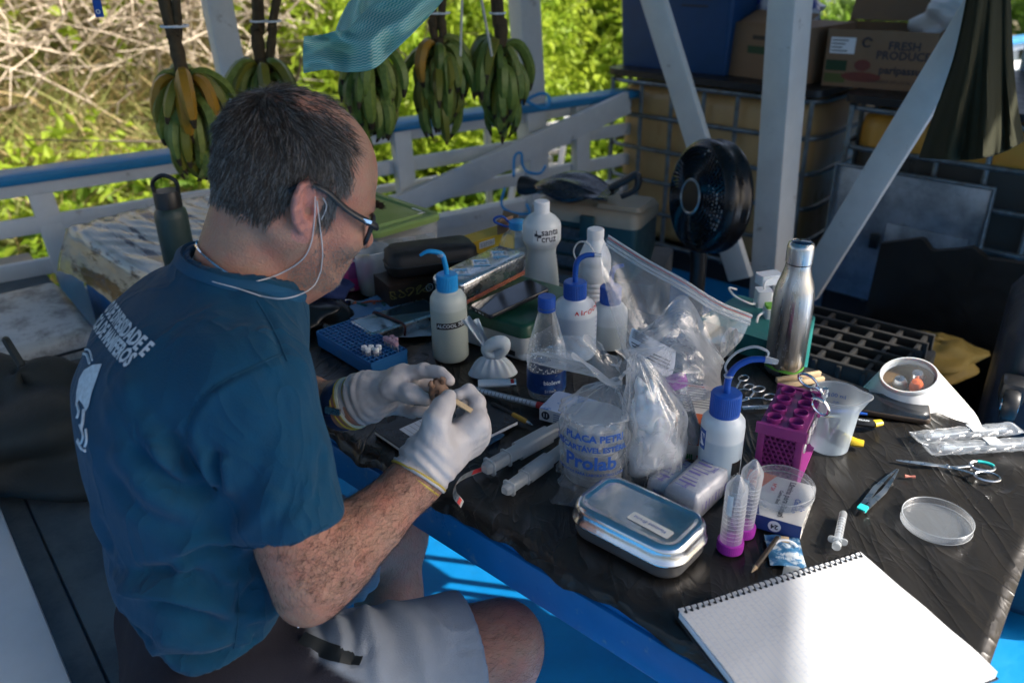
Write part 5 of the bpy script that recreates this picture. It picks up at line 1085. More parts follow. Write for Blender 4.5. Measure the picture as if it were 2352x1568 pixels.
ringat(foreR-axR*.02, axR, .0378, .0017, 'rubber_band', yel, tilt=.10); ringat(foreR-axR*.22, axR, .0345, .0016, 'rubber_band', yel, tilt=-.06); ringat(foreR+axR*.04, axR, .0372, .0022, 'cuff_edge', glove_m)
watch_m = M_('watch_band', (.008, .025, .075), .5, bump=.3); wc = mix(ELL, WRL, 1.0); wax = WRL-ELL
wb = ringat(wc, wax, .0355, .0026, 'watch_band', watch_m, flat=4.4, n=40)
hq, hn = hit(BB, 768, 942, .004); bk = rbox(.024, .010, .002, [(0, -.002), (0, .002)], 3); zq = Vector(hn); bk.xf(Matrix.Translation(Vector(MP(hq))) @ zq.to_track_quat('Z', 'Y').to_matrix().to_4x4()).build('watch_buckle', steel, wb)
# ---- glasses
gl = MB(); gp = M_('glasses_frame', (.012, .014, .018), .4)
for s in (-1, 1):
    lens = [(.098-.010*abs(x)/.027*.6-.004, s*(.034+x), -.030+z) for x, z in [(q[0]-.0, q[1]) for q in rrect(.054, .038, .012, 4)]]; lens = [H(*q) for q in lens]
    tube(MP(np.array(lens+[lens[0]])), .0031, 8, cap=False).build('glasses_rim', gp, man)
    MB().add([MP(q) for q in lens], [tuple(range(len(lens)))]).build('glasses_lens', film('lens_glass', haze=.02, gloss=.3, edge=.1, bump=0, rough=.02) if s < 0 else MATS['lens_glass'], man, smooth=False)
    tube(MP(np.array([H(.092, .064*s, -.022), H(.086, .072*s, -.019), H(.045, .0785*s, -.010), H(.005, .0835*s, .006), H(-.020, .082*s, .006), H(-.036, .080*s, -.008)])), [.0034, .0036, .0032, .0028, .0025, .0022], 8, 26, flat=1.35).build('glasses_temple', gp, man)
    if s < 0: rbox(.012, .004, .001, [(0, -.0005), (0, .0005)], 2).xf(Matrix.Translation(Vector(MP(H(.072, -.0785, -.0155)))) @ Matrix(HRm.tolist()).to_4x4() @ Matrix.Rotation(R(90), 4, 'X')).build('glasses_badge', steel, man)
tube(MP(np.array([H(.097, -.010, -.024), H(.103, 0, -.020), H(.097, .010, -.024)])), .0022, 8, 10).build('glasses_bridge', gp, man)
# eyes, brows
for s in (-1, 1):
    e = lathe([(.0115*math.sin(a), -.0115*math.cos(a)) for a in np.linspace(0.01, math.pi-.01, 14)], 20).xf(Matrix.Translation(Vector(MP(H(.0805, .032*s, -.027))))); e.build('eye', M_('eye_white', (.55, .52, .5), .2) if s < 0 else MATS['eye_white'], man)
    ii = lathe([(0, .0119), (.0048, .0112), (.0055, .0105)], 16).xf(Matrix.Translation(Vector(MP(H(.0805, .032*s, -.027)))) @ Matrix(HRm.tolist()).to_4x4() @ Matrix.Rotation(R(105), 4, 'Y')); ii.build('iris', M_('iris_dark', (.03, .02, .012), .1) if s < 0 else MATS['iris_dark'], man)
# ---- hair
def strands(roots, normals, dirs, lens_, wid, curl=.25, lift=.35, seg=4, rs=RNG, droop=0):
    V = []; Fc = []; k = 0
    for p, n_, d_, L_ in zip(roots, normals, dirs, lens_):
        d0 = d_+n_*lift+rs.normal(size=3)*.12; d0 /= np.linalg.norm(d0); c_ = -n_*lift*.7+rs.normal(size=3)*curl; c_[2] -= droop; s_ = np.cross(d0, n_); s_ /= np.linalg.norm(s_)+1e-9; u_ = np.cross(s_, d0)
        for j in range(seg):
            t = j/(seg-1); q = p+d0*L_*t+c_*L_*t*t*.5; w_ = wid*(1-.8*t*t); V += [q-s_*w_, q+s_*w_, q+u_*w_*1.2]
        for j in range(seg-1):
            a = k+3*j
            for e in range(3): Fc.append((a+e, a+(e+1) % 3, a+3+(e+1) % 3, a+3+e))
        k += 3*seg
    return MB().add(V, Fc) if V else MB()
def sample(V, F, n, rs=RNG):
    a = np.linalg.norm(np.cross(V[F[:, 2]]-V[F[:, 0]], V[F[:, 3]]-V[F[:, 1]]), axis=1); idx = rs.choice(len(F), n, p=a/a.sum()); u, v = rs.random(n)[:, None], rs.random(n)[:, None]
    A_, B_, C_, D_ = [V[F[idx, k]] for k in range(4)]; p = A_*(1-u)*(1-v)+B_*u*(1-v)+C_*u*v+D_*(1-u)*v; n_ = np.cross(C_-A_, D_-B_); return p, n_/(np.linalg.norm(n_, axis=1)[:, None]+1e-12)
pp, nn = sample(V1, F1, 85000); ql = (pp-HC)@HRm/HS
keep = np.array([RNG.random() < hairden(q) for q in ql]) & ((nn*((pp-HC))).sum(1) > 0) & ~((np.abs(ql[:, 1]) > .0765) & (ql[:, 2] < .012) & (ql[:, 0] > -.04))
pp, nn, ql = pp[keep], nn[keep], ql[keep]
whorl = np.array([-.075, 0, .085]); dl_ = ql-whorl; dl_ = dl_/(np.linalg.norm(dl_, axis=1)[:, None]+1e-9)
dl_[:, 2] -= .55*(ql[:, 2] < .06); dl_[:, 0] -= .35*(ql[:, 2] < .04); nl = nn@HRm; dl_ = dl_-nl*(dl_*nl).sum(1)[:, None]; dl_ /= np.linalg.norm(dl_, axis=1)[:, None]+1e-9
dw = dl_@HRm.T; ln = np.where(ql[:, 2] > .03, .019, .0135)*RNG.uniform(.6, 1.3, len(ql)); ln = np.where(ql[:, 2] < -.03, ln*.75, ln)
pg = np.clip(.26+.55*np.clip((ql[:, 0]+.05)/.09, 0, 1)*(np.abs(ql[:, 1]) > .045)*np.clip((.06-ql[:, 2])/.06, 0, 1), 0, .75); isg = RNG.random(len(ql)) < pg
clump = .22*np.sin(ql[:, 0:1]*180+ql[:, 2:3]*140)*np.array([[1, .3, .2]])
for nm, m_, sel in (('hair', hair_d, ~isg), ('grey_hair', hair_g, isg)):
    strands(MP(pp[sel]), nn[sel], dw[sel]+clump[sel], ln[sel], .00036, .22, .20, 4).build(nm, m_, man, angle=None)
# brows and stubble
for s in (-1, 1):
    q0 = np.array([H(.094+.003*RNG.random(), s*(.018+.032*t), -.004+.008*math.sin(t*2.2)+RNG.normal()*.0018) for t in RNG.random(220)]); nrm_ = np.tile(HRm@np.array([1., 0, 0]), (len(q0), 1)); dd_ = np.tile(HRm@np.array([0, s, .3]), (220, 1))
    strands(MP(q0), nrm_, dd_, np.full(len(q0), .009), .0004).build('eyebrow', hair_d, man, angle=None)
p_, n_ = sample(V1, F1, 24000); q_ = (p_-HC)@HRm/HS; kp = (q_[:, 2] < -.055) & (q_[:, 0] > .005) & (q_[:, 2] > -.128) & (np.linalg.norm(q_[:, :2]-[.045, 0], axis=1) < .075)
p_, n_ = p_[kp][:5200], n_[kp][:5200]; strands(MP(p_), n_, np.tile([0, 0, -1.], (len(p_), 1)), np.full(len(p_), .0024), .00030, seg=3).build('stubble', hair_g, man, angle=None)
# arm and leg hair
def limbhair(V, F, n, a, b, t0, t1, L_, nm, wid=.000095):
    p, n_ = sample(V, F, n); ab = b-a; t = ((p-a)@ab)/(ab@ab); dist = np.linalg.norm(p-a-np.clip(t, 0, 1)[:, None]*ab, axis=1); k = (t > t0) & (t < t1) & (dist < .075); p, n_ = p[k], n_[k]
    d_ = np.tile(ab/np.linalg.norm(ab), (len(p), 1))+np.cross(n_, ab/np.linalg.norm(ab))*RNG.normal(size=(len(p), 1))*.5+RNG.normal(size=(len(p), 3))*.35; d_ -= n_*(d_*n_).sum(1)[:, None]; d_ /= np.linalg.norm(d_, axis=1)[:, None]
    strands(MP(p), n_, d_, L_*RNG.uniform(.5, 1.3, len(p)), wid, .30, .25, 3).build(nm, armhair_m, man, angle=None)
limbhair(V2, F2, 15000, ELR, WRR, -.1, .93, .014, 'arm_hair'); limbhair(V2, F2, 6500, SHR, ELR, .62, 1.05, .011, 'arm_hair'); limbhair(V3, F3, 1500, ELL, WRL, .4, 1, .012, 'arm_hair')
limbhair(V4, F4, 22000, HPR, KNR, .72, 1.25, .016, 'leg_hair'); limbhair(V4, F4, 3500, KNR, FTR, 0, .5, .016, 'leg_hair'); limbhair(V4, F4, 12000, KNL, FTL, -.1, .8, .014, 'leg_hair')
# ---- chain and white cords
def skinpath(pts, lift, n): return np.array([hit(BB, x, y, lift)[0] for x, y in smoothpath(np.array(pts, float), n)])
cp = skinpath([(446, 552), (468, 582), (508, 616), (548, 640), (556, 650)], .002, 46); chm = MB()
for i in range(len(cp)-1): chm.join(tube([cp[i], mix(cp[i], cp[i+1], .82)], .0017, 5))
chm.map(lambda x, y, z: (x-mo[0], y-mo[1], z)).build('necklace', chrome, man)
cord = M_('white_cord', (.50, .49, .50), .5)
def surf(x, y, lift=.0032):
    d_ = Vector(ray(x, y)).normalized(); o_ = Vector(CAMC); best = None
    for B_ in (BB, SB):
        r_ = B_.ray_cast(o_, d_)
        if r_[0] is not None and (best is None or r_[3] < best[1]): best = (r_[0], r_[3])
    q_ = np.array(best[0] if best else hit(BB, x, y)[0]); return q_-np.array(d_)*lift
def cordpath(px, free=None):
    out = [surf(x, y) for x, y in smoothpath(np.array(px, float), 10*len(px))]; return out
tube(MP(np.array(cordpath([(724, 452), (722, 505), (714, 560), (690, 600), (630, 634), (560, 650), (500, 646), (450, 628), (405, 598), (388, 574)]))), .0008, 6).build('cord', cord, man)
c2_ = cordpath([(728, 462), (735, 520), (741, 580), (737, 622)]); c3_ = cordpath([(600, 680), (545, 662), (470, 640), (410, 608), (388, 574)])
m_ = smoothpath([c2_[-1], W(722, 655, np.linalg.norm((c2_[-1]-CAMC)@_F)), W(690, 676, .97), W(645, 686, .95), c3_[0]], 24)
tube(MP(np.array(list(c2_)+list(m_[1:-1])+list(c3_))), .0008, 6).build('cord', cord, man)
tube(MP(np.array(cordpath([(742, 455), (750, 475), (738, 505)]))), .0007, 5).build('cord', cord, man)
# ================================================================== THINGS ON THE TABLE
hdpe = tankmat('bottle_white', (.60, .63, .63), (.46, .52, .55), .075, .003)
def hd(name, col, liq, lev):
    m = tankmat(name, col, liq, lev, .002); b = nodes(m)[0]['Principled BSDF']; b.inputs['Subsurface Weight'].default_value = .35; b.inputs['Subsurface Radius'].default_value = (.02, .02, .02); b.inputs['Roughness'].default_value = .38
    return m
clear = film('clear_plastic', haze=.004, gloss=.5, rough=.05, bump=0, edge=.32); clear_pet = film('clear_pet', tint=(.93, .96, .97), haze=.05, gloss=.6, rough=.06, bump=.35, bscale=45, edge=.5)
bagf = film('bag_film', haze=.08, gloss=.7, rough=.12, bump=1.0, bscale=22, edge=.45); bagfine = film('bag_film_fine', haze=.13, gloss=.8, rough=.14, bump=1.0, bscale=38, edge=.5); frosted = film('frosted_plastic', haze=.38, gloss=.3, rough=.3, bump=.2, edge=.45, hazec=(.72, .76, .78))
blue_cap = M_('cap_blue', (.008, .07, .36), .38, var=.06, bump=.2, sss=.05); cyan_cap = M_('cap_cyan', (.01, .26, .60), .35, var=.05); purple = M_('plastic_magenta', (.23, .028, .165), .42, var=.08, bump=.15); purple_cap = M_('cap_purple', (.36, .03, .36), .4, var=.06)
white_pl = M_('plastic_white', (.72, .74, .76), .4, var=.04, bump=.15, sss=.1); label_w = M_('label_white', (.74, .76, .78), .6, var=.03)
dark_lab = M_('label_black', (.012, .013, .015), .4); teal_pl = M_('teal_plastic', (.02, .16, .15), .45, var=.1); aluminium = M_('aluminium', (.70, .72, .74), .27, 1, var=.06, vscale=30, bump=.25, bscale=90, rvar=.08)
rubber = M_('rubber_brown', (.30, .18, .07), .5); woodp = M_('peg_wood', (.50, .37, .22), .7, var=.12, vscale=14, bump=.4, bscale=60, stretch=(6, 1, 6)); yellow_pl = M_('plastic_yellow', (.62, .42, .02), .4); glass_scr = M_('phone_glass', (.008, .010, .014), .05, var=.05, coat=.5)
def ribcap(r, h, n=44, top=.0015):
    m = MB(); prof = []
    for k in range(n*2):
        a = 2*math.pi*k/(n*2); prof.append((a, r*(1 if k % 2 else .955)))
    loops = []
    for z, f in ((0, 1), (h*.12, 1), (h*.14, 0), (h*.90, 0), (h*.96, .5), (h, 2)):
        loops.append([((rr if f == 0 else r*(.985 if f == 1 else .96 if f == .5 else .88))*math.cos(a), (rr if f == 0 else r*(.985 if f == 1 else .96 if f == .5 else .88))*math.sin(a), z) for a, rr in prof])
    return loft(loops)
def bottle(loc, label, prof, m_body, cap=None, name='bottle', cat='bottle', lid_m=None, lid_z=0, group=None, n=40):
    t = thing(name, label, cat, loc, group=group); lathe(prof, n).build('body', m_body, t, angle=50)
    if cap: ribcap(*cap).mv(0, 0, lid_z).build('cap', lid_m, t, angle=30)
    return t
def pb(x, y, z=TZ0): return P(x, y, z)
def cang(loc): return math.atan2(-loc[1], -loc[0])     # side of an upright thing that faces the camera
def spout(t, pts, r, m_, res=26, taper=.75): return tube(pts, [r, r, r*.95, r*taper], 10, res).build('spout', m_, t)
def axes(loc):    # unit vectors to the right of the picture and away from the camera
    a = np.array([loc[0], loc[1], 0]); a /= np.linalg.norm(a); return np.array([a[1], -a[0], 0]), a
# 1 wash bottle, turquoise cap
q = pb(1036, 818); rt, aw = axes(q)
t = bottle(q, 'squeeze wash bottle with turquoise cap and black embossed label tape', [(0, .001), (.030, 0), (.0335, .004), (.034, .012), (.034, .112), (.033, .122), (.028, .131), (.020, .135), (.019, .140)], hd('hdpe_liquid_a', (.50, .55, .52), (.40, .45, .41), .105), (.0198, .032), 'wash_bottle', 'wash bottle', cyan_cap, .136)
spout(t, [(0, 0, .166), -rt*.002+[0, 0, .188], -rt*.008+[0, 0, .206], -rt*.030+[0, 0, .212], -rt*.046+[0, 0, .205]], .0048, cyan_cap, taper=.5)
lathe([(.0055, -.003), (.0065, 0), (.0055, .003)], 14).mv(*(-rt*.009+[0, 0, .204])).build('spout_collar', frosted, t)
sheet(lambda u, v: (.0344*math.cos(cang(q)-.75+1.75*u), .0344*math.sin(cang(q)-.75+1.75*u), .070+.0125*v+.004*u), 24, 3).build('label_tape', dark_lab, t)
on_cyl(text('ALCOOL 70%', .0095, bold=.0003), .0349, .0785, cang(q)+.12, .065).build('lettering', ink_white, t, smooth=False)
# 2 alcohol bottle, blue cap, red handwriting
q = pb(1318, 812); rt, aw = axes(q)
t = bottle(q, 'squeeze wash bottle with blue cap, clear cap loop and red handwriting on its shoulder', [(0, .001), (.037, 0), (.041, .005), (.0415, .014), (.0415, .086), (.0405, .096), (.034, .108), (.022, .114), (.021, .118)], hd('hdpe_liquid_b', (.56, .62, .68), (.42, .50, .60), .088), (.0215, .034), 'wash_bottle', 'wash bottle', blue_cap, .114)
spout(t, [(0, 0, .146), (0, 0, .170), rt*.004+[0, 0, .188], rt*.018+[0, 0, .198], rt*.034+[0, 0, .199]], .0052, blue_cap, taper=.85)
tube([rt*.033+[0, 0, .199], rt*.046+[0, 0, .1985]], [.0052, .003], 10).build('tip', frosted, t)
tube([rt*.003+[0, 0, .186], -rt*.004+[0, 0, .205], rt*.004+[0, 0, .222], rt*.020+[0, 0, .222], rt*.032+[0, 0, .205]], .0016, 6, 24).build('cap_loop', frosted, t)
on_cyl(text('Alcool', .021, sub=.006), .040, .1015, cang(q)+.62, .25).build('lettering', ink_red, t, smooth=False)
for k in range(8): sheet(lambda u, v: (.0418*math.cos(cang(q)+1.18+.16*u), .0418*math.sin(cang(q)+1.18+.16*u), .02+.009*k+.0015*v), 4, 2).build('scale_mark', ink_blue, t)
# 3 third wash bottle behind the zip bag
q = pb(1398, 790); t = bottle(q, 'squeeze bottle with dark blue cap half hidden by the clear zip bag', [(0, .001), (.031, 0), (.034, .005), (.034, .065), (.033, .074), (.026, .084), (.019, .088), (.018, .092)], hd('hdpe_liquid_c', (.54, .60, .64), (.44, .50, .52), .05), (.0205, .033), 'wash_bottle', 'wash bottle', blue_cap, .089)
rt, aw = axes(q); spout(t, [(0, 0, .12), (0, 0, .142), rt*.006+[0, 0, .158], rt*.022+[0, 0, .164]], .0048, blue_cap)
# 4 white ribbed bottle
q = pb(1363, 700); pr = [(0, 0), (.031, 0), (.034, .004)]
for k in range(5): pr += [(.0345, .012+.011*k), (.0325, .016+.011*k), (.0345, .020+.011*k)]
pr += [(.034, .075), (.0345, .092), (.033, .096), (.0345, .100), (.033, .112), (.024, .135), (.0165, .148), (.0155, .152)]
t = bottle(q, 'opaque white ribbed bottle with white cap behind the blue capped wash bottle', pr, M_('opaque_white', (.66, .69, .72), .35, var=.03, bump=.1, sss=.1), (.0175, .021), lid_m=white_pl, lid_z=.150)
# 5 white bottle with printed band (print: santa cruz)
q = pb(1244, 672); pr = [(0, 0), (.035, 0), (.039, .005)]
for k in range(9): zz = .012+.0095*k; rr = .0395-.0075*(k/8)**1.2; pr += [(rr, zz), (rr-.0012, zz+.0045)]
pr += [(.0315, .104), (.033, .110), (.0385, .120), (.0412, .126), (.0415, .132), (.0415, .158), (.040, .164), (.030, .176), (.019, .183), (.0165, .186)]
t = bottle(q, 'tall white bottle with waisted ribbed body and a printed band, white cap', pr, hd('hdpe_liquid_d', (.62, .66, .68), (.52, .57, .58), .115), (.0168, .026), lid_m=white_pl, lid_z=.184)
a = cang(q); sheet(lambda u, v: (.0419*math.cos(a-.45+1.35*u), .0419*math.sin(a-.45+1.35*u), .131+.028*v), 20, 3).build('label', label_w, t)
for s, z in (('santa', .1530), ('cruz', .1385)): on_cyl(text(s, .0215, 'LEFT', bold=.0004, sx=.9), .0423, z, a-.02).build('lettering', ink_dark, t, smooth=False)
for u, v, w, h in ((-.0165, .1475, .0070, .0062), (-.0095, .1450, .0080, .0066), (-.0130, .1535, .0022, .008), (-.0105, .1385, .0022, .008)):
    sheet(lambda x, y: (.0424*math.cos(a+.02+(u+w*x)/.0424), .0424*math.sin(a+.02+(u+w*x)/.0424), v-h/2+h*y), 3, 3).build('printed_cross', ink_dark, t)
# 6 clear blue-cap bottle behind yellow carton
q = pb(1190, 640); t = bottle(q, 'clear plastic water bottle with blue cap and carrying ring behind the yellow carton', [(0, 0), (.038, 0), (.042, .006), (.042, .03), (.040, .035), (.042, .04), (.042, .085), (.034, .105), (.02, .118), (.017, .124)], film('water_clear', tint=(.72, .86, .95), haze=.10, gloss=.6, bump=.8, bscale=40, edge=.4), (.0195, .018), 'water_bottle', 'water bottle', cyan_cap, .122)
rt, aw = axes(q); tube([-rt*.018+[0, 0, .135], -rt*.034+[0, 0, .150], -rt*.050+[0, 0, .146], -rt*.050+[0, 0, .137], -rt*.03+[0, 0, .128], -rt*.018+[0, 0, .126]], .0028, 8, 24).build('carry_ring', blue_cap, t)
# 7 small water bottle with label
q = pb(1255, 905); a = cang(q)
t = thing('water_bottle', 'small clear water bottle with royal blue cap and dark blue label, beads of water inside', 'water bottle', q)
prw = [(0, .004), (.012, .003), (.026, 0), (.031, .004), (.0325, .012), (.0325, .016), (.0335, .018), (.0335, .056), (.0330, .058), (.0335, .066), (.032, .085), (.027, .110), (.0195, .137), (.0142, .157), (.0128, .164), (.0128, .172)]
lathe(prw, 44).build('body', clear_pet, t, angle=None); lathe([(0, .005), (.028, .003), (.0315, .010), (.0318, .016), (.0318, .0165), (0, .0165)], 32).build('water', film('water_in', tint=(.86, .90, .92), haze=.08, gloss=.2, bump=0, edge=.15), t)
ribcap(.0148, .019, 36).mv(0, 0, .166).build('cap', blue_cap, t, angle=30); lathe([(.0148, .160), (.0152, .162), (.0148, .165)], 28).build('cap_ring', blue_cap, t)
sheet(lambda u, v: (.0339*math.cos(6.2832*u), .0339*math.sin(6.2832*u), .018+.038*v), 48, 4, True).build('label', M_('label_navy', (.006, .035, .15), .35, var=.25, vscale=60, col2=(.02, .09, .26), v2scale=50, v2lo=.5, v2hi=.65), t)
on_cyl(text('bioleve', .0105, bold=.0003), .0343, .040, a+.30).build('lettering', ink_white, t, smooth=False); on_cyl(text('510ml', .0075), .0343, .024, a+.18).build('lettering', ink_white, t, smooth=False)
tube([(.0344*math.cos(b), .0344*math.sin(b), z) for b, z in ((a+.55, .054), (a-.02, .040), (a+.5, .024))], .0005, 4).build('label_chevron', M_('gold_line', (.35, .30, .15), .4), t)
dm = MB(); rs = np.random.default_rng(4)
for k in range(260):
    b = rs.uniform(0, 6.28); z = .058+.05*rs.random()**1.8; rr = np.interp(z, [c[1] for c in prw[2:]], [c[0] for c in prw[2:]])-.0003; s = rs.uniform(.0004, .0012)
    d_ = lathe([(0, s), (s*.7, s*.7), (s, 0), (s*.7, -s*.7), (0, -s)], 6).mv(rr*math.cos(b), rr*math.sin(b), z); dm.join(d_)
props(dm.build('water_drops', M_('drop', (.8, .85, .9), .05, spec=.8), t), kind='stuff')
# 8 steel flask
q = pb(1799, 850); t = thing('steel_bottle', 'brushed stainless steel bottle with a green smear near its base', 'bottle', q)
brushed = M_('brushed_steel', (.60, .60, .59), .30, 1, var=.06, vscale=60, bump=.2, bscale=200, stretch=(1, 1, .05), col2=(.50, .50, .49), v2scale=5)
lathe([(0, .001), (.030, 0), (.0335, .004), (.0345, .012), (.0348, .13), (.034, .150), (.031, .168), (.0255, .185), (.0222, .197), (.0212, .204), (.0212, .207)], 48).build('body', brushed, t, angle=60)
lathe([(.0215, .2085), (.0225, .2095), (.0228, .236), (.0215, .242), (.017, .2455), (.0165, .2445), (0, .2450)], 40).build('cap', brushed, t)
lathe([(.0165, .2449), (.0150, .2462), (0, .2466)], 32).build('cap_inlay', M_('inlay_blue', (.02, .05, .10), .15, .6), t); lathe([(.0205, .206), (.0213, .2075), (.0205, .209)], 32).build('neck_seal', black_plastic, t)
gs = sheet(lambda u, v: (.0351*math.cos(cang(q)-1.2+2.6*u), .0351*math.sin(cang(q)-1.2+2.6*u), .012+.002*math.sin(u*7)+(.0015+.0045*abs(math.sin(u*9)))*v), 40, 3).build('green_smear', M_('paint_green', (.12, .38, .05), .6), t)
rs = np.random.default_rng(8); dm = MB()
for k in range(90):
    b = cang(q)+rs.uniform(-1.4, 1.6); z = rs.uniform(.02, .17); s = rs.uniform(.0004, .0010); dm.join(lathe([(0, s), (s, 0), (0, -s)], 6).mv(.0346*math.cos(b), .0346*math.sin(b), z))
props(dm.build('water_drops', MATS['drop'], t), kind='stuff')
# 9 magenta tube rack
c, L_, ang = fbox((1741, 1080), (1826, 1103), .098, .08, TZ0); t = thing('tube_rack', 'magenta plastic test tube rack with eight holes and a lattice front', 'tube rack', c, ang); D_ = .125; Hh = .090; L_ *= 1.18
rbox(L_, D_, .003, [(0, Hh-.010), (0, Hh-.003)], 2).build('top_plate', purple, t, angle=30); rbox(L_+.006, D_+.008, .003, [(0, 0), (0, .005)], 2).build('base_plate', purple, t, angle=30)
for sx in (-1, 1): box(.004, D_, Hh-.015, .0008, c=(sx*(L_/2-.004), 0, .005)).build('frame_side', purple, t) if sx < 0 else None
for sx in (-1, 1):
    for sy in (-1, 1): box(.010, .010, Hh-.014, .001, c=(sx*(L_/2-.005), sy*(D_/2-.005), .005)).build('corner_post', purple, t)
for sy in (-1, 1): rbox(L_+.008, .006, .002, [(0, Hh-.016), (0, Hh)], 2).mv(0, sy*(D_/2), 0).build('lip', purple, t)
for ix in (-1, 1):
    for iy in range(4):
        x, y = ix*.0155, -.043+.0287*iy
        lathe([(.0078, Hh-.010), (.0105, Hh-.003), (.0112, Hh+.004), (.0100, Hh+.0045), (.0086, Hh-.004), (.0078, Hh-.05), (0, Hh-.052)], 24).mv(x, y, 0).build('tube_hole', purple, t)
lat = MB()
for r_ in range(9):
    for k in range(8 if r_ % 2 == 0 else 7):
        x = -L_/2+.0065+(L_-.013)/7*(k+(.5 if r_ % 2 else 0)); z = .010+(Hh-.032)/8*r_; lat.join(lathe([(.0030, -.0015), (.0039, -.0015), (.0039, .0015), (.0030, .0015), (.0030, -.0015)], 10).xf(Matrix.Rotation(R(90), 4, 'X')).mv(x, -D_/2+.002, z))
props(lat.build('lattice', purple, t), kind='stuff')
box(L_-.012, .001, Hh-.022, 0, c=(0, -D_/2+.006, .006)).build('lattice_backing', M_('magenta_dark', (.12, .012, .09), .5), t)
for k in range(3): lathe([(.006, -.002), (.0075, 0), (.006, .002)], 14).xf(Matrix.Rotation(R(90), 4, 'Y')).mv(L_/2-.002, -.025+.028*k, .042).build('peg', white_pl, t)
for k in range(3): box(.002, .012, .014, .0005, c=(L_/2+.001, -.02+.026*k, Hh-.03-.004*k)).build('clip_tab', white_pl, t)
# 10 beaker with shears
q = pb(1902, 1022); t = thing('beaker', 'translucent plastic measuring beaker with a pouring lip beside the magenta rack', 'beaker', q); rt, aw = axes(q)
bk_m = film('beaker_plastic', tint=(.85, .92, .97), haze=.42, gloss=.4, rough=.25, bump=.1, edge=.3, hazec=(.66, .76, .84))
def bkf(u, v):
    a_ = 6.2832*u; r_ = .0295+.008*v; lp = max(0, math.cos(a_-math.atan2(rt[1], rt[0])))**14*max(0, v-.75)*.048; z = .092*v; return ((r_+lp)*math.cos(a_), (r_+lp)*math.sin(a_), z+lp*.3)
sheet(bkf, 56, 18, True).build('cup', bk_m, t); rimp = [bkf(k/56, 1) for k in range(57)]; tube(rimp, .0014, 6, cap=False).build('rim', frosted, t); lathe([(0, .001), (.029, 0)], 32).build('bottom', bk_m, t)
a = cang(q)+math.pi
for s, z in (('100 ml', .070), ('80', .056), ('60', .042)): on_cyl(text(s, .010, sx=-1), .0345, z, a).build('lettering', ink_blue, t, smooth=False)
# chrome forceps standing in the beaker
t2 = thing('forceps', 'chrome locking forceps with finger rings leaning out of the beaker', 'forceps', q+[0, 0, .01])
f0 = P(1835, 858, .875)-t2.location; f1 = P(1895, 920, .86)-t2.location; f0, f1 = np.array(f0), np.array(f1)
def ringpts(c, u, v, ru, rv, n=22): return [np.array(c)+np.array(u)*ru*math.cos(b)+np.array(v)*rv*math.sin(b) for b in np.linspace(0, 6.2832, n)]
for c_, d_ in ((f0+[.012, -.008, -.008], np.array([.7, -.5, -.35])), (f1+[-.004, .004, -.012], np.array([.55, -.3, -.6]))):
    d_ = d_/np.linalg.norm(d_); v_ = np.cross(d_, [.3, .8, .2]); v_ /= np.linalg.norm(v_); tube(ringpts(c_, d_, v_, .015, .0095), .0022, 7, cap=False).build('finger_ring', chrome, t2)
tube([f0+[.022, -.015, -.014], f0+[.034, -.02, -.03], [0, 0, 0]], [.003, .003, .002], 8, 14).build('shank', chrome, t2); tube([f1+[-.004, .004, -.028], [.01, 0, .04], [.002, .004, .0]], [.003, .003, .002], 8, 14).build('shank', chrome, t2)
for k in range(2): lathe([(0, -.004), (.005, -.003), (.005, .003), (0, .004)], 12).mv(*(f0+np.array([.036, -.018, -.018-.008*k]))).build('ratchet', chrome, t2)
# 11 front wash bottle
q = pb(1648, 1090); rt, aw = axes(q); a = cang(q)
t = bottle(q, 'squeeze wash bottle with blue cap and blue diamond mark, in front of the magenta rack', [(0, .001), (.0275, 0), (.0305, .004), (.031, .012), (.031, .088), (.030, .096), (.025, .103), (.020, .106), (.019, .110)], hd('hdpe_liquid_e', (.60, .67, .72), (.42, .52, .60), .070), (.0216, .034), 'wash_bottle', 'wash bottle', blue_cap, .106)
spout(t, [(0, 0, .138), (0, 0, .160), rt*.008+[0, 0, .180], rt*.026+[0, 0, .194], rt*.046+[0, 0, .197]], .0050, blue_cap, taper=.85)
tube([rt*.045+[0, 0, .197], rt*.062+[0, 0, .195]], [.0052, .0036], 10).build('tip', frosted, t)
tube([rt*.001+[0, 0, .166], -rt*.006+[0, 0, .180], rt*.006+[0, 0, .202], rt*.028+[0, 0, .214], rt*.046+[0, 0, .210], rt*.048+[0, 0, .203]], .0018, 6, 26).build('cap_loop', frosted, t)
lathe([(.0058, -.002), (.0068, 0), (.0058, .002)], 14).mv(0, 0, .166).build('spout_collar', frosted, t)
def cylquad(u0, z0, u1, z1, r): return sheet(lambda x, y: (r*math.cos(a+u0+(u1-u0)*x), r*math.sin(a+u0+(u1-u0)*x), z0+(z1-z0)*y), 8, 3)
cylquad(-1.25, .054, -.78, .086, .0313).build('blue_mark', ink_blue, t); cylquad(-1.17, .060, -.86, .080, .0315).build('mark_window', label_w, t); on_cyl(text('N', .020, shear=-.4, bold=.001), .0317, .070, a-1.0).build('lettering', ink_blue, t, smooth=False)
cylquad(.62, .012, 1.25, .040, .0313).build('label_tape', dark_lab, t); on_cyl(text('SC 70', .008), .0316, .016, a+.9).build('lettering', ink_white, t, smooth=False)
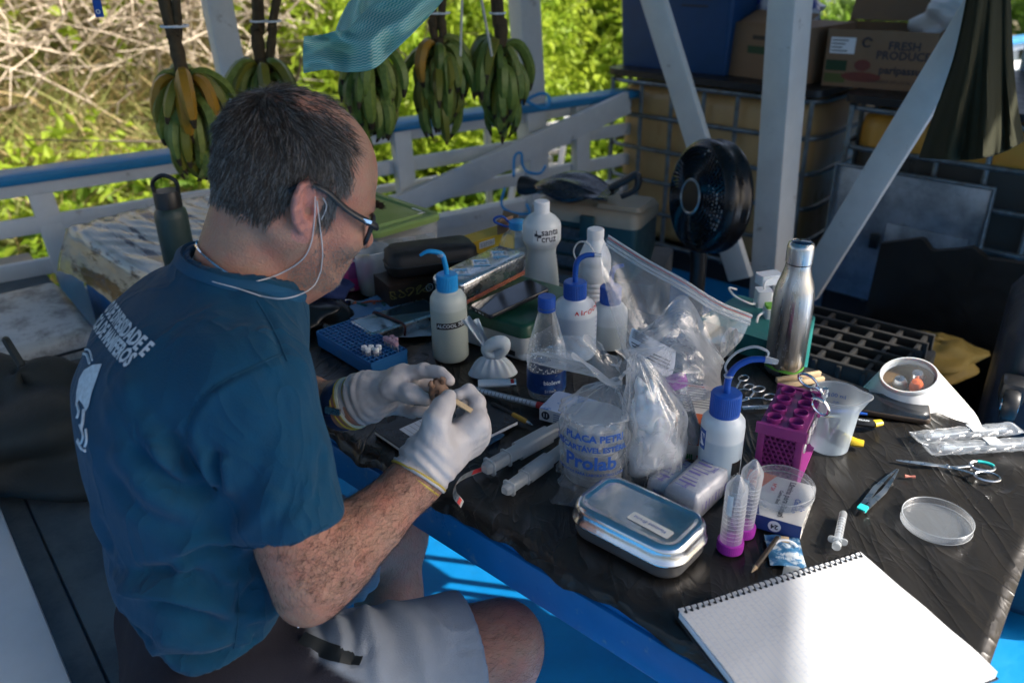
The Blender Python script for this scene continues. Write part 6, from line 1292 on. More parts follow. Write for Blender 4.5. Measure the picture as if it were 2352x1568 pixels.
# 12 carton of gloves
c, L_, ang = fbox((1556, 1054), (1620, 1064), .12, .06, TZ0); h_ = .066; t = thing('glove_carton', 'white and orange carton of gloves with a hand print, lying upside down', 'box', c, ang)
org = M_('print_orange', (.62, .13, .04), .55, var=.05); cw = M_('carton_white', (.66, .64, .60), .6, var=.04)
L_ = .085; c_off = .010
rbox(L_, .12, .002, [(0, 0), (0, h_)], 2).mv(c_off, 0, 0).build('body', cw, t, smooth=False)
def fl(x0, x1, z0, z1, y): return MB().add([(x0, y, z0), (x1, y, z0), (x1, y, z1), (x0, y, z1)], [(0, 1, 2, 3)])
fy = -.0606; X0 = c_off-L_/2
fl(X0, X0+L_, h_-.022, h_, fy).build('orange_band', org, t, smooth=False); MB().add([(X0, -.06, h_+.0006), (X0+L_, -.06, h_+.0006), (X0+L_, -.030, h_+.0006), (X0, -.030, h_+.0006)], [(0, 1, 2, 3)]).build('orange_band', org, t, smooth=False)
MB().add([(X0, .052, h_+.0006), (X0+L_, .052, h_+.0006), (X0+L_, .056, h_+.0006), (X0, .056, h_+.0006)], [(0, 1, 2, 3)]).build('orange_line', org, t, smooth=False)
for k in range(8): MB().add([(X0+.006, .044-.008*k, h_+.0008), (X0+L_-.008-.012*(k % 3), .044-.008*k, h_+.0008), (X0+L_-.008-.012*(k % 3), .0455-.008*k, h_+.0008), (X0+.006, .0455-.008*k, h_+.0008)], [(0, 1, 2, 3)]).build('print_line', ink_dark, t, smooth=False)
hp = [(-.012, 0), (-.014, .010), (-.020, .018), (-.018, .020), (-.010, .013), (-.012, .028), (-.009, .029), (-.006, .016), (-.003, .031), (0, .031), (.0, .016), (.005, .029), (.008, .028), (.004, .014), (.012, .022), (.014, .020), (.008, .008), (.008, 0)]
hm = MB().add([(X0+.052-x*.9, -.033-y*.7, h_+.001) for x, y in hp], [tuple(range(len(hp)))]); hm.build('hand_print', label_w, t, smooth=False)
fl(X0+.018, X0+.042, .030, .048, fy-.0004).build('orange_square', org, t, smooth=False)
for s, x, z, sz, m_ in (('100', X0+.030, .0345, .0085, label_w), ('un.', X0+.030, .0425, .0085, label_w), ('P', X0+.052, .038, .012, ink_green), ('MB', X0+.048, .010, .013, ink_red), ('life', X0+.026, .0095, .013, ink_green)):
    on_plane(text(s, sz, bold=.0004), (x, fy-.0006, z), (-1, 0, 0), (0, 0, -1), .0006).build('lettering', m_, t, smooth=False)
fl(X0+.006, X0+.018, h_-.016, h_-.006, fy-.0005).build('print_panel', label_w, t, smooth=False)
# 13 bag of petri dishes
q = pb(1362, 1086); a = cang(q); rt, aw = axes(q)
t = thing('petri_dish_bag', 'clear bag of stacked petri dishes with blue printing, knotted at the top', 'bag', q)
for k in range(7):
    z = .004+.0135*k; lathe([(0, z), (.0425, z), (.0432, z+.001), (.0432, z+.010), (.0440, z+.0105), (.0440, z+.0125), (.0425, z+.0130), (0, z+.0130)], 36).build('petri_dish', frosted, t)
knot = np.array(W(1408, 880, 1.215))-q
def bagprof(u, v):
    b = 6.2832*u; wob = .0026*math.sin(5*b+9*v)*(.4+v)+.0024*math.sin(11*b-14*v)+.0016*math.sin(19*b+23*v)
    if v < .62:
        f = v/.62; r_ = .047+.002*math.sin(f*3)-.006*max(0, f-.75)/.25; z = .112*f-.001; cx = 0
        flare = .012*max(0, .10-f)/.10*abs(math.sin(3*b)); return ((r_+wob+flare)*math.cos(b), (r_+wob+flare)*math.sin(b), max(z, .0006))
    f = (v-.62)/.38; r_ = .041*(1-f)**.8+.010; cc = knot*f**1.1*np.array([1, 1, 0]); z = .111+(knot[2]-.111)*f; pl = 1+.25*math.sin(8*b+f*4)*f
    return (cc[0]+(r_*pl+wob)*math.cos(b), cc[1]+(r_*pl+wob)*math.sin(b), z)
sheet(bagprof, 72, 44, True).build('bag', bagf, t, angle=None)
def flare(u, v):
    b = 6.2832*u; r_ = .010+.066*v**.8; pl = 1+.30*math.sin(5*b+1)*v+.20*math.sin(11*b+3*v)*v+.08*math.sin(23*b-5*v)*v; k_ = knot+np.array([0, 0, .004]); d_ = -rt*.034*v+np.array([0, 0, .044])*v**.7*(1+.5*math.sin(3*b+2))-aw*.01*v
    return tuple(k_+rt*math.cos(b)*r_*pl*1.0+aw*math.sin(b)*r_*.45*pl+d_)
sheet(flare, 90, 22, True).build('bag_top', bagfine, t, angle=None)
ringp = [knot+rt*.011*math.cos(b)+aw*.011*math.sin(b)+[0, 0, .003*math.sin(2*b)] for b in np.linspace(0, 6.28, 18)]; tube(ringp, .003, 6, cap=False).build('knot', bagfine, t)
def cone_wrap(s, size, zc, a0, r_, bold=.0006, tilt=0): return on_cyl(text(s, size, bold=bold, sub=.01), r_, zc, a0, tilt)
for s, sz, z, a0, r_, bo in (('PLACA PETRI', .0155, .091, a+.02, .0520, .0006), ('DESCARTÁVEL ESTÉRIL', .0118, .0745, a-.14, .0532, .0005), ('Prolab', .030, .052, a-.08, .0540, .0009), ('PRODUTOS PARA LABORATÓRIO LTDA', .0060, .0335, a-.10, .0540, .0002)):
    cone_wrap(s, sz, z, a0, r_, bo, -.04).build('lettering', ink_blue, t, smooth=False)
sheet(lambda u, v: (.0502*math.cos(a+.25+.7*u), .0502*math.sin(a+.25+.7*u), .006+.009*v), 10, 3).build('sticker', label_w, t)
# folded plastic corner on the table
mb, uv, fs = netmesh([[(1262, 1150, 1.175), (1300, 1160, 1.17), (1340, 1175, 1.16)], [(1285, 1110, 1.20), (1310, 1115, 1.195), (1350, 1130, 1.19)], [(1300, 1060, 1.24), (1330, 1070, 1.235), (1370, 1100, 1.22)]], 20, 20)
mb.map(lambda x, y, z: (x, y, .7525+.002*math.sin(x*120)*math.sin(y*90))).build('film_flap', clear, None, label='flat scrap of clear film on the table left of the steel tray', cat='plastic film')
# 14 bag of cotton
q = pb(1497, 1082); rt, aw = axes(q); cot = M_('cotton', (.80, .80, .79), .95, var=.05, vscale=40, bump=1, bscale=60, sss=.2)
t = thing('cotton_bag', 'clear bag with white cotton wool leaning beside the petri dish bag', 'bag', q)
lump(.040, .034, .060, 51, .25, 36, 26, freq=3).mv(0, 0, .040).build('cotton', cot, t, angle=None)
lump(.026, .024, .040, 53, .3, 26, 20).mv(-.012*rt[0], -.012*rt[1], .100).build('cotton', cot, t, angle=None)
def cbag(u, v):
    b = 6.2832*u; f = v; r_ = .047*(1-.15*f) if f < .6 else .047*(.91-1.7*(f-.6)); r_ = max(r_, .008); wob = .002*math.sin(7*b+8*v)+.0015*math.sin(13*b-11*v); z = .0008+.185*f; sh = -rt*.030*max(0, f-.55)/.45
    return (sh[0]+(r_+wob)*math.cos(b), sh[1]+(r_+wob)*math.sin(b), z)
sheet(cbag, 64, 40, True).build('bag', bagfine, t, angle=None)
# purple-capped tubes around the bag
def falcon(loc, label, up=True, Lh=.114, tilt=None, frac=1):
    t = thing('centrifuge_tube', label, 'centrifuge tube', loc, group='conical tubes with purple caps')
    if tilt is not None: t.rotation_euler = tilt
    tm = film('tube_plastic', tint=(.90, .93, .97), haze=.16, gloss=.5, rough=.15, bump=.05, edge=.42) if 'tube_plastic' not in MATS else MATS['tube_plastic']
    # standing on its cap, cone up
    ribcap(.0172, .014, 40).build('cap', purple_cap, t, angle=30)
    lathe([(.0138, .010), (.0140, .012), (.0140, .094), (.0132, .098), (.0035, .113), (.002, .1145), (0, .1148)], 32).build('body', tm, t)
    for k in range(10): lathe([(.01405, .022+.006*k), (.01415, .0222+.006*k), (.01405, .0224+.006*k)], 28).build('graduation', label_w, t)
    ca = cang(loc); sheet(lambda u, v: (.0142*math.cos(ca-.75+.55*u), .0142*math.sin(ca-.75+.55*u), .06+.03*v), 6, 3).build('write_patch', label_w, t)
    return t
falcon(pb(1676, 1258), 'conical tube standing on its purple cap, nearer the front, beside the steel tray'); falcon(pb(1703, 1222), 'conical tube standing on its purple cap, behind the first one', tilt=Euler((R(-1), R(3), 0)))
tq_ = W(1553, 882, 1.205); dn = np.array(W(1583, 975, 1.215))-tq_; t = thing('centrifuge_tube', 'tilted tube with purple cap up and dark contents among the plastic bags', 'centrifuge tube', tq_, group='conical tubes with purple caps', rot=Vector(-dn).to_track_quat('Z', 'Y').to_euler())
ribcap(.0172, .016, 40).mv(0, 0, -.004).build('cap', purple_cap, t, angle=30); lathe([(.0138, -.001), (.0140, -.003), (.0140, -.075), (.004, -.095), (0, -.097)], 28).build('body', MATS['tube_plastic'], t); lathe([(0, -.048), (.0130, -.048), (.0130, -.074), (.003, -.093), (0, -.094)], 24).build('contents', M_('dark_contents', (.03, .03, .035), .6), t)
for k in range(8): lathe([(.01405, -.012-.005*k), (.0143, -.0123-.005*k), (.01405, -.0126-.005*k)], 24).build('graduation', ink_dark, t)
# 15 big zip bag
zb = thing('zip_bag', 'large clear zip bag standing open and puffed up, red line along its closure', 'zip bag', pb(1560, 880)); zo = np.array(zb.location)
DZ = 1.30
def zipnet(dd): return [[(1398, 538, DZ+.02), (1480, 590, DZ+dd*.6), (1570, 640, DZ+dd), (1650, 690, DZ+dd*.6), (1728, 722, DZ+.02)], [(1380, 585, DZ+.02), (1470, 650, DZ+dd*1.2), (1565, 700, DZ+dd*1.6), (1650, 735, DZ+dd), (1706, 775, DZ+.02)], [(1395, 680, DZ+.01), (1470, 735, DZ+dd*1.4), (1560, 770, DZ+dd*1.9), (1640, 790, DZ+dd*1.2), (1685, 800, DZ+.01)], [(1425, 790, DZ-.02), (1490, 820, DZ+dd*.8), (1560, 835, DZ+dd), (1610, 845, DZ+dd*.6), (1645, 838, DZ-.01)], [(1440, 860, DZ-.05), (1500, 880, DZ-.04+dd*.4), (1560, 890, DZ-.04+dd*.4), (1590, 880, DZ-.03), (1600, 870, DZ-.03)]]
zf = film('zip_film', haze=.045, gloss=.5, rough=.10, bump=.8, bscale=13, edge=.42)
for dd, nm in ((-.035, 'front_film'), (.035, 'back_film')):
    mb, uv, fs = netmesh(zipnet(dd), 60, 50, lambda u, v: .004*math.sin(u*21+v*7)*v+.003*math.sin(u*37-v*19)*v); mb.map(lambda x, y, z: (x-zo[0], y-zo[1], z-zo[2])).build(nm, zf, zb, angle=None)
zl = [(1398, 538, DZ), (1480, 590, DZ-.02), (1570, 640, DZ-.034), (1650, 690, DZ-.02), (1728, 722, DZ)]
for dx, dy, r_, m_, nm in ((0, 4, .0014, frosted, 'closure_ridge'), (-1, 8, .0007, M_('zip_red_line', (.40, .05, .05), .5), 'red_line'), (-4, 17, .0016, frosted, 'closure_ridge'), (-6, 24, .0016, frosted, 'closure_ridge')):
    tube(np.array([W(x+dx, y+dy, d_-.003) for x, y, d_ in smoothpath(np.array(zl), 30)])-zo, r_, 6).build(nm, m_, zb)
sheet(lambda u, v: tuple(np.array(W(*(smoothpath(np.array(zl), 41)[int(round(u*40))]+np.array([-6*v, 26*v, -.0015]))))-zo), 41, 4).build('closure_band', film('zip_band', haze=.22, gloss=.5, rough=.15, bump=.4, edge=.3), zb, angle=None)
# inner crumpled bags
def crumple(name, label, net, seed, amp, m_, nu=50, nv=40):
    rs = np.random.default_rng(seed); K = rs.normal(size=(7, 2))*9; ph = rs.uniform(0, 6, 7)
    def w(u, v): return amp*sum(abs(math.sin(k[0]*u+k[1]*v+p))-.5 for k, p in zip(K, ph))/3
    mb, uv, fs = netmesh(net, nu, nv, w); return mb.build(name, m_, None, label=label, cat='plastic bag', angle=None)
crumple('crumpled_bag', 'crumpled clear bag under the puffed zip bag, beside the glove carton', [[(1440, 770, 1.27), (1500, 740, 1.24), (1572, 678, 1.26), (1640, 790, 1.27), (1665, 830, 1.28)], [(1450, 820, 1.24), (1520, 800, 1.20), (1580, 790, 1.19), (1640, 830, 1.22), (1655, 860, 1.26)], [(1470, 880, 1.23), (1530, 870, 1.18), (1590, 865, 1.17), (1640, 880, 1.20), (1660, 905, 1.24)], [(1500, 930, 1.22), (1550, 925, 1.19), (1600, 920, 1.18), (1640, 915, 1.20), (1650, 920, 1.22)]], 5, .016, bagfine)
crumple('crumpled_bag', 'clear bag standing in a stiff crease inside the zip bag', [[(1495, 758, 1.31), (1540, 740, 1.30), (1575, 680, 1.31), (1585, 700, 1.32)], [(1510, 775, 1.29), (1545, 765, 1.27), (1575, 740, 1.28), (1600, 760, 1.31)], [(1525, 790, 1.27), (1550, 795, 1.25), (1580, 790, 1.26), (1610, 800, 1.29)]], 9, .012, bagfine, 36, 26)
# instruction paper in the bag
mb, uv, fs = netmesh([[(1452, 752, 1.262), (1490, 772, 1.25), (1552, 805, 1.245)], [(1445, 785, 1.255), (1490, 810, 1.238), (1550, 838, 1.235)], [(1460, 815, 1.245), (1500, 850, 1.222), (1540, 872, 1.22)]], 24, 20)
ip = mb.build('instruction_paper', paper, None, label='folded printed paper slip between the clear bags', cat='paper'); pv = np.array(mb.v)
def ppt(u, v): i = int(round(v*19))*24+int(round(u*23)); return pv[i]
for k in range(9):
    v = .08+.045*k if k < 6 else .45+.12*(k-6); u1 = .35+.2*((k*7) % 3)/3 if k < 6 else .85; pts = [ppt(u, v)+np.array([0, -.0015, .0012]) for u in np.linspace(.08, u1, 12)]
    tube(pts, .0006 if k < 6 else .0009, 3).build('print_line', ink_dark, ip)
# 16 steel tray with lid
A_, B_ = (1300, 1222), (1543, 1350); c, L_, ang = fbox(A_, B_, .098, .05, TZ0); t = thing('steel_tray', 'stainless steel instrument tray with a raised lid and a handwritten strip', 'tray', c, ang); D_ = .098
tray_m = M_('tray_steel', (.66, .68, .70), .17, 1, var=.06, vscale=14, bump=.3, bscale=35, rvar=.08)
rbox(L_, D_, .03, [(.008, 0), (.003, .002), (.0005, .008), (0, .021), (-.002, .0225), (0, .024)], 9, cap1=False).build('tray', M_('tray_body', (.72, .73, .74), .42, 1, var=.06, vscale=14, bump=.3, bscale=35, rvar=.06), t, angle=60)
rbox(L_+.003, D_+.003, .031, [(-.0022, .0235), (-.0022, .0265), (0, .028), (.001, .041), (.003, .046), (.0075, .0490), (.013, .0495), (.015, .0475), (.018, .0470)], 9, cap0=False).build('lid', tray_m, t, angle=60)
tp = rbox(.062, .017, .003, [(0, .0474), (0, .0478)], 3).xf(Matrix.Rotation(R(-3), 4, 'Z')).mv(L_*.16, -D_*.16, 0).build('tape_label', M_('tape_paper', (.62, .62, .58), .7), t)
on_plane(text('Vanessa Bruna', .0085, shear=.3), (L_*.16, -D_*.16, .0479), (-1, .05, 0), (-.05, -1, 0), .0004).build('lettering', ink_blue, tp, smooth=False)
# 17 syringe packs
sp_m = film('pack_film', haze=.45, gloss=.6, rough=.15, bump=1, bscale=40, edge=.3, hazec=(.80, .81, .84)); sp_p = M_('pack_paper', (.70, .71, .76), .6, var=.1, vscale=30, bump=.8, bscale=60)
for (A_, B_, dep, h_, lab, nst) in (((1532, 1160), (1592, 1188), .085, .034, 'packet of wrapped syringes with violet bar code print, in front of the wash bottle', 9), ((1492, 1128), (1530, 1146), .075, .020, 'second packet of wrapped syringes, partly under the first', 7)):
    c, L_, ang = fbox(A_, B_, dep, h_, TZ0); t = thing('syringe_pack', lab, 'syringe packet', c, ang, group='wrapped syringe packets'); w = .052 if nst == 9 else .036
    b_ = rbox(w, dep, .010, [(.008, 0), (.002, .004), (0, h_*.5), (.003, h_*.85), (.010, h_)], 5); b_.map(lambda x, y, z: (x+.0012*math.sin(y*260+z*90), y+.002*math.sin(x*210), z+.0012*math.sin(x*300+y*170))).build('wrapper', sp_p, t, angle=50)
    b2 = rbox(w+.006, dep+.012, .010, [(.006, 0), (0, .003), (.001, h_*.6), (.005, h_*.95), (.012, h_+.0025)], 5); b2.map(lambda x, y, z: (x+.0015*math.sin(y*160+z*190), y+.002*math.sin(x*150), z+.0015*math.sin(x*260+y*210))).build('film', sp_m, t, angle=None)
    vio = M_('print_violet', (.16, .14, .36), .6) if nst == 9 else MATS['print_violet']
    for k in range(nst):
        y = -dep*.42+dep*.84*k/(nst-1); wd = .0016+.0012*((k*5) % 3)
        MB().add([(-w*.30, y, h_+.0034), (w*(.05+.2*((k*3) % 4)/4), y, h_+.0034), (w*(.05+.2*((k*3) % 4)/4), y+wd, h_+.0034), (-w*.30, y+wd, h_+.0034)], [(0, 1, 2, 3)]).build('print_line', vio, t, smooth=False)
        MB().add([(w/2+.0032, y, h_*.25), (w/2+.0032, y+wd*.8, h_*.25), (w/2+.0032, y+wd*.8, h_*.65), (w/2+.0032, y, h_*.65)], [(0, 1, 2, 3)]).build('print_line', vio, t, smooth=False)
    for x, y in ((0, -dep*.36), (.012, dep*.3)): on_plane(text('3mL', .009, bold=.0003), (x, y, h_+.0036), (0, 1, 0), (-1, 0, 0), .0003).build('lettering', vio, t, smooth=False)
    on_plane(text('3mL', .010, bold=.0003), (w*.1, -dep/2-.0066, h_*.45), (1, 0, 0), (0, 0, 1), .0003).build('lettering', vio, t, smooth=False)
# 19 blade carton and petri lid
c, L_, ang = fbox((1716, 1206), (1795, 1229), .10, .024, TZ0); D_ = .098; h_ = .022; t = thing('blade_carton', 'flat white and navy carton with an orange corner under a petri dish lid', 'box', c, ang); L_ = max(L_, .085); L_ = .092
nav = M_('print_navy', (.02, .05, .20), .5)
rbox(L_, D_, .001, [(0, 0), (0, h_)], 2).build('body', cw, t, smooth=False); fl(-L_/2, L_/2, .0, h_, -D_/2-.0006).build('navy_side', nav, t, smooth=False)
def tq4(p, m_, nm, z=h_+.0007): return MB().add([(x*L_, y*D_, z) for x, y in p], [tuple(range(len(p)))]).build(nm, m_, t, smooth=False)
tq4([(-.5, -.5), (-.1, -.5), (-.28, .1), (-.5, .25)], nav, 'navy_panel'); tq4([(-.5, .25), (-.26, .05), (-.08, .5), (-.5, .5)], org, 'orange_corner', h_+.0009)
disc(.0085, 0, 24).xf(Matrix.Rotation(R(90), 4, 'X')).mv(.012, -D_/2-.001, h_/2).build('white_circle', label_w, t, smooth=False); on_plane(text('24', .010, bold=.0003), (.012, -D_/2-.0014, h_/2), (-1, 0, 0), (0, 0, -1), .0003).build('lettering', ink_dark, t, smooth=False)
for s, sz, x, m_, y in (('Lâmina para Bisturi', .0088, .016, ink_dark, .0), ('Carbon Steel', .005, .006, ink_dark, .0), ('Coleção', .008, .030, ink_blue, -.01), ('Vila', .008, .038, ink_blue, -.012), ('Nº 24', .006, -.006, ink_red, .02)): on_plane(text(s, sz*1.25, bold=.0004), (x, y, h_+.001), (0, -1, 0), (1, 0, 0), .0003).build('lettering', m_, t, smooth=False)
for k in range(7): fl(0, 0, 0, 0, 0) if 0 else MB().add([(L_/2+.0006, -.036+.011*k, .004), (L_/2+.0006, -.031+.011*k, .004), (L_/2+.0006, -.031+.011*k, h_-.004-.003*(k % 2)), (L_/2+.0006, -.036+.011*k, h_-.004-.003*(k % 2))], [(0, 1, 2, 3)]).build('print_line', ink_dark, t, smooth=False)
def petri(loc, label, r=.0445, h=.012, rot=None):
    t = thing('petri_dish', label, 'petri dish', loc, rot=rot, group='clear petri dishes')
    lathe([(0, .001), (r-.001, 0), (r, .0012), (r, h), (r-.0012, h), (r-.0014, .0022), (0, .002)], 56).build('dish', clear, t)
    lathe([(r-.0012, h-.0004), (r-.0003, h+.0004), (r+.0003, h-.0002)], 56).build('rim', frosted, t); lathe([(r-.0004, .0005), (r+.0003, .0012), (r-.0002, .002)], 56).build('foot_ring', frosted, t); return t
petri(np.array(P(1793, 1128, TZ0+.026)), 'clear petri dish lid lying on the blade carton', rot=Euler((R(3), R(-2), 0)))
petri(pb(2150, 1203), 'empty clear petri dish lying on the black film at the right')
# 21 syringe
p0, p1 = pb(1937, 1178, TZ0+.008), pb(1921, 1256, TZ0+.008); d_ = p1-p0; Ls = np.linalg.norm(d_); t = thing('syringe', 'small unwrapped syringe barrel lying above the spiral notebook', 'syringe', p0, rot=Vector(d_).to_track_quat('Z', 'Y').to_euler())
lathe([(0, .0), (.0048, .0005), (.0052, .002), (.0052, Ls*.86)], 20).build('barrel', MATS['tube_plastic'], t); rbox(.024, .010, .004, [(0, Ls*.80), (0, Ls*.80+.002)], 4).build('flange', frosted, t); lathe([(0, .012), (.0042, .012), (.0042, .018), (.002, .02), (.002, Ls*.9), (.0055, Ls*.92), (.0055, Ls), (0, Ls)], 16).build('plunger', frosted, t)
lathe([(.0046, .006), (.0050, .010), (.0046, .013)], 16).build('seal', black_plastic, t)
for k in range(7): lathe([(.0053, .014+.006*k), (.0055, .0143+.006*k), (.0053, .0146+.006*k)], 16).build('graduation', ink_dark, t)
# 22 tweezers
p0, p1 = pb(1976, 1174, TZ0+.003), pb(2063, 1074, TZ0+.006); d_ = p1-p0; Lt = np.linalg.norm(d_); t = thing('tweezers', 'steel tweezers with turquoise tape round the handle end', 'tweezers', p0, math.atan2(d_[1], d_[0]))
for s in (-1, 1): loft([[(x, s*(.0006+o_)+sy*w_, z) for sy, z in ((-1, -.0005), (1, -.0005), (1, .0012), (-1, .0012))] for x, o_, w_ in ((0, .001, .004), (.012, .002, .0042), (Lt*.5, .0055, .0036), (Lt*.8, .003, .002), (Lt, .0005, .0006))]).build('arm', steel, t)
rbox(.013, .0125, .002, [(0, -.0012), (0, .003)], 3).mv(.008, 0, 0).build('tape', M_('tape_turquoise', (.02, .50, .48), .5, var=.2, vscale=90), t)
# 23 scissors right
def scissors(tip, r1, r2, label, z=TZ0+.004, rr=.0125, w=.0030, tape=False):
    T_, a_, b_ = pb(*tip, z), pb(*r1, z), pb(*r2, z); t = thing('scissors', label, 'scissors', T_, group='steel scissors on the table'); T0 = np.zeros(3); a_, b_ = a_-T_, b_-T_; m_ = (a_+b_)/2; dv = m_/np.linalg.norm(m_); sv = np.array([-dv[1], dv[0], 0])
    piv = m_*.58
    for e, s in ((a_, 1), (b_, -1)):
        tube([T0+sv*s*.0006, piv*.6+sv*s*.002, piv-sv*s*.001, piv+(e-piv)*.5, e-dv*rr], [.0008, w*.8, w, w*.8, w*.7], 6, 20, flat=.45).build('blade', steel, t)
        tube(ringpts(e, dv, sv, rr*1.25, rr*.85), w*.62, 7, cap=False).build('finger_ring', steel, t)
    lathe([(0, .003), (.003, .0025), (.0035, 0)], 14).mv(*piv).build('pivot', chrome, t)
    if tape: tube(ringpts(a_, dv, sv, rr*1.25, rr*.85)[1:7], w*.85, 7).build('tape', MATS['tape_turquoise'], t)
scissors((2058, 1056), (2256, 1070), (2268, 1094), 'long steel scissors with turquoise tape on one finger ring, at the right', rr=.0135, tape=True)
scissors((1640, 930), (1708, 868), (1720, 888), 'thin steel scissors nearest the clear bag, pointing left', rr=.009, w=.0022)
scissors((1660, 935), (1742, 893), (1768, 911), 'fine steel scissors between the blue wash bottle and the clothes pegs', rr=.010, w=.0022)
# steel ruler-like spatula behind the wash bottle
p0, p1 = pb(1705, 937, TZ0+.001), pb(1790, 932, TZ0+.001); beam((0, 0, 0), p1-p0, .0016, .011, bev=.0004).build('steel_spatula', steel, None, label='flat steel spatula lying between the blue wash bottle and the magenta rack', cat='spatula', loc=p0)
# 24 wrapped swabs
for k, (a_, b_) in enumerate((((2120, 1003), (2318, 984)), ((2148, 1030), (2365, 1018)))):
    p0, p1 = pb(*a_, TZ0+.009), pb(*b_, TZ0+.009); d_ = p1-p0; Ls = np.linalg.norm(d_); t = thing('wrapped_swab', ('sterile swab tube in a clear wrapper, farther one of the pair at the right edge', 'sterile swab tube in a clear wrapper with a paper tab, nearer one of the pair')[k], 'swab packet', p0, rot=Vector(d_).to_track_quat('Z', 'Y').to_euler())
    lathe([(0, .004), (.005, .005), (.0068, .012), (.0068, Ls*.72), (.0045, Ls*.75), (.0045, Ls*.95), (0, Ls*.95)], 16).build('tube', MATS['tube_plastic'], t); lathe([(0, .008), (.004, .012), (.004, .03), (.0012, .034), (.0012, Ls*.9), (0, Ls*.9)], 10).build('swab', cot, t)
    sheet(lambda u, v: ((.0085+.007*abs(math.cos(6.2832*u))**.5+.0015*math.sin(v*40+u*30))*math.cos(6.2832*u), (.0072+.0008*math.sin(v*55))*math.sin(6.2832*u)*(.25 if v < .04 or v > .96 else 1), -.014+(Ls+.03)*v), 26, 40, True).build('wrapper', bagf, t, angle=None)
    rbox(.020, .0016, .0007, [(0, Ls*.52), (0, Ls*.66)], 2).mv(0, .0085, 0).build('paper_tab', label_w, t)
# 25 pliers
p0 = pb(1945, 965, TZ0+.009); t = thing('pliers', 'pliers with black and blue grips and yellow handle ends beside the beaker', 'pliers', p0)
def gp_(x, y, z=TZ0+.009): return pb(x, y, z)-p0
tube([gp_(1900, 955), gp_(1930, 962), gp_(1970, 968), gp_(2008, 973)], [.005, .0075, .0085, .0075], 10, 20, flat=.75).build('grip', black_plastic, t); tube([gp_(2006, 973), gp_(2024, 970)], [.0078, .0066], 10, flat=.75).build('grip_end', yellow_pl, t); tube([gp_(1905, 944), gp_(1955, 947), gp_(1992, 951)], [.003, .0035, .002], 8, 14).build('blue_inlay', blue_cap, t)
tube([gp_(1905, 985), gp_(1930, 998), gp_(1945, 1008)], [.0065, .0085, .0085], 10, 14, flat=.75).build('grip', black_plastic, t); tube([gp_(1938, 1003), gp_(1960, 1014), gp_(1984, 1019)], [.0088, .0088, .0068], 10, 14, flat=.75).build('grip_end', yellow_pl, t)
on_plane(text('TRAPP', .006, bold=.0002), gp_(1984, 966, TZ0+.016), gp_(2008, 973)-gp_(1960, 966), np.cross([0, 0, 1], gp_(2008, 973)-gp_(1960, 966)), .0008).build('lettering', ink_white, t, smooth=False)
# 26 phone right
c, L_, ang = fbox((1985, 955), (2098, 973), .075, .01, TZ0); t = thing('phone', 'black smartphone lying at the far table edge beside the pliers', 'phone', c+np.array([0, .0, 0]), ang)
rbox(.125, .070, .010, [(.001, 0), (0, .0015), (0, .0070), (.001, .0085)], 5).build('case', M_('phone_case', (.05, .035, .025), .4), t); rbox(.121, .066, .009, [(0, .0085), (.0004, .0090)], 5).build('screen', glass_scr, t)
# 27 spiral notebook
p0, p1, p2 = pb(1556, 1398, TZ0+.012), pb(1975, 1266, TZ0+.012), pb(2275, 1541, TZ0+.012)
dx_ = p1-p0; Ln = np.linalg.norm(dx_); ex = dx_/Ln; ey = np.array([ex[1], -ex[0], 0]); Wn = .205
t = thing('spiral_notebook', 'open spiral notebook with ruled white pages at the near corner of the table', 'notebook', p0-[0, 0, .012], math.atan2(ex[1], ex[0]))
def page(u, v, z0=.0125): x = Ln*u; y = -Wn*v; return (x, y-.0015*math.sin(u*9), z0+.0035*math.sin(u*3.1)*v*(1-v)*2+.0016*math.sin(u*11+v*5)*v+.001*math.sin(v*17+u*6)*v)
rul = bpy.data.materials.new('ruled_paper'); rul.use_nodes = True; N, L = nodes(rul); b = N['Principled BSDF']; tc = N.new('ShaderNodeTexCoord'); sp = N.new('ShaderNodeSeparateXYZ'); L.new(tc.outputs['Object'], sp.inputs[0])
def mth(op, a_, b_=None, c_=None):
    n = N.new('ShaderNodeMath'); n.operation = op
    for i, q_ in enumerate((a_, b_, c_)):
        if q_ is None: continue
        if hasattr(q_, 'links'): L.new(q_, n.inputs[i])
        else: n.inputs[i].default_value = q_
    return n.outputs[0]
ln_ = mth('LESS_THAN', mth('FRACT', mth('MULTIPLY', sp.outputs[0], 1/.0075)), .09)
mq = N.new('ShaderNodeMapping'); mq.inputs['Scale'].default_value = (150, 420, 1); L.new(tc.outputs['Object'], mq.inputs[0]); nz1 = N.new('ShaderNodeTexNoise'); nz1.inputs['Scale'].default_value = 1; L.new(mq.outputs[0], nz1.inputs[0]); nz2 = N.new('ShaderNodeTexNoise'); nz2.inputs['Scale'].default_value = 30; L.new(tc.outputs['Object'], nz2.inputs[0])
gh = mth('MULTIPLY', mth('GREATER_THAN', nz1.outputs[0], .56), mth('GREATER_THAN', nz2.outputs[0], .50))
mx1 = N.new('ShaderNodeMixRGB'); mx1.inputs[1].default_value = (.64, .64, .64, 1); mx1.inputs[2].default_value = (.58, .585, .60, 1); L.new(gh, mx1.inputs[0]); mx2 = N.new('ShaderNodeMixRGB'); mx2.inputs[2].default_value = (.36, .46, .62, 1); L.new(mx1.outputs[0], mx2.inputs[1]); L.new(mth('MULTIPLY', ln_, .5), mx2.inputs[0]); L.new(mx2.outputs[0], b.inputs['Base Color']); b.inputs['Roughness'].default_value = .8
bp = N.new('ShaderNodeBump'); bp.inputs['Strength'].default_value = .3; bp.inputs['Distance'].default_value = .001; L.new(nz2.outputs[0], bp.inputs['Height']); L.new(bp.outputs[0], b.inputs['Normal'])
top = sheet(page, 60, 40).build('page', rul, t, angle=None)
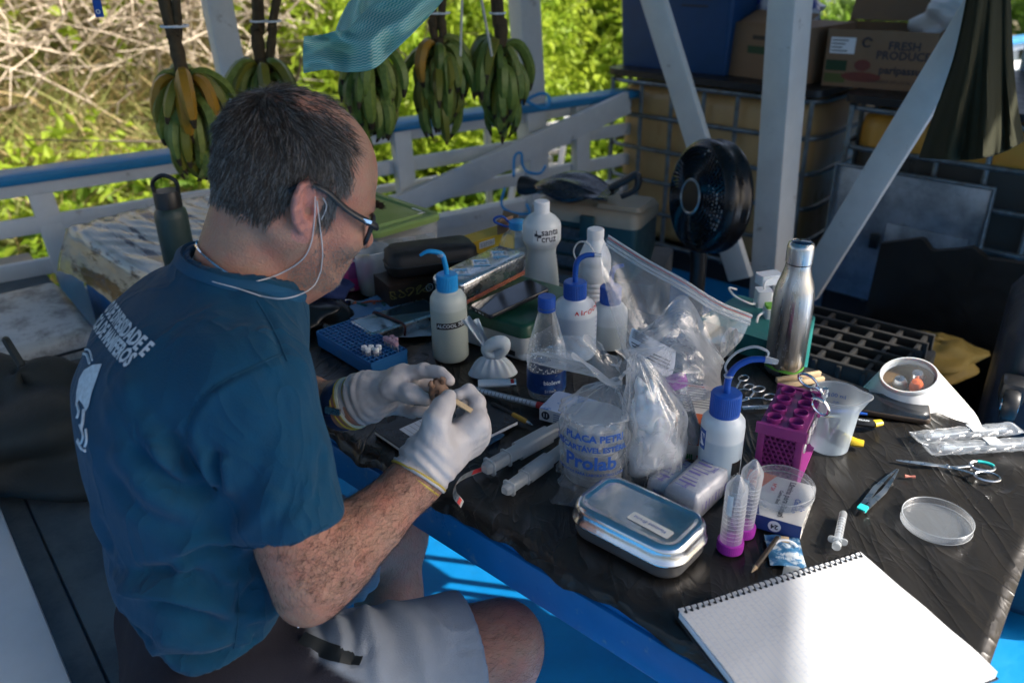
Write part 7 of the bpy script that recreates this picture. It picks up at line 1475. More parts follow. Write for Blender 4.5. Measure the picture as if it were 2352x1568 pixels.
loft([[(x, y, z) for x, y in ((0, -.004), (Ln, -.004), (Ln, -Wn), (0, -Wn))] for z in (.002, .0112)]).build('page_block', paper, t, smooth=False)
box(Ln+.006, Wn+.004, .002, c=(Ln/2, -Wn/2, 0)).build('back_cover', black_plastic, t)
coil = MB(); nl = 33
wire = M_('coil_wire', (.015, .015, .018), .3)
for k in range(nl):
    x = .006+(Ln-.012)*k/(nl-1); tube([(x+.0012*math.cos(b_*.5), -.0045+.0068*math.cos(b_), .0075+.0085*math.sin(b_)) for b_ in np.linspace(-.6, 4.6, 14)], .0008, 5).build('coil', wire, t)
    disc(.0022, .0134, 10, (x, -.0085)).build('punch_hole', black_plastic, t, smooth=False)
# 28 brush, 29 sachet
p0, p1 = pb(1726, 1314, TZ0+.004), pb(1786, 1234, TZ0+.004); d_ = p1-p0; t = thing('pencil', 'dark pencil with a sharpened wooden tip beside the notebook', 'pencil', p0)
tube([d_*.14, d_*.6, d_*1.0], .0034, 6).build('shaft', M_('pencil_dark', (.05, .038, .025), .4), t); tube([d_*.0, d_*.03, d_*.145], [.0004, .0010, .0034], 10).build('tip', woodp, t)
mb = sheet(lambda u, v: (-.022+.044*u-.004*v, -.030+.060*v, .0008+.0025*math.sin(u*5+v*3)**2), 14, 16); q = pb(1806, 1268); t = thing('blade_sachet', 'torn blue and white blade sachet next to the spiral notebook', 'sachet', q, R(-12)); mb.build('foil', M_('sachet_blue', (.05, .16, .30), .3, var=.3, vscale=70, col2=(.5, .56, .6), v2scale=60, v2lo=.5, v2hi=.56), t)
tube([(.014*math.cos(b_), .014*math.sin(b_)+.006, .004) for b_ in np.linspace(.2, 2.9, 14)], .0022, 6, flat=.4).build('print_arch', label_w, t); rbox(.010, .012, .001, [(0, .003), (0, .0036)], 2).mv(0, .022, 0).build('paper_patch', woodp, t)
sheet(lambda u, v: (-.013+.03*u+.008*v, -.062+.034*v, .0012+.002*math.sin(u*4)), 10, 10).build('clear_part', frosted, t)
for k in range(2): on_plane(text(('CARBON', 'STEEL 24')[k], .0055), (-.002, -.010-.008*k, .0045), (1, 0, 0), (0, 1, 0), .0003).build('lettering', ink_white, t, smooth=False)
# small bone fragment
tube([pb(2078, 1093, TZ0+.002)-pb(2090, 1096), pb(2102, 1095, TZ0+.002)-pb(2090, 1096)], [.0028, .0014, .0026], 8, 8).build('bone_fragment', M_('bone_pink', (.45, .16, .12), .5), None, label='tiny reddish bone fragment on the black film', cat='bone', loc=pb(2090, 1096))
# 30 clothes pegs
for k, (a_, b_) in enumerate((((1783, 873), (1884, 857)), ((1793, 886), (1892, 870)))):
    p0, p1 = pb(*a_, TZ0+.006), pb(*b_, TZ0+.006)
    if k == 0: pegt = thing('clothes_peg', 'wooden clothes peg lying at the foot of the steel bottle', 'clothes peg', p0); po = p0
    beam(p0-po, p1-po, .009, .0075, bev=.001).build('leg', woodp, pegt)
tube([pb(1838, 871, TZ0+.013)-po+np.array([.0035*math.cos(b_), .003*math.sin(b_), .0015*b_/6]) for b_ in np.linspace(0, 18, 40)], .0007, 4).build('spring', steel, pegt)
# 31 black notebook near the hands
p0, p1, p2 = pb(858, 988, TZ0+.008), pb(952, 1052, TZ0+.008), pb(1172, 955, TZ0+.008); ex = (p1-p0)/np.linalg.norm((p1-p0)[:2]); angn = math.atan2(ex[1], ex[0]); ey = np.array([-ex[1], ex[0], 0])
# width along ex from p0; the far corner gives its extent
wv = p2-p0; Wb = float(wv@ex); Hb = abs(float(wv@ey)); t = thing('black_notebook', 'black covered notebook with a white name label, under the gloved hands', 'notebook', (p0[0], p0[1], TZ0), angn)
Wb = min(max(Wb, .14), .22); Hb = min(max(Hb, .18), .26)
rbox(Wb, Hb, .003, [(0, .0075), (0, .0095)], 2).mv(Wb/2, Hb/2, 0).build('cover', M_('cover_black', (.012, .014, .018), .3, bump=.2), t); rbox(Wb-.002, Hb-.002, .001, [(0, .0012), (0, .0075)], 2).mv(Wb/2, Hb/2, 0).build('pages', paper, t); rbox(Wb, Hb, .003, [(0, 0), (0, .0012)], 2).mv(Wb/2, Hb/2, 0).build('back_cover', MATS['cover_black'], t)
lw_ = MB().add([(.028, .030, .0098), (.092, .030, .0098), (.092, .078, .0098), (.028, .078, .0098)], [(0, 1, 2, 3)]).build('name_label', M_('label_grey', (.50, .54, .60), .6), t, smooth=False)
for k in range(4): MB().add([(.030, .038+.010*k, .0100), (.090, .038+.010*k, .0100), (.090, .0386+.010*k, .0100), (.030, .0386+.010*k, .0100)], [(0, 1, 2, 3)]).build('ruled_line', ink_dark, lw_, smooth=False)
on_plane(text('São', .014), (Wb*.62, .05, .0097), (1, 0, 0), (0, 1, 0), .0003).build('lettering', ink_white, t, smooth=False)
# pencil, thermometer pen, lighter, blue spatula, measuring tape strip, tube cases
p0, p1 = pb(1130, 926, TZ0+.012), pb(1224, 976, TZ0+.005); d_ = p1-p0; t = thing('mechanical_pencil', 'yellow and black mechanical pencil lying beside the black notebook', 'pencil', p0); tube([d_*0, d_*.08, d_*.55], [.0022, .0032, .0038], 10).build('barrel', black_plastic, t); tube([d_*.52, d_*.78, d_*.86], [.0042, .0044, .0038], 10).build('grip', M_('pencil_yellow', (.45, .26, .04), .5), t); tube([d_*.86, d_*.95, d_*1.0], [.0034, .0016, .0006], 10).build('tip', steel, t)
p0, p1 = pb(1066, 888, TZ0+.006), pb(1262, 936, TZ0+.006); d_ = p1-p0; t = thing('pesola_scale', 'slim white tube spring scale with a hook and red end', 'spring scale', p0); tube([d_*.1, d_*.9], .0055, 14).build('tube', MATS['tube_plastic'], t); tube([d_*.12, d_*.88], .0036, 10).build('inner_scale', label_w, t); tube([d_*.86, d_*.93], .0058, 14).build('red_end', ink_red, t); tube([d_*.93, d_*1.02], [.005, .004], 12).build('end_cap', white_pl, t)
tube([d_*.1, d_*.06, d_*.03+[0, .003, .004], d_*.0+[0, 0, .002], d_*.03+[0, -.003, .0]], .0012, 6, 18).build('hook', steel, t); 
for k in range(14): lathe([(.00375, 0), (.0039, .0006), (.00375, .0012)], 10).xf(Vector(d_).to_track_quat('Z', 'Y').to_matrix().to_4x4()).mv(*(d_*(.2+.045*k))).build('graduation', ink_dark, t)
p0, p1 = pb(1098, 881, TZ0+.009), pb(1188, 878, TZ0+.009); d_ = p1-p0; t = thing('lighter', 'white pocket lighter lying below the knotted bag', 'lighter', p0); tube([d_*0, d_*.82], .0095, 16, flat=.7).build('body', white_pl, t); tube([d_*.82, d_*.97], .009, 14, flat=.7).build('head', steel, t); tube([d_*.84+[0, -.004, .004], d_*.92+[0, -.004, .005]], .0045, 10).build('button', ink_red, t)
p0, p1 = pb(1062, 1056, TZ0+.002), pb(1154, 996, TZ0+.002); d_ = p1-p0; t = thing('plastic_spatula', 'flat translucent blue spatula beside the right hand', 'spatula', p0); tube([d_*0, d_*.5, d_*.85, d_], [.0035, .0045, .0068, .0042], 10, 20, flat=.18).build('blade', film('blue_tint', tint=(.35, .55, .75), haze=.30, gloss=.4, edge=.3, bump=.1, hazec=(.25, .42, .60)), t)
tp_ = [(1128, 1070), (1100, 1080), (1070, 1092), (1052, 1105), (1044, 1122), (1046, 1138), (1056, 1150), (1062, 1158)]; zz_ = [.003, .004, .007, .012, .016, .014, .008, .003]
tpm = np.array([P(x, y, TZ0+z) for (x, y), z in zip(tp_, zz_)]); tps = smoothpath(tpm, 40); t = thing('tape_strip', 'curled clear measuring strip with red and grey marks at the table edge', 'tape strip', tpm[0])
sheet(lambda u, v: tuple(tps[int(round(u*39))]-tpm[0]+np.array([.004, .010, .004])*(v-.5)), 40, 3).build('strip', film('strip_film', haze=.25, gloss=.4, edge=.3, bump=.1), t, angle=None)
for k, m_ in enumerate((ink_red, galv, M_('mark_brown', (.25, .10, .05), .5), galv, ink_red)):
    i0 = 4+7*k; sheet(lambda u, v: tuple(tps[i0+int(round(u*4))]-tpm[0]+np.array([.004, .010, .004])*(v-.5)*.8+np.array([-.0005, -.0008, .0008])), 5, 3).build('mark', m_, t, angle=None)
def tubecase(a_, b_, r_, label, sleeve):
    p0, p1 = pb(*a_, TZ0+r_), pb(*b_, TZ0+r_); d_ = p1-p0; t = thing('tube_case', label, 'plastic tube case', p0, group='clear square tube cases'); Ld = np.linalg.norm(d_); rot = Vector(d_).to_track_quat('Z', 'Y').to_euler(); t.rotation_euler = rot
    rbox(2*r_*.86, 2*r_*.86, r_*.6, [(r_*.35, 0), (.001, .004), (0, .02), (0, Ld)], 4).build('case', frosted, t); rbox(2*r_*1.06, 2*r_*1.06, r_*.5, [(0, Ld*.36), (0, Ld*.72)], 4, cap0=False, cap1=False).build('sleeve', frosted if sleeve else MATS['frosted_plastic'], t)
    rbox(2*r_*1.1, 2*r_*1.1, r_*.5, [(0, .010), (.0004, .013)], 4).build('end_lip', frosted, t); rbox(2*r_*1.08, 2*r_*1.08, r_*.5, [(0, .044), (.0004, .046)], 4).build('step', frosted, t)
tubecase((1112, 1078), (1312, 968), .0115, 'clear square tube case with a sleeve, farther of two by the petri dish bag', True); tubecase((1158, 1128), (1296, 1030), .0100, 'clear square tube case, the nearer of two, pointing at the table edge', False)
# blue carton under the water bottle
c, L_, ang = fbox((1252, 968), (1318, 986), .07, .025, TZ0); t = thing('small_carton', 'small white and blue carton with a black number in a ring, by the water bottle', 'box', c, ang); rbox(.075, .065, .001, [(0, 0), (0, .022)], 2).build('body', M_('carton_bluewhite', (.42, .50, .66), .5, var=.1, col2=(.05, .16, .45), v2scale=30, v2lo=.52, v2hi=.58), t, smooth=False)
fl(-.0375, .0375, 0, .022, -.0331).build('white_side', label_w, t, smooth=False); disc(.0075, 0, 20).xf(Matrix.Rotation(R(90), 4, 'X')).mv(-.026, -.0336, .011).build('ring_mark', ink_dark, t, smooth=False); on_plane(text('11', .010, bold=.0003), (-.026, -.0340, .011), (1, 0, 0), (0, 0, 1), .0003).build('lettering', label_w, t, smooth=False)
for k in range(4): fl(-.012, .032-.008*(k % 2), .004+.004*k, .0052+.004*k, -.0336).build('print_line', ink_blue, t, smooth=False)
# 41 blue tube rack with vials
A_, B_ = (733, 792), (858, 868); c, L_, ang = fbox(A_, B_, .075, .03, TZ0); h_ = .030; t = thing('vial_rack', 'blue plastic vial rack with many square cells and a few capped vials', 'vial rack', c, ang); D_ = .082; rk = M_('rack_blue', (.012, .11, .30), .45, var=.06)
rbox(L_, D_, .004, [(.001, 0), (0, .002), (0, h_-.006)], 3).build('body', rk, t, angle=40)
g = MB(); nx_, ny_ = 16, 8
for k in range(nx_+1): box(.0016, D_-.002, .008, c=(-L_/2+.001+(L_-.002)*k/nx_, 0, h_-.007)).build('rib', rk, t)
for k in range(ny_+1): box(L_-.002, .0016, .008, c=(0, -D_/2+.001+(D_-.002)*k/ny_, h_-.0072)).build('rib', rk, t)
VL = ['white capped vial, front left of the five in the blue rack', 'white capped vial, front right of the five in the blue rack', 'white capped vial in the middle of the five in the blue rack', 'white capped vial, rightmost of the five in the blue rack', 'white capped vial, hindmost of the five in the blue rack']+['pink capped vial, %s in the blue rack' % s for s in ('leftmost of the front four', 'second from the left of the front four', 'third from the left of the front four', 'rightmost of the front four', 'left one of the rear pair', 'right one of the rear pair')]
pinkc = M_('cap_pink', (.50, .30, .36), .4)
for k, (ix, iy, pk_) in enumerate(((12, 1, 0), (13, 1, 0), (12.6, 2, 0), (14, 2, 0), (13.4, 3, 0), (11.6, 6, 1), (12.5, 6, 1), (13.4, 6, 1), (14.3, 6, 1), (12, 7, 1), (13, 7, 1))):
    v = thing('vial', VL[k], 'vial', Vector(c)+Matrix.Rotation(ang, 3, 'Z') @ Vector((-L_/2+L_*(ix+.5)/nx_, -D_/2+D_*(iy+.5)/ny_, h_-.010)), group=('white capped vials in the blue rack', 'pink capped vials in the blue rack')[pk_])
    lathe([(0, 0), (.0042, 0), (.0045, .02)], 12).build('tube', MATS['tube_plastic'], v); lathe([(.0052, .0185), (.0054, .0200), (.0054, .0255), (.004, .0265), (0, .0265)], 14).build('cap', (white_pl, pinkc)[pk_], v)
# white plastic sheet + spiral pad + flat tin
mb = MB(); mb, uv, fs = netmesh([[(795, 770, 1.7), (870, 792, 1.66), (985, 775, 1.66), (1005, 765, 1.66)], [(800, 745, 1.72), (850, 725, 1.72), (930, 700, 1.74), (1000, 720, 1.74)], [(835, 715, 1.78), (880, 690, 1.78), (905, 678, 1.78), (980, 700, 1.78)]], 40, 30)
def drape(x, y, z): s = math.sin(x*60+y*25)*math.sin(y*70-x*15); return (x, y, TZ0+.004+.006*s*s)
mb.map(drape).build('plastic_sheet', M_('sheet_white', (.50, .54, .57), .45, var=.06, bump=.8, bscale=30), None, label='crumpled white plastic sheet under the flat metal case', cat='plastic sheet')
c, L_, ang = fbox((752, 745), (850, 790), .14, .01, TZ0); t = thing('spiral_pad', 'small blue covered spiral pad half under the white plastic sheet', 'notepad', c+[0, .06, .001], ang); rbox(.11, .15, .002, [(0, 0), (0, .006)], 2).build('pages', paper, t); rbox(.112, .152, .003, [(0, .006), (0, .0075)], 2).build('cover', M_('pad_blue', (.18, .30, .46), .5), t)
for k in range(14): tube([(-.056+.004*math.cos(b_), -.07+.0105*k, .004+.005*math.sin(b_)) for b_ in np.linspace(0, 6, 9)], .0007, 4).build('coil', wire, t)
c, L_, ang = fbox((822, 772), (866, 795), .20, .02, TZ0+.006); A_ = P(866, 793, TZ0+.006); B_ = P(990, 752, TZ0+.006); d_ = B_-A_; La = float(np.linalg.norm(d_[:2])); ang = math.atan2(d_[1], d_[0])
t = thing('flat_tin', 'flat polished metal case held shut by a dark rubber band', 'tin', A_+np.array([0, 0, .0]), ang); rbox(La+.05, .085, .006, [(.001, 0), (0, .002), (0, .016), (-.001, .018), (0, .0235), (.002, .025)], 4).mv(La/2+.015, .045, 0).build('case', aluminium, t); rbox(La+.040, .075, .005, [(0, .0251), (.0006, .0256)], 4).mv(La/2+.015, .045, 0).build('lid_panel', M_('lid_dark', (.12, .20, .24), .15, .8), t)
tube([(La*.5, -.001, .002), (La*.5, -.0015, .026), (La*.44, .045, .028), (La*.38, .0895, .026), (La*.38, .089, .004)], .0022, 8, 24).build('rubber_band', M_('band_maroon', (.06, .015, .015), .5), t); lathe([(0, 0), (.006, 0), (.006, .012), (0, .012)], 14).xf(Matrix.Rotation(R(90), 4, 'X')).mv(.004, -.004, .010).build('cap_orange', M_('orange_cap', (.70, .16, .03), .4), t)
# 44 clear cup, 45 pencil case, green-lid box, black case, yellow carton, brown carton
q = pb(862, 668); t = thing('clear_cup', 'frosted clear plastic cup in front of the green lidded box', 'cup', q); lathe([(0, .001), (.033, 0), (.0345, .004), (.040, .100), (.0415, .101), (.0410, .1025)], 36).build('cup', film('cup_film', haze=.28, gloss=.5, rough=.2, bump=.1, edge=.35), t); lathe([(0, .002), (.031, .002), (.032, .02), (0, .02)], 24).build('contents', M_('cup_stuff', (.16, .24, .12), .8, col2=(.4, .2, .15), v2scale=40), t)
mgm = bpy.data.materials.new('checker_magenta'); mgm.use_nodes = True; N, L = nodes(mgm); b = N['Principled BSDF']; tc = N.new('ShaderNodeTexCoord'); ck = N.new('ShaderNodeTexChecker'); ck.inputs['Scale'].default_value = 30; ck.inputs[1].default_value = (.32, .012, .14, 1); ck.inputs[2].default_value = (.14, .01, .12, 1); L.new(tc.outputs['Object'], ck.inputs[0]); vo = N.new('ShaderNodeTexVoronoi'); vo.inputs['Scale'].default_value = 45; L.new(tc.outputs['Object'], vo.inputs[0]); lt = N.new('ShaderNodeMath'); lt.operation = 'LESS_THAN'; lt.inputs[1].default_value = .26; L.new(vo.outputs[0], lt.inputs[0]); mx = N.new('ShaderNodeMixRGB'); mx.inputs[2].default_value = (.55, .50, .45, 1); L.new(lt.outputs[0], mx.inputs[0]); L.new(ck.outputs[0], mx.inputs[1]); L.new(mx.outputs[0], b.inputs['Base Color']); b.inputs['Roughness'].default_value = .6
q = pb(800, 664); t = thing('pencil_case', 'magenta checked cloth pencil case with small pale figures', 'pencil case', q, R(20)); rbox(.12, .05, .02, [(.006, 0), (0, .012), (0, .055), (.008, .068), (.02, .072)], 6).build('pouch', mgm, t, angle=60); tube([(-.055, 0, .073), (0, .002, .0745), (.055, 0, .073)], .003, 6, 12).build('zip', yellow_pl, t)
A_, B_ = P(905, 608, TZ0), P(1008, 575, TZ0); d_ = B_-A_; ang = math.atan2(d_[1], d_[0]); t = thing('lidded_box', 'clear storage box with a moss green lid, right of the man\'s glasses', 'storage box', A_, ang); bw, bd_, bh = .20, .30, .085
rbox(bw, bd_, .02, [(.006, 0), (0, .006), (0, bh)], 5).mv(bw/2-.05, bd_/2, 0).build('tub', film('tub_film', haze=.3, gloss=.4, rough=.2, bump=.1, edge=.3), t); gl_m = M_('lid_moss', (.20, .30, .09), .4, var=.06)
rbox(bw+.012, bd_+.012, .025, [(0, bh-.006), (0, bh+.006), (.004, bh+.010), (.018, bh+.010), (.022, bh+.005), (.036, bh+.005), (.040, bh+.011), (.05, bh+.011)], 6).mv(bw/2-.05, bd_/2, 0).build('lid', gl_m, t)
rbox(.15, .22, .01, [(0, .004), (0, .05)], 3).mv(bw/2-.05, bd_/2, 0).build('contents', M_('box_stuff', (.35, .33, .28), .8, col2=(.10, .12, .16), v2scale=25), t)
for x, y, w, l_ in ((.115, .03, .022, .006), (.125, .06, .006, .04), (.02, .20, .006, .03)): rbox(w, l_, .002, [(0, bh+.0115), (0, bh+.0121)], 2).mv(x-.0, y, 0).build('tape_bit', label_w, t)
mb, uv, fs = netmesh([[(800, 600, 1.95), (880, 592, 1.93), (950, 575, 1.92), (1002, 545, 1.95)], [(830, 560, 2.0), (890, 550, 1.98), (960, 540, 1.97), (1000, 532, 1.98)]], 30, 12, lambda u, v: .006*math.sin(u*17+v*4)); mb.build('clear_sheet', bagf, None, label='clear plastic sleeve hanging over the front of the green lidded box', cat='plastic film', angle=None)
A_, B_ = P(905, 712, TZ0), P(1000, 690, TZ0); d_ = B_-A_; ang = math.atan2(d_[1], d_[0]); t = thing('brown_carton', 'dark brown patterned carton under the black zip case', 'box', A_, ang); rbox(.115, .10, .002, [(0, 0), (0, .055)], 2).mv(.05, .05, 0).build('body', M_('carton_brown', (.035, .022, .016), .4, var=.2), t, smooth=False)
rs = np.random.default_rng(2)
for k in range(5): tube([(.0+.02*k+rs.uniform(-.004, .004)+.007*math.cos(b_*1.5+k), -.0008, .034+.009*math.sin(b_)) for b_ in np.linspace(0, 6.2, 14)], .0008, 4).build('print_scroll', M_('scroll_gold', (.32, .24, .05), .5) if k == 0 else MATS['scroll_gold'], t)
tube([(.085+.008*math.cos(b_), -.001, .034+.008*math.sin(b_)) for b_ in np.linspace(0, 6.28, 18)], .0008, 4).build('round_mark', ink_white, t); on_plane(text('C', .010), (.085, -.001, .034), (1, 0, 0), (0, 0, 1), .0003).build('lettering', ink_white, t, smooth=False)
q = P(1003, 632, TZ0+.058); t = thing('zip_case', 'black padded zip case on the brown carton', 'case', q, R(18)); rbox(.20, .10, .03, [(.008, 0), (0, .008), (0, .022), (-.001, .025), (0, .028), (.002, .045), (.014, .054)], 6).mv(.0, .05, 0).build('shell', M_('case_black', (.008, .008, .009), .6, bump=.4, bscale=200), t, angle=60); tube([(x, y+.05, .0255) for x, y in rrect(.203, .103, .03, 6)], .0022, 5).build('zip', black_plastic, t)
A_, B_ = P(1008, 700, TZ0), P(1170, 640, TZ0); d_ = B_-A_; ang = math.atan2(d_[1], d_[0]); yl = M_('carton_yellow', (.60, .36, .015), .5, var=.05); t = thing('yellow_carton', 'long yellow carton with a bar code and an open end flap, behind the embossed tin', 'box', A_+np.array([0, .03, .0]), ang); Ly_ = float(np.linalg.norm(d_[:2]))+.02
rbox(Ly_, .05, .001, [(0, 0), (0, .105)], 2).mv(Ly_/2, .025, 0).build('body', yl, t, smooth=False); box(.001, .05, .035, c=(0, 0, 0)).xf(Matrix.Rotation(R(20), 4, 'Y')).mv(Ly_, .025, .104).build('flap', card, t); box(.05, .001, .035).mv(Ly_-.03, .0, .104).build('flap', card, t)
fl(Ly_*.52, Ly_*.72, .085, .100, -.0006).build('barcode_panel', label_w, t, smooth=False); 
for k in range(12): fl(Ly_*(.53+.015*k), Ly_*(.53+.015*k)+.0009*(1+k % 2), .087, .098, -.001).build('barcode_bar', ink_dark, t, smooth=False)
fl(Ly_*.36, Ly_*.42, .088, .096, -.0006).build('print_panel', label_w, t, smooth=False); fl(.008, .03, .06, .10, -.0006).build('print_panel', label_w, t, smooth=False)
# 47 green-lid case, tin, phone
B_ = P(1205, 836, TZ0); B2 = P(1080, 793, TZ0); d_ = B_-B2; L_ = float(np.linalg.norm(d_[:2])); ang = math.atan2(d_[1], d_[0]); t = thing('green_lid_case', 'white plastic case with a dark green lid under the phone and embossed tin', 'case', B_, ang); wd_, dp_ = .185, .20; gr_m = M_('lid_green', (.008, .06, .035), .4, var=.08, bump=.15)
rbox(wd_, dp_, .018, [(.008, 0), (.004, .006), (0, .055)], 5).mv(-wd_/2+.002, dp_/2, 0).build('tub', M_('tub_white', (.50, .54, .57), .4, sss=.1), t); rbox(wd_+.008, dp_+.008, .02, [(0, .052), (0, .060), (.002, .063), (.002, .070), (.005, .075), (.012, .0765)], 6).mv(-wd_/2+.002, dp_/2, 0).build('lid', gr_m, t, angle=50)
MB().add([(-.05, -.0005, .010), (-.022, -.0005, .010), (-.022, -.0003, .020), (-.05, -.0003, .020)], [(0, 1, 2, 3)]).build('label', dark_lab, t, smooth=False)
cz = TZ0+.0775
A_, B_ = P(1070, 702, cz-.0), P(1204, 632, cz); d_ = B_-A_; L_ = float(np.linalg.norm(d_[:2])); ang = math.atan2(d_[1], d_[0]); t = thing('embossed_tin', 'shiny aluminium tin with diamond embossing on its lid and a patterned ribbon', 'tin', A_, ang); dp_ = .075
rbox(L_+.02, dp_, .012, [(.001, 0), (0, .002), (0, .040)], 5).mv(L_/2, dp_/2, 0).build('tin', aluminium, t); rbox(L_+.024, dp_+.004, .013, [(0, .034), (-.0006, .036), (0, .038), (-.0006, .041), (0, .044), (.002, .0475), (.006, .049)], 5).mv(L_/2, dp_/2, 0).build('lid', aluminium, t)
rib = bpy.data.materials.new('ribbon'); rib.use_nodes = True; N, L = nodes(rib); b = N['Principled BSDF']; tc = N.new('ShaderNodeTexCoord'); ck = N.new('ShaderNodeTexChecker'); ck.inputs['Scale'].default_value = 260; ck.inputs[1].default_value = (.35, .12, .02, 1); ck.inputs[2].default_value = (.06, .012, .06, 1); mp = N.new('ShaderNodeMapping'); mp.inputs['Rotation'].default_value = (0, R(45), 0); L.new(tc.outputs['Object'], mp.inputs[0]); L.new(mp.outputs[0], ck.inputs[0]); L.new(ck.outputs[0], b.inputs['Base Color'])
rbox(L_+.0212, dp_+.0012, .0125, [(0, .002), (0, .011)], 5, False, False).mv(L_/2, dp_/2, 0).build('ribbon', rib, t)
for k in range(3):
    x0 = L_*(.18+.32*k); dm = loft([[(x0+sx*f, dp_/2+sy*f, .049+z) for sx, sy in ((.024, 0), (0, .026), (-.024, 0), (0, -.026))] for f, z in ((1, 0), (.9, .0022), (.72, .0022), (.62, -.0005), (0.05, .0012))], False, True); dm.build('diamond', aluminium, t, smooth=False)
tube([(-.012, .02, .040), (-.02, .015, .046), (-.018, .03, .046), (-.011, .028, .041)], .001, 5, 14).build('ring', steel, t)
A_, B_ = P(1120, 722, cz+.001), P(1266, 655, cz+.018); pa = A_; d_ = B_-A_; ex = Vector(d_).normalized(); nz = Vector((0, 0, 1)); ey = nz.cross(ex).normalized(); t = thing('phone', 'black smartphone lying across the dark green lid in front of the tin', 'phone', A_)
Mx = Matrix((tuple(ex), tuple(ey), tuple(ex.cross(ey)))).transposed().to_4x4(); t.rotation_euler = Mx.to_euler()
rbox(.148, .066, .009, [(.001, 0), (0, .0012), (0, .0068), (.001, .008)], 5).mv(.064, .012, 0).build('case', M_('phone_edge', (.02, .022, .025), .3), t); rbox(.144, .062, .008, [(0, .008), (.0004, .0085)], 5).mv(.064, .012, 0).build('screen', glass_scr, t)
for y, w in ((.0, .004), (.010, .007), (.022, .003)): box(.0008, w, .002, c=(-.0104, y, .003)).build('port', label_w, t)
# 48 knotted bag
q = pb(1132, 858); rt, aw = axes(q); t = thing('knotted_bag', 'small thin white plastic bag tied in a knot in front of the green lidded case', 'plastic bag', q); kb = M_('bag_thin', (.52, .58, .62), .5, var=.06, bump=.6, bscale=60, sss=.2)
def kbf(u, v):
    b_ = 6.2832*u; pl = 1+.10*math.sin(14*b_)*v; r_ = .045*(1-v)**.55+.010*v; return tuple(rt*math.cos(b_)*r_*pl+aw*math.sin(b_)*r_*.6*pl+np.array([0, 0, .002+.034*v**1.2]))
sheet(kbf, 70, 20, True).build('pouch', kb, t, angle=None)
tube([rt*.002+[0, 0, .034], rt*.016+[0, 0, .046], rt*.020+[0, 0, .060], rt*.006+[0, 0, .062], -rt*.010+[0, 0, .052], -rt*.004+[0, 0, .040], rt*.012+[0, 0, .038]], [.010, .015, .017, .015, .013, .012, .010], 14, 40, flat=.8).build('knot', kb, t, angle=None)
mbk = sheet(lambda u, v: tuple(-rt*(.008+.030*v)+rt*(u-.5)*(.020+.012*v)+np.array([0, 0, .050+.062*v])+aw*(.008*math.sin(u*9+v*4)+.004*math.sin(u*17))), 26, 22); mbk.build('tail', kb, t, angle=None)
# 49 small skull and tool in the hands
q = W(1008, 898, 1.115); t = thing('animal_skull', 'small brown animal skull held between the gloved fingers', 'skull', q, rot=Euler((R(10), R(-12), R(20)))); bone = M_('bone_brown', (.22, .13, .085), .6, var=.3, vscale=60, bump=1, bscale=90, col2=(.05, .025, .015), v2scale=45, v2lo=.6, v2hi=.7)
def skull(u, v):
    b_ = 6.2832*u; z = -.024+.046*v; r_ = .0145*math.sin(math.pi*min(max(v, .02), .98))**.5*(1-.30*v); r_ *= 1+.10*math.sin(2*b_+1)+.09*math.sin(3*b_+v*7)-(.35 if .55 < v < .72 and abs(math.sin(b_*1.0+.6)) > .93 else 0); return (r_*math.cos(b_)*1.05, r_*math.sin(b_)*.85, z)
sheet(skull, 30, 26, True).build('cranium', bone, t, angle=60)
for s in (-1, 1): tube([(s*.007, -.004, .016), (s*.009, -.006, .022), (s*.006, -.004, .025)], [.004, .0035, .002], 8, 8).build('condyle', bone, t)
for x, y, z, s in ((-.006, -.0118, .004, .0028), (.004, -.0128, -.004, .0034), (-.002, -.0125, -.012, .0024)): lathe([(0, s*.3), (s*.8, s*.2), (s, -s*.5), (0, -s)], 10).xf(Matrix.Rotation(R(90), 4, 'X')).mv(x, y, z).build('foramen', M_('hole_dark', (.02, .012, .008), .8) if 'hole_dark' not in MATS else MATS['hole_dark'], t)
p0, p1 = W(1022, 906, 1.075), W(1084, 944, 1.075); d_ = p1-p0; beam((0, 0, 0), d_, .0018, .0085, up=tuple(np.cross(d_/np.linalg.norm(d_), aw if False else np.array([0, 1., .3]))), bev=.0004).build('wooden_scraper', woodp, None, label='flat pale wooden scraper held in the right glove', cat='scraper', loc=p0)
# teal box with charger
A_, B_ = P(1682, 800, .70), P(1780, 830, .70); c0_ = P(1722, 740, .79); t = thing('teal_box', 'teal plastic box on thin legs behind the table, carrying a white phone charger', 'box', (c0_[0]+.02, c0_[1]+.02, 0), TANG); rbox(.17, .16, .01, [(0, .60), (0, .79)], 3).build('body', teal_pl, t); [box(.015, .015, .60, .002, c=(sx*.07, sy*.065, 0)).build('leg', steel, t) for sx in (-1, 1) for sy in (-1, 1)]; TB_ = .79
q = P(1752, 690, .80); t = thing('phone_charger', 'white charger plug with a looping white cable on the teal box', 'charger', (q[0], q[1], TB_)); rbox(.030, .030, .004, [(0, 0), (0, .034)], 3).build('plug', white_pl, t); rbox(.036, .030, .004, [(0, 0), (0, .020)], 3).mv(.006, -.055, 0).build('adapter', white_pl, t); rbox(.030, .022, .003, [(0, .020), (0, .026)], 3).mv(.004, -.055, 0).build('green_clip', M_('clip_green', (.2, .5, .05), .5), t)
tube([(0, 0, .034), (0, .0, .05), (.02, .01, .055), (.05, .02, .05)], .0022, 6, 16).build('cable', white_pl, t); tube([(-.012, .0, .006), (-.03, -.02, .012), (-.06, -.01, .025), (-.065, .02, .03), (-.045, .035, .02)], .0022, 6, 24).build('cable', white_pl, t); tube([(-.01, -.055, .01), (-.03, -.075, .008), (-.035, -.09, -.02), (-.040, -.095, -.05)], .0024, 6, 20).build('cable', white_pl, t)
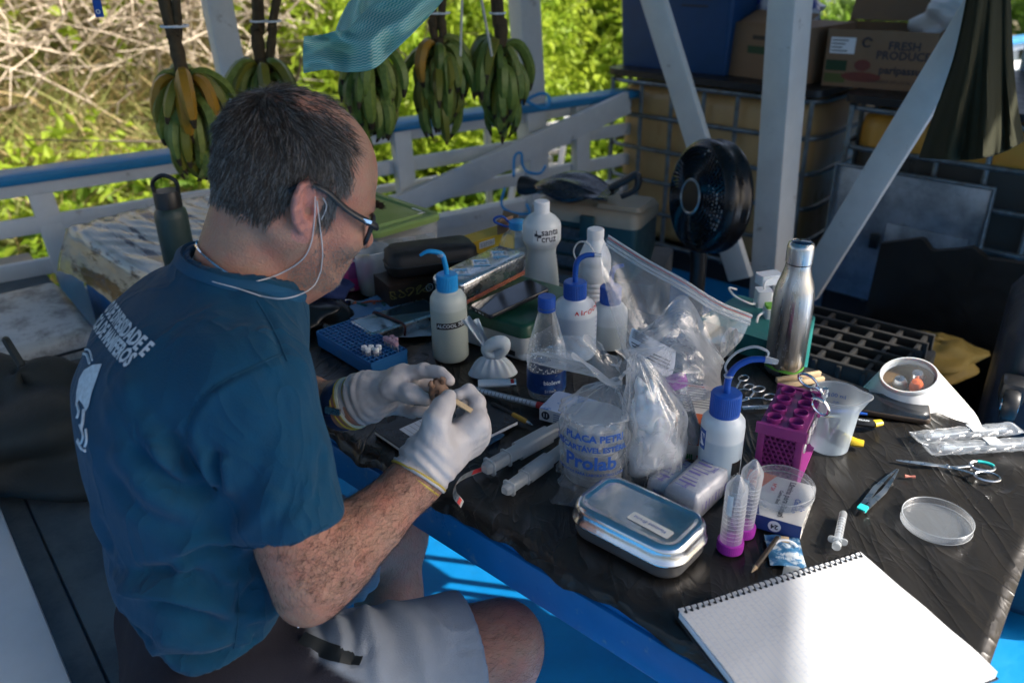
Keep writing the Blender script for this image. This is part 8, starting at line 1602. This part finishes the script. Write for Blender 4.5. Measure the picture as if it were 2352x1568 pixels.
q = P(1750, 648, .80); rbox(.05, .03, .004, [(0, 0), (0, .022)], 3).build('adapter_block', white_pl, None, label='white block adapter with a purple plug at the foot of the roof post', cat='adapter', loc=(q[0]+.02, q[1]+.02, TB_), rz=.3)
# coiled tape by the zip bag
q = pb(1672, 815); t = thing('tape_roll', 'coiled measuring tape standing on edge behind the clear bags', 'measuring tape', q); lathe([(.026, -.005), (.0265, -.005), (.0265, .005), (.026, .005), (.026, -.005)], 36).xf(Matrix.Rotation(R(90), 4, 'X') ).xf(Matrix.Rotation(R(50), 4, 'Z')).mv(0, 0, .028).build('band', M_('tape_cream', (.48, .46, .38), .5), t); 
for k in range(20):
    b_ = 6.2832*k/20; MB().add([(.0268*math.cos(b_), -.004, .0268*math.sin(b_)), (.0268*math.cos(b_+.05), -.004, .0268*math.sin(b_+.05)), (.0268*math.cos(b_+.05), .001, .0268*math.sin(b_+.05)), (.0268*math.cos(b_), .001, .0268*math.sin(b_))], [(0, 1, 2, 3)]).xf(Matrix.Rotation(R(50), 4, 'Z')).mv(0, 0, .028).build('tick', ink_dark, t, smooth=False)
# rubber ring, cloth and odd bits
tube([pb(1590, 1066, TZ0+.002)-pb(1590, 1066)+np.array([.017*math.cos(b_), .011*math.sin(b_), 0]) for b_ in np.linspace(0, 6.28, 26)], .0012, 6, cap=False).build('rubber_ring', rubber, None, label='brown rubber band lying in front of the glove carton', cat='rubber band', loc=pb(1590, 1066))
lump(.07, .05, .045, 61, .25).build('navy_cloth', M_('cloth_navy', (.006, .02, .09), .8), None, label='bunched navy cloth behind the man\'s chin', cat='cloth', loc=pb(735, 700)+[0, 0, .03], angle=80)
lump(.10, .08, .03, 62, .25, 40, 26).build('black_bag', M_('bag_black', (.006, .007, .008), .3, bump=1, bscale=25), None, label='crumpled black plastic bag left of the blue vial rack', cat='plastic bag', loc=pb(705, 740)+[-.02, 0, .018], angle=None)
lump(.045, .035, .03, 63, .25).build('paper_wad', M_('paper_brown', (.28, .22, .16), .85), None, label='crumpled brown paper just below the man\'s chin', cat='paper', loc=pb(668, 690)+[0, 0, .02], angle=80)
for k in range(7):
    p0 = pb(800+14*k, 705-5*(k % 3), TZ0+.006); rs = np.random.default_rng(70+k); v_ = rs.normal(size=3)*[.02, .02, 0]; tube([(0, 0, 0), v_], .0045, 8).build('small_vial', (teal_pl, MATS['orange_cap'], frosted)[k % 3], None, label='tiny %s vial, %s in the row behind the spiral pad' % (('teal', 'orange', 'clear')[k % 3], ('first from the left', 'second from the left', 'third from the left', 'in the middle', 'third from the right', 'second from the right', 'first from the right')[k]), cat='vial', group='loose tiny vials by the spiral pad', loc=p0)
tube([pb(830, 702)-pb(830, 702)+[0, 0, .006], pb(850, 692, TZ0+.02)-pb(830, 702), pb(885, 697)-pb(830, 702)+[0, 0, .006]], [.004, .008, .003], 8, 18, flat=.3).build('orange_tag', M_('tag_orange', (.62, .10, .02), .5), None, label='orange plastic tag on a white string behind the spiral pad', cat='tag', loc=pb(830, 702))
tube([pb(760, 692)-pb(800, 700)+[0, 0, .004], pb(785, 700)-pb(800, 700)+[0, 0, .01], pb(805, 696)-pb(800, 700)+[0, 0, .008], pb(822, 702)-pb(800, 700)+[0, 0, .006]], .0012, 5, 24).build('white_string', white_pl, None, label='white string loop tied to the orange tag', cat='string', loc=pb(800, 700))
tube([pb(720, 735, TZ0+.01)-pb(720, 735), pb(790, 772, TZ0+.006)-pb(720, 735)], .0042, 10).build('white_stick', frosted, None, label='thin translucent stick lying left of the spiral pad', cat='stick', loc=pb(720, 735))
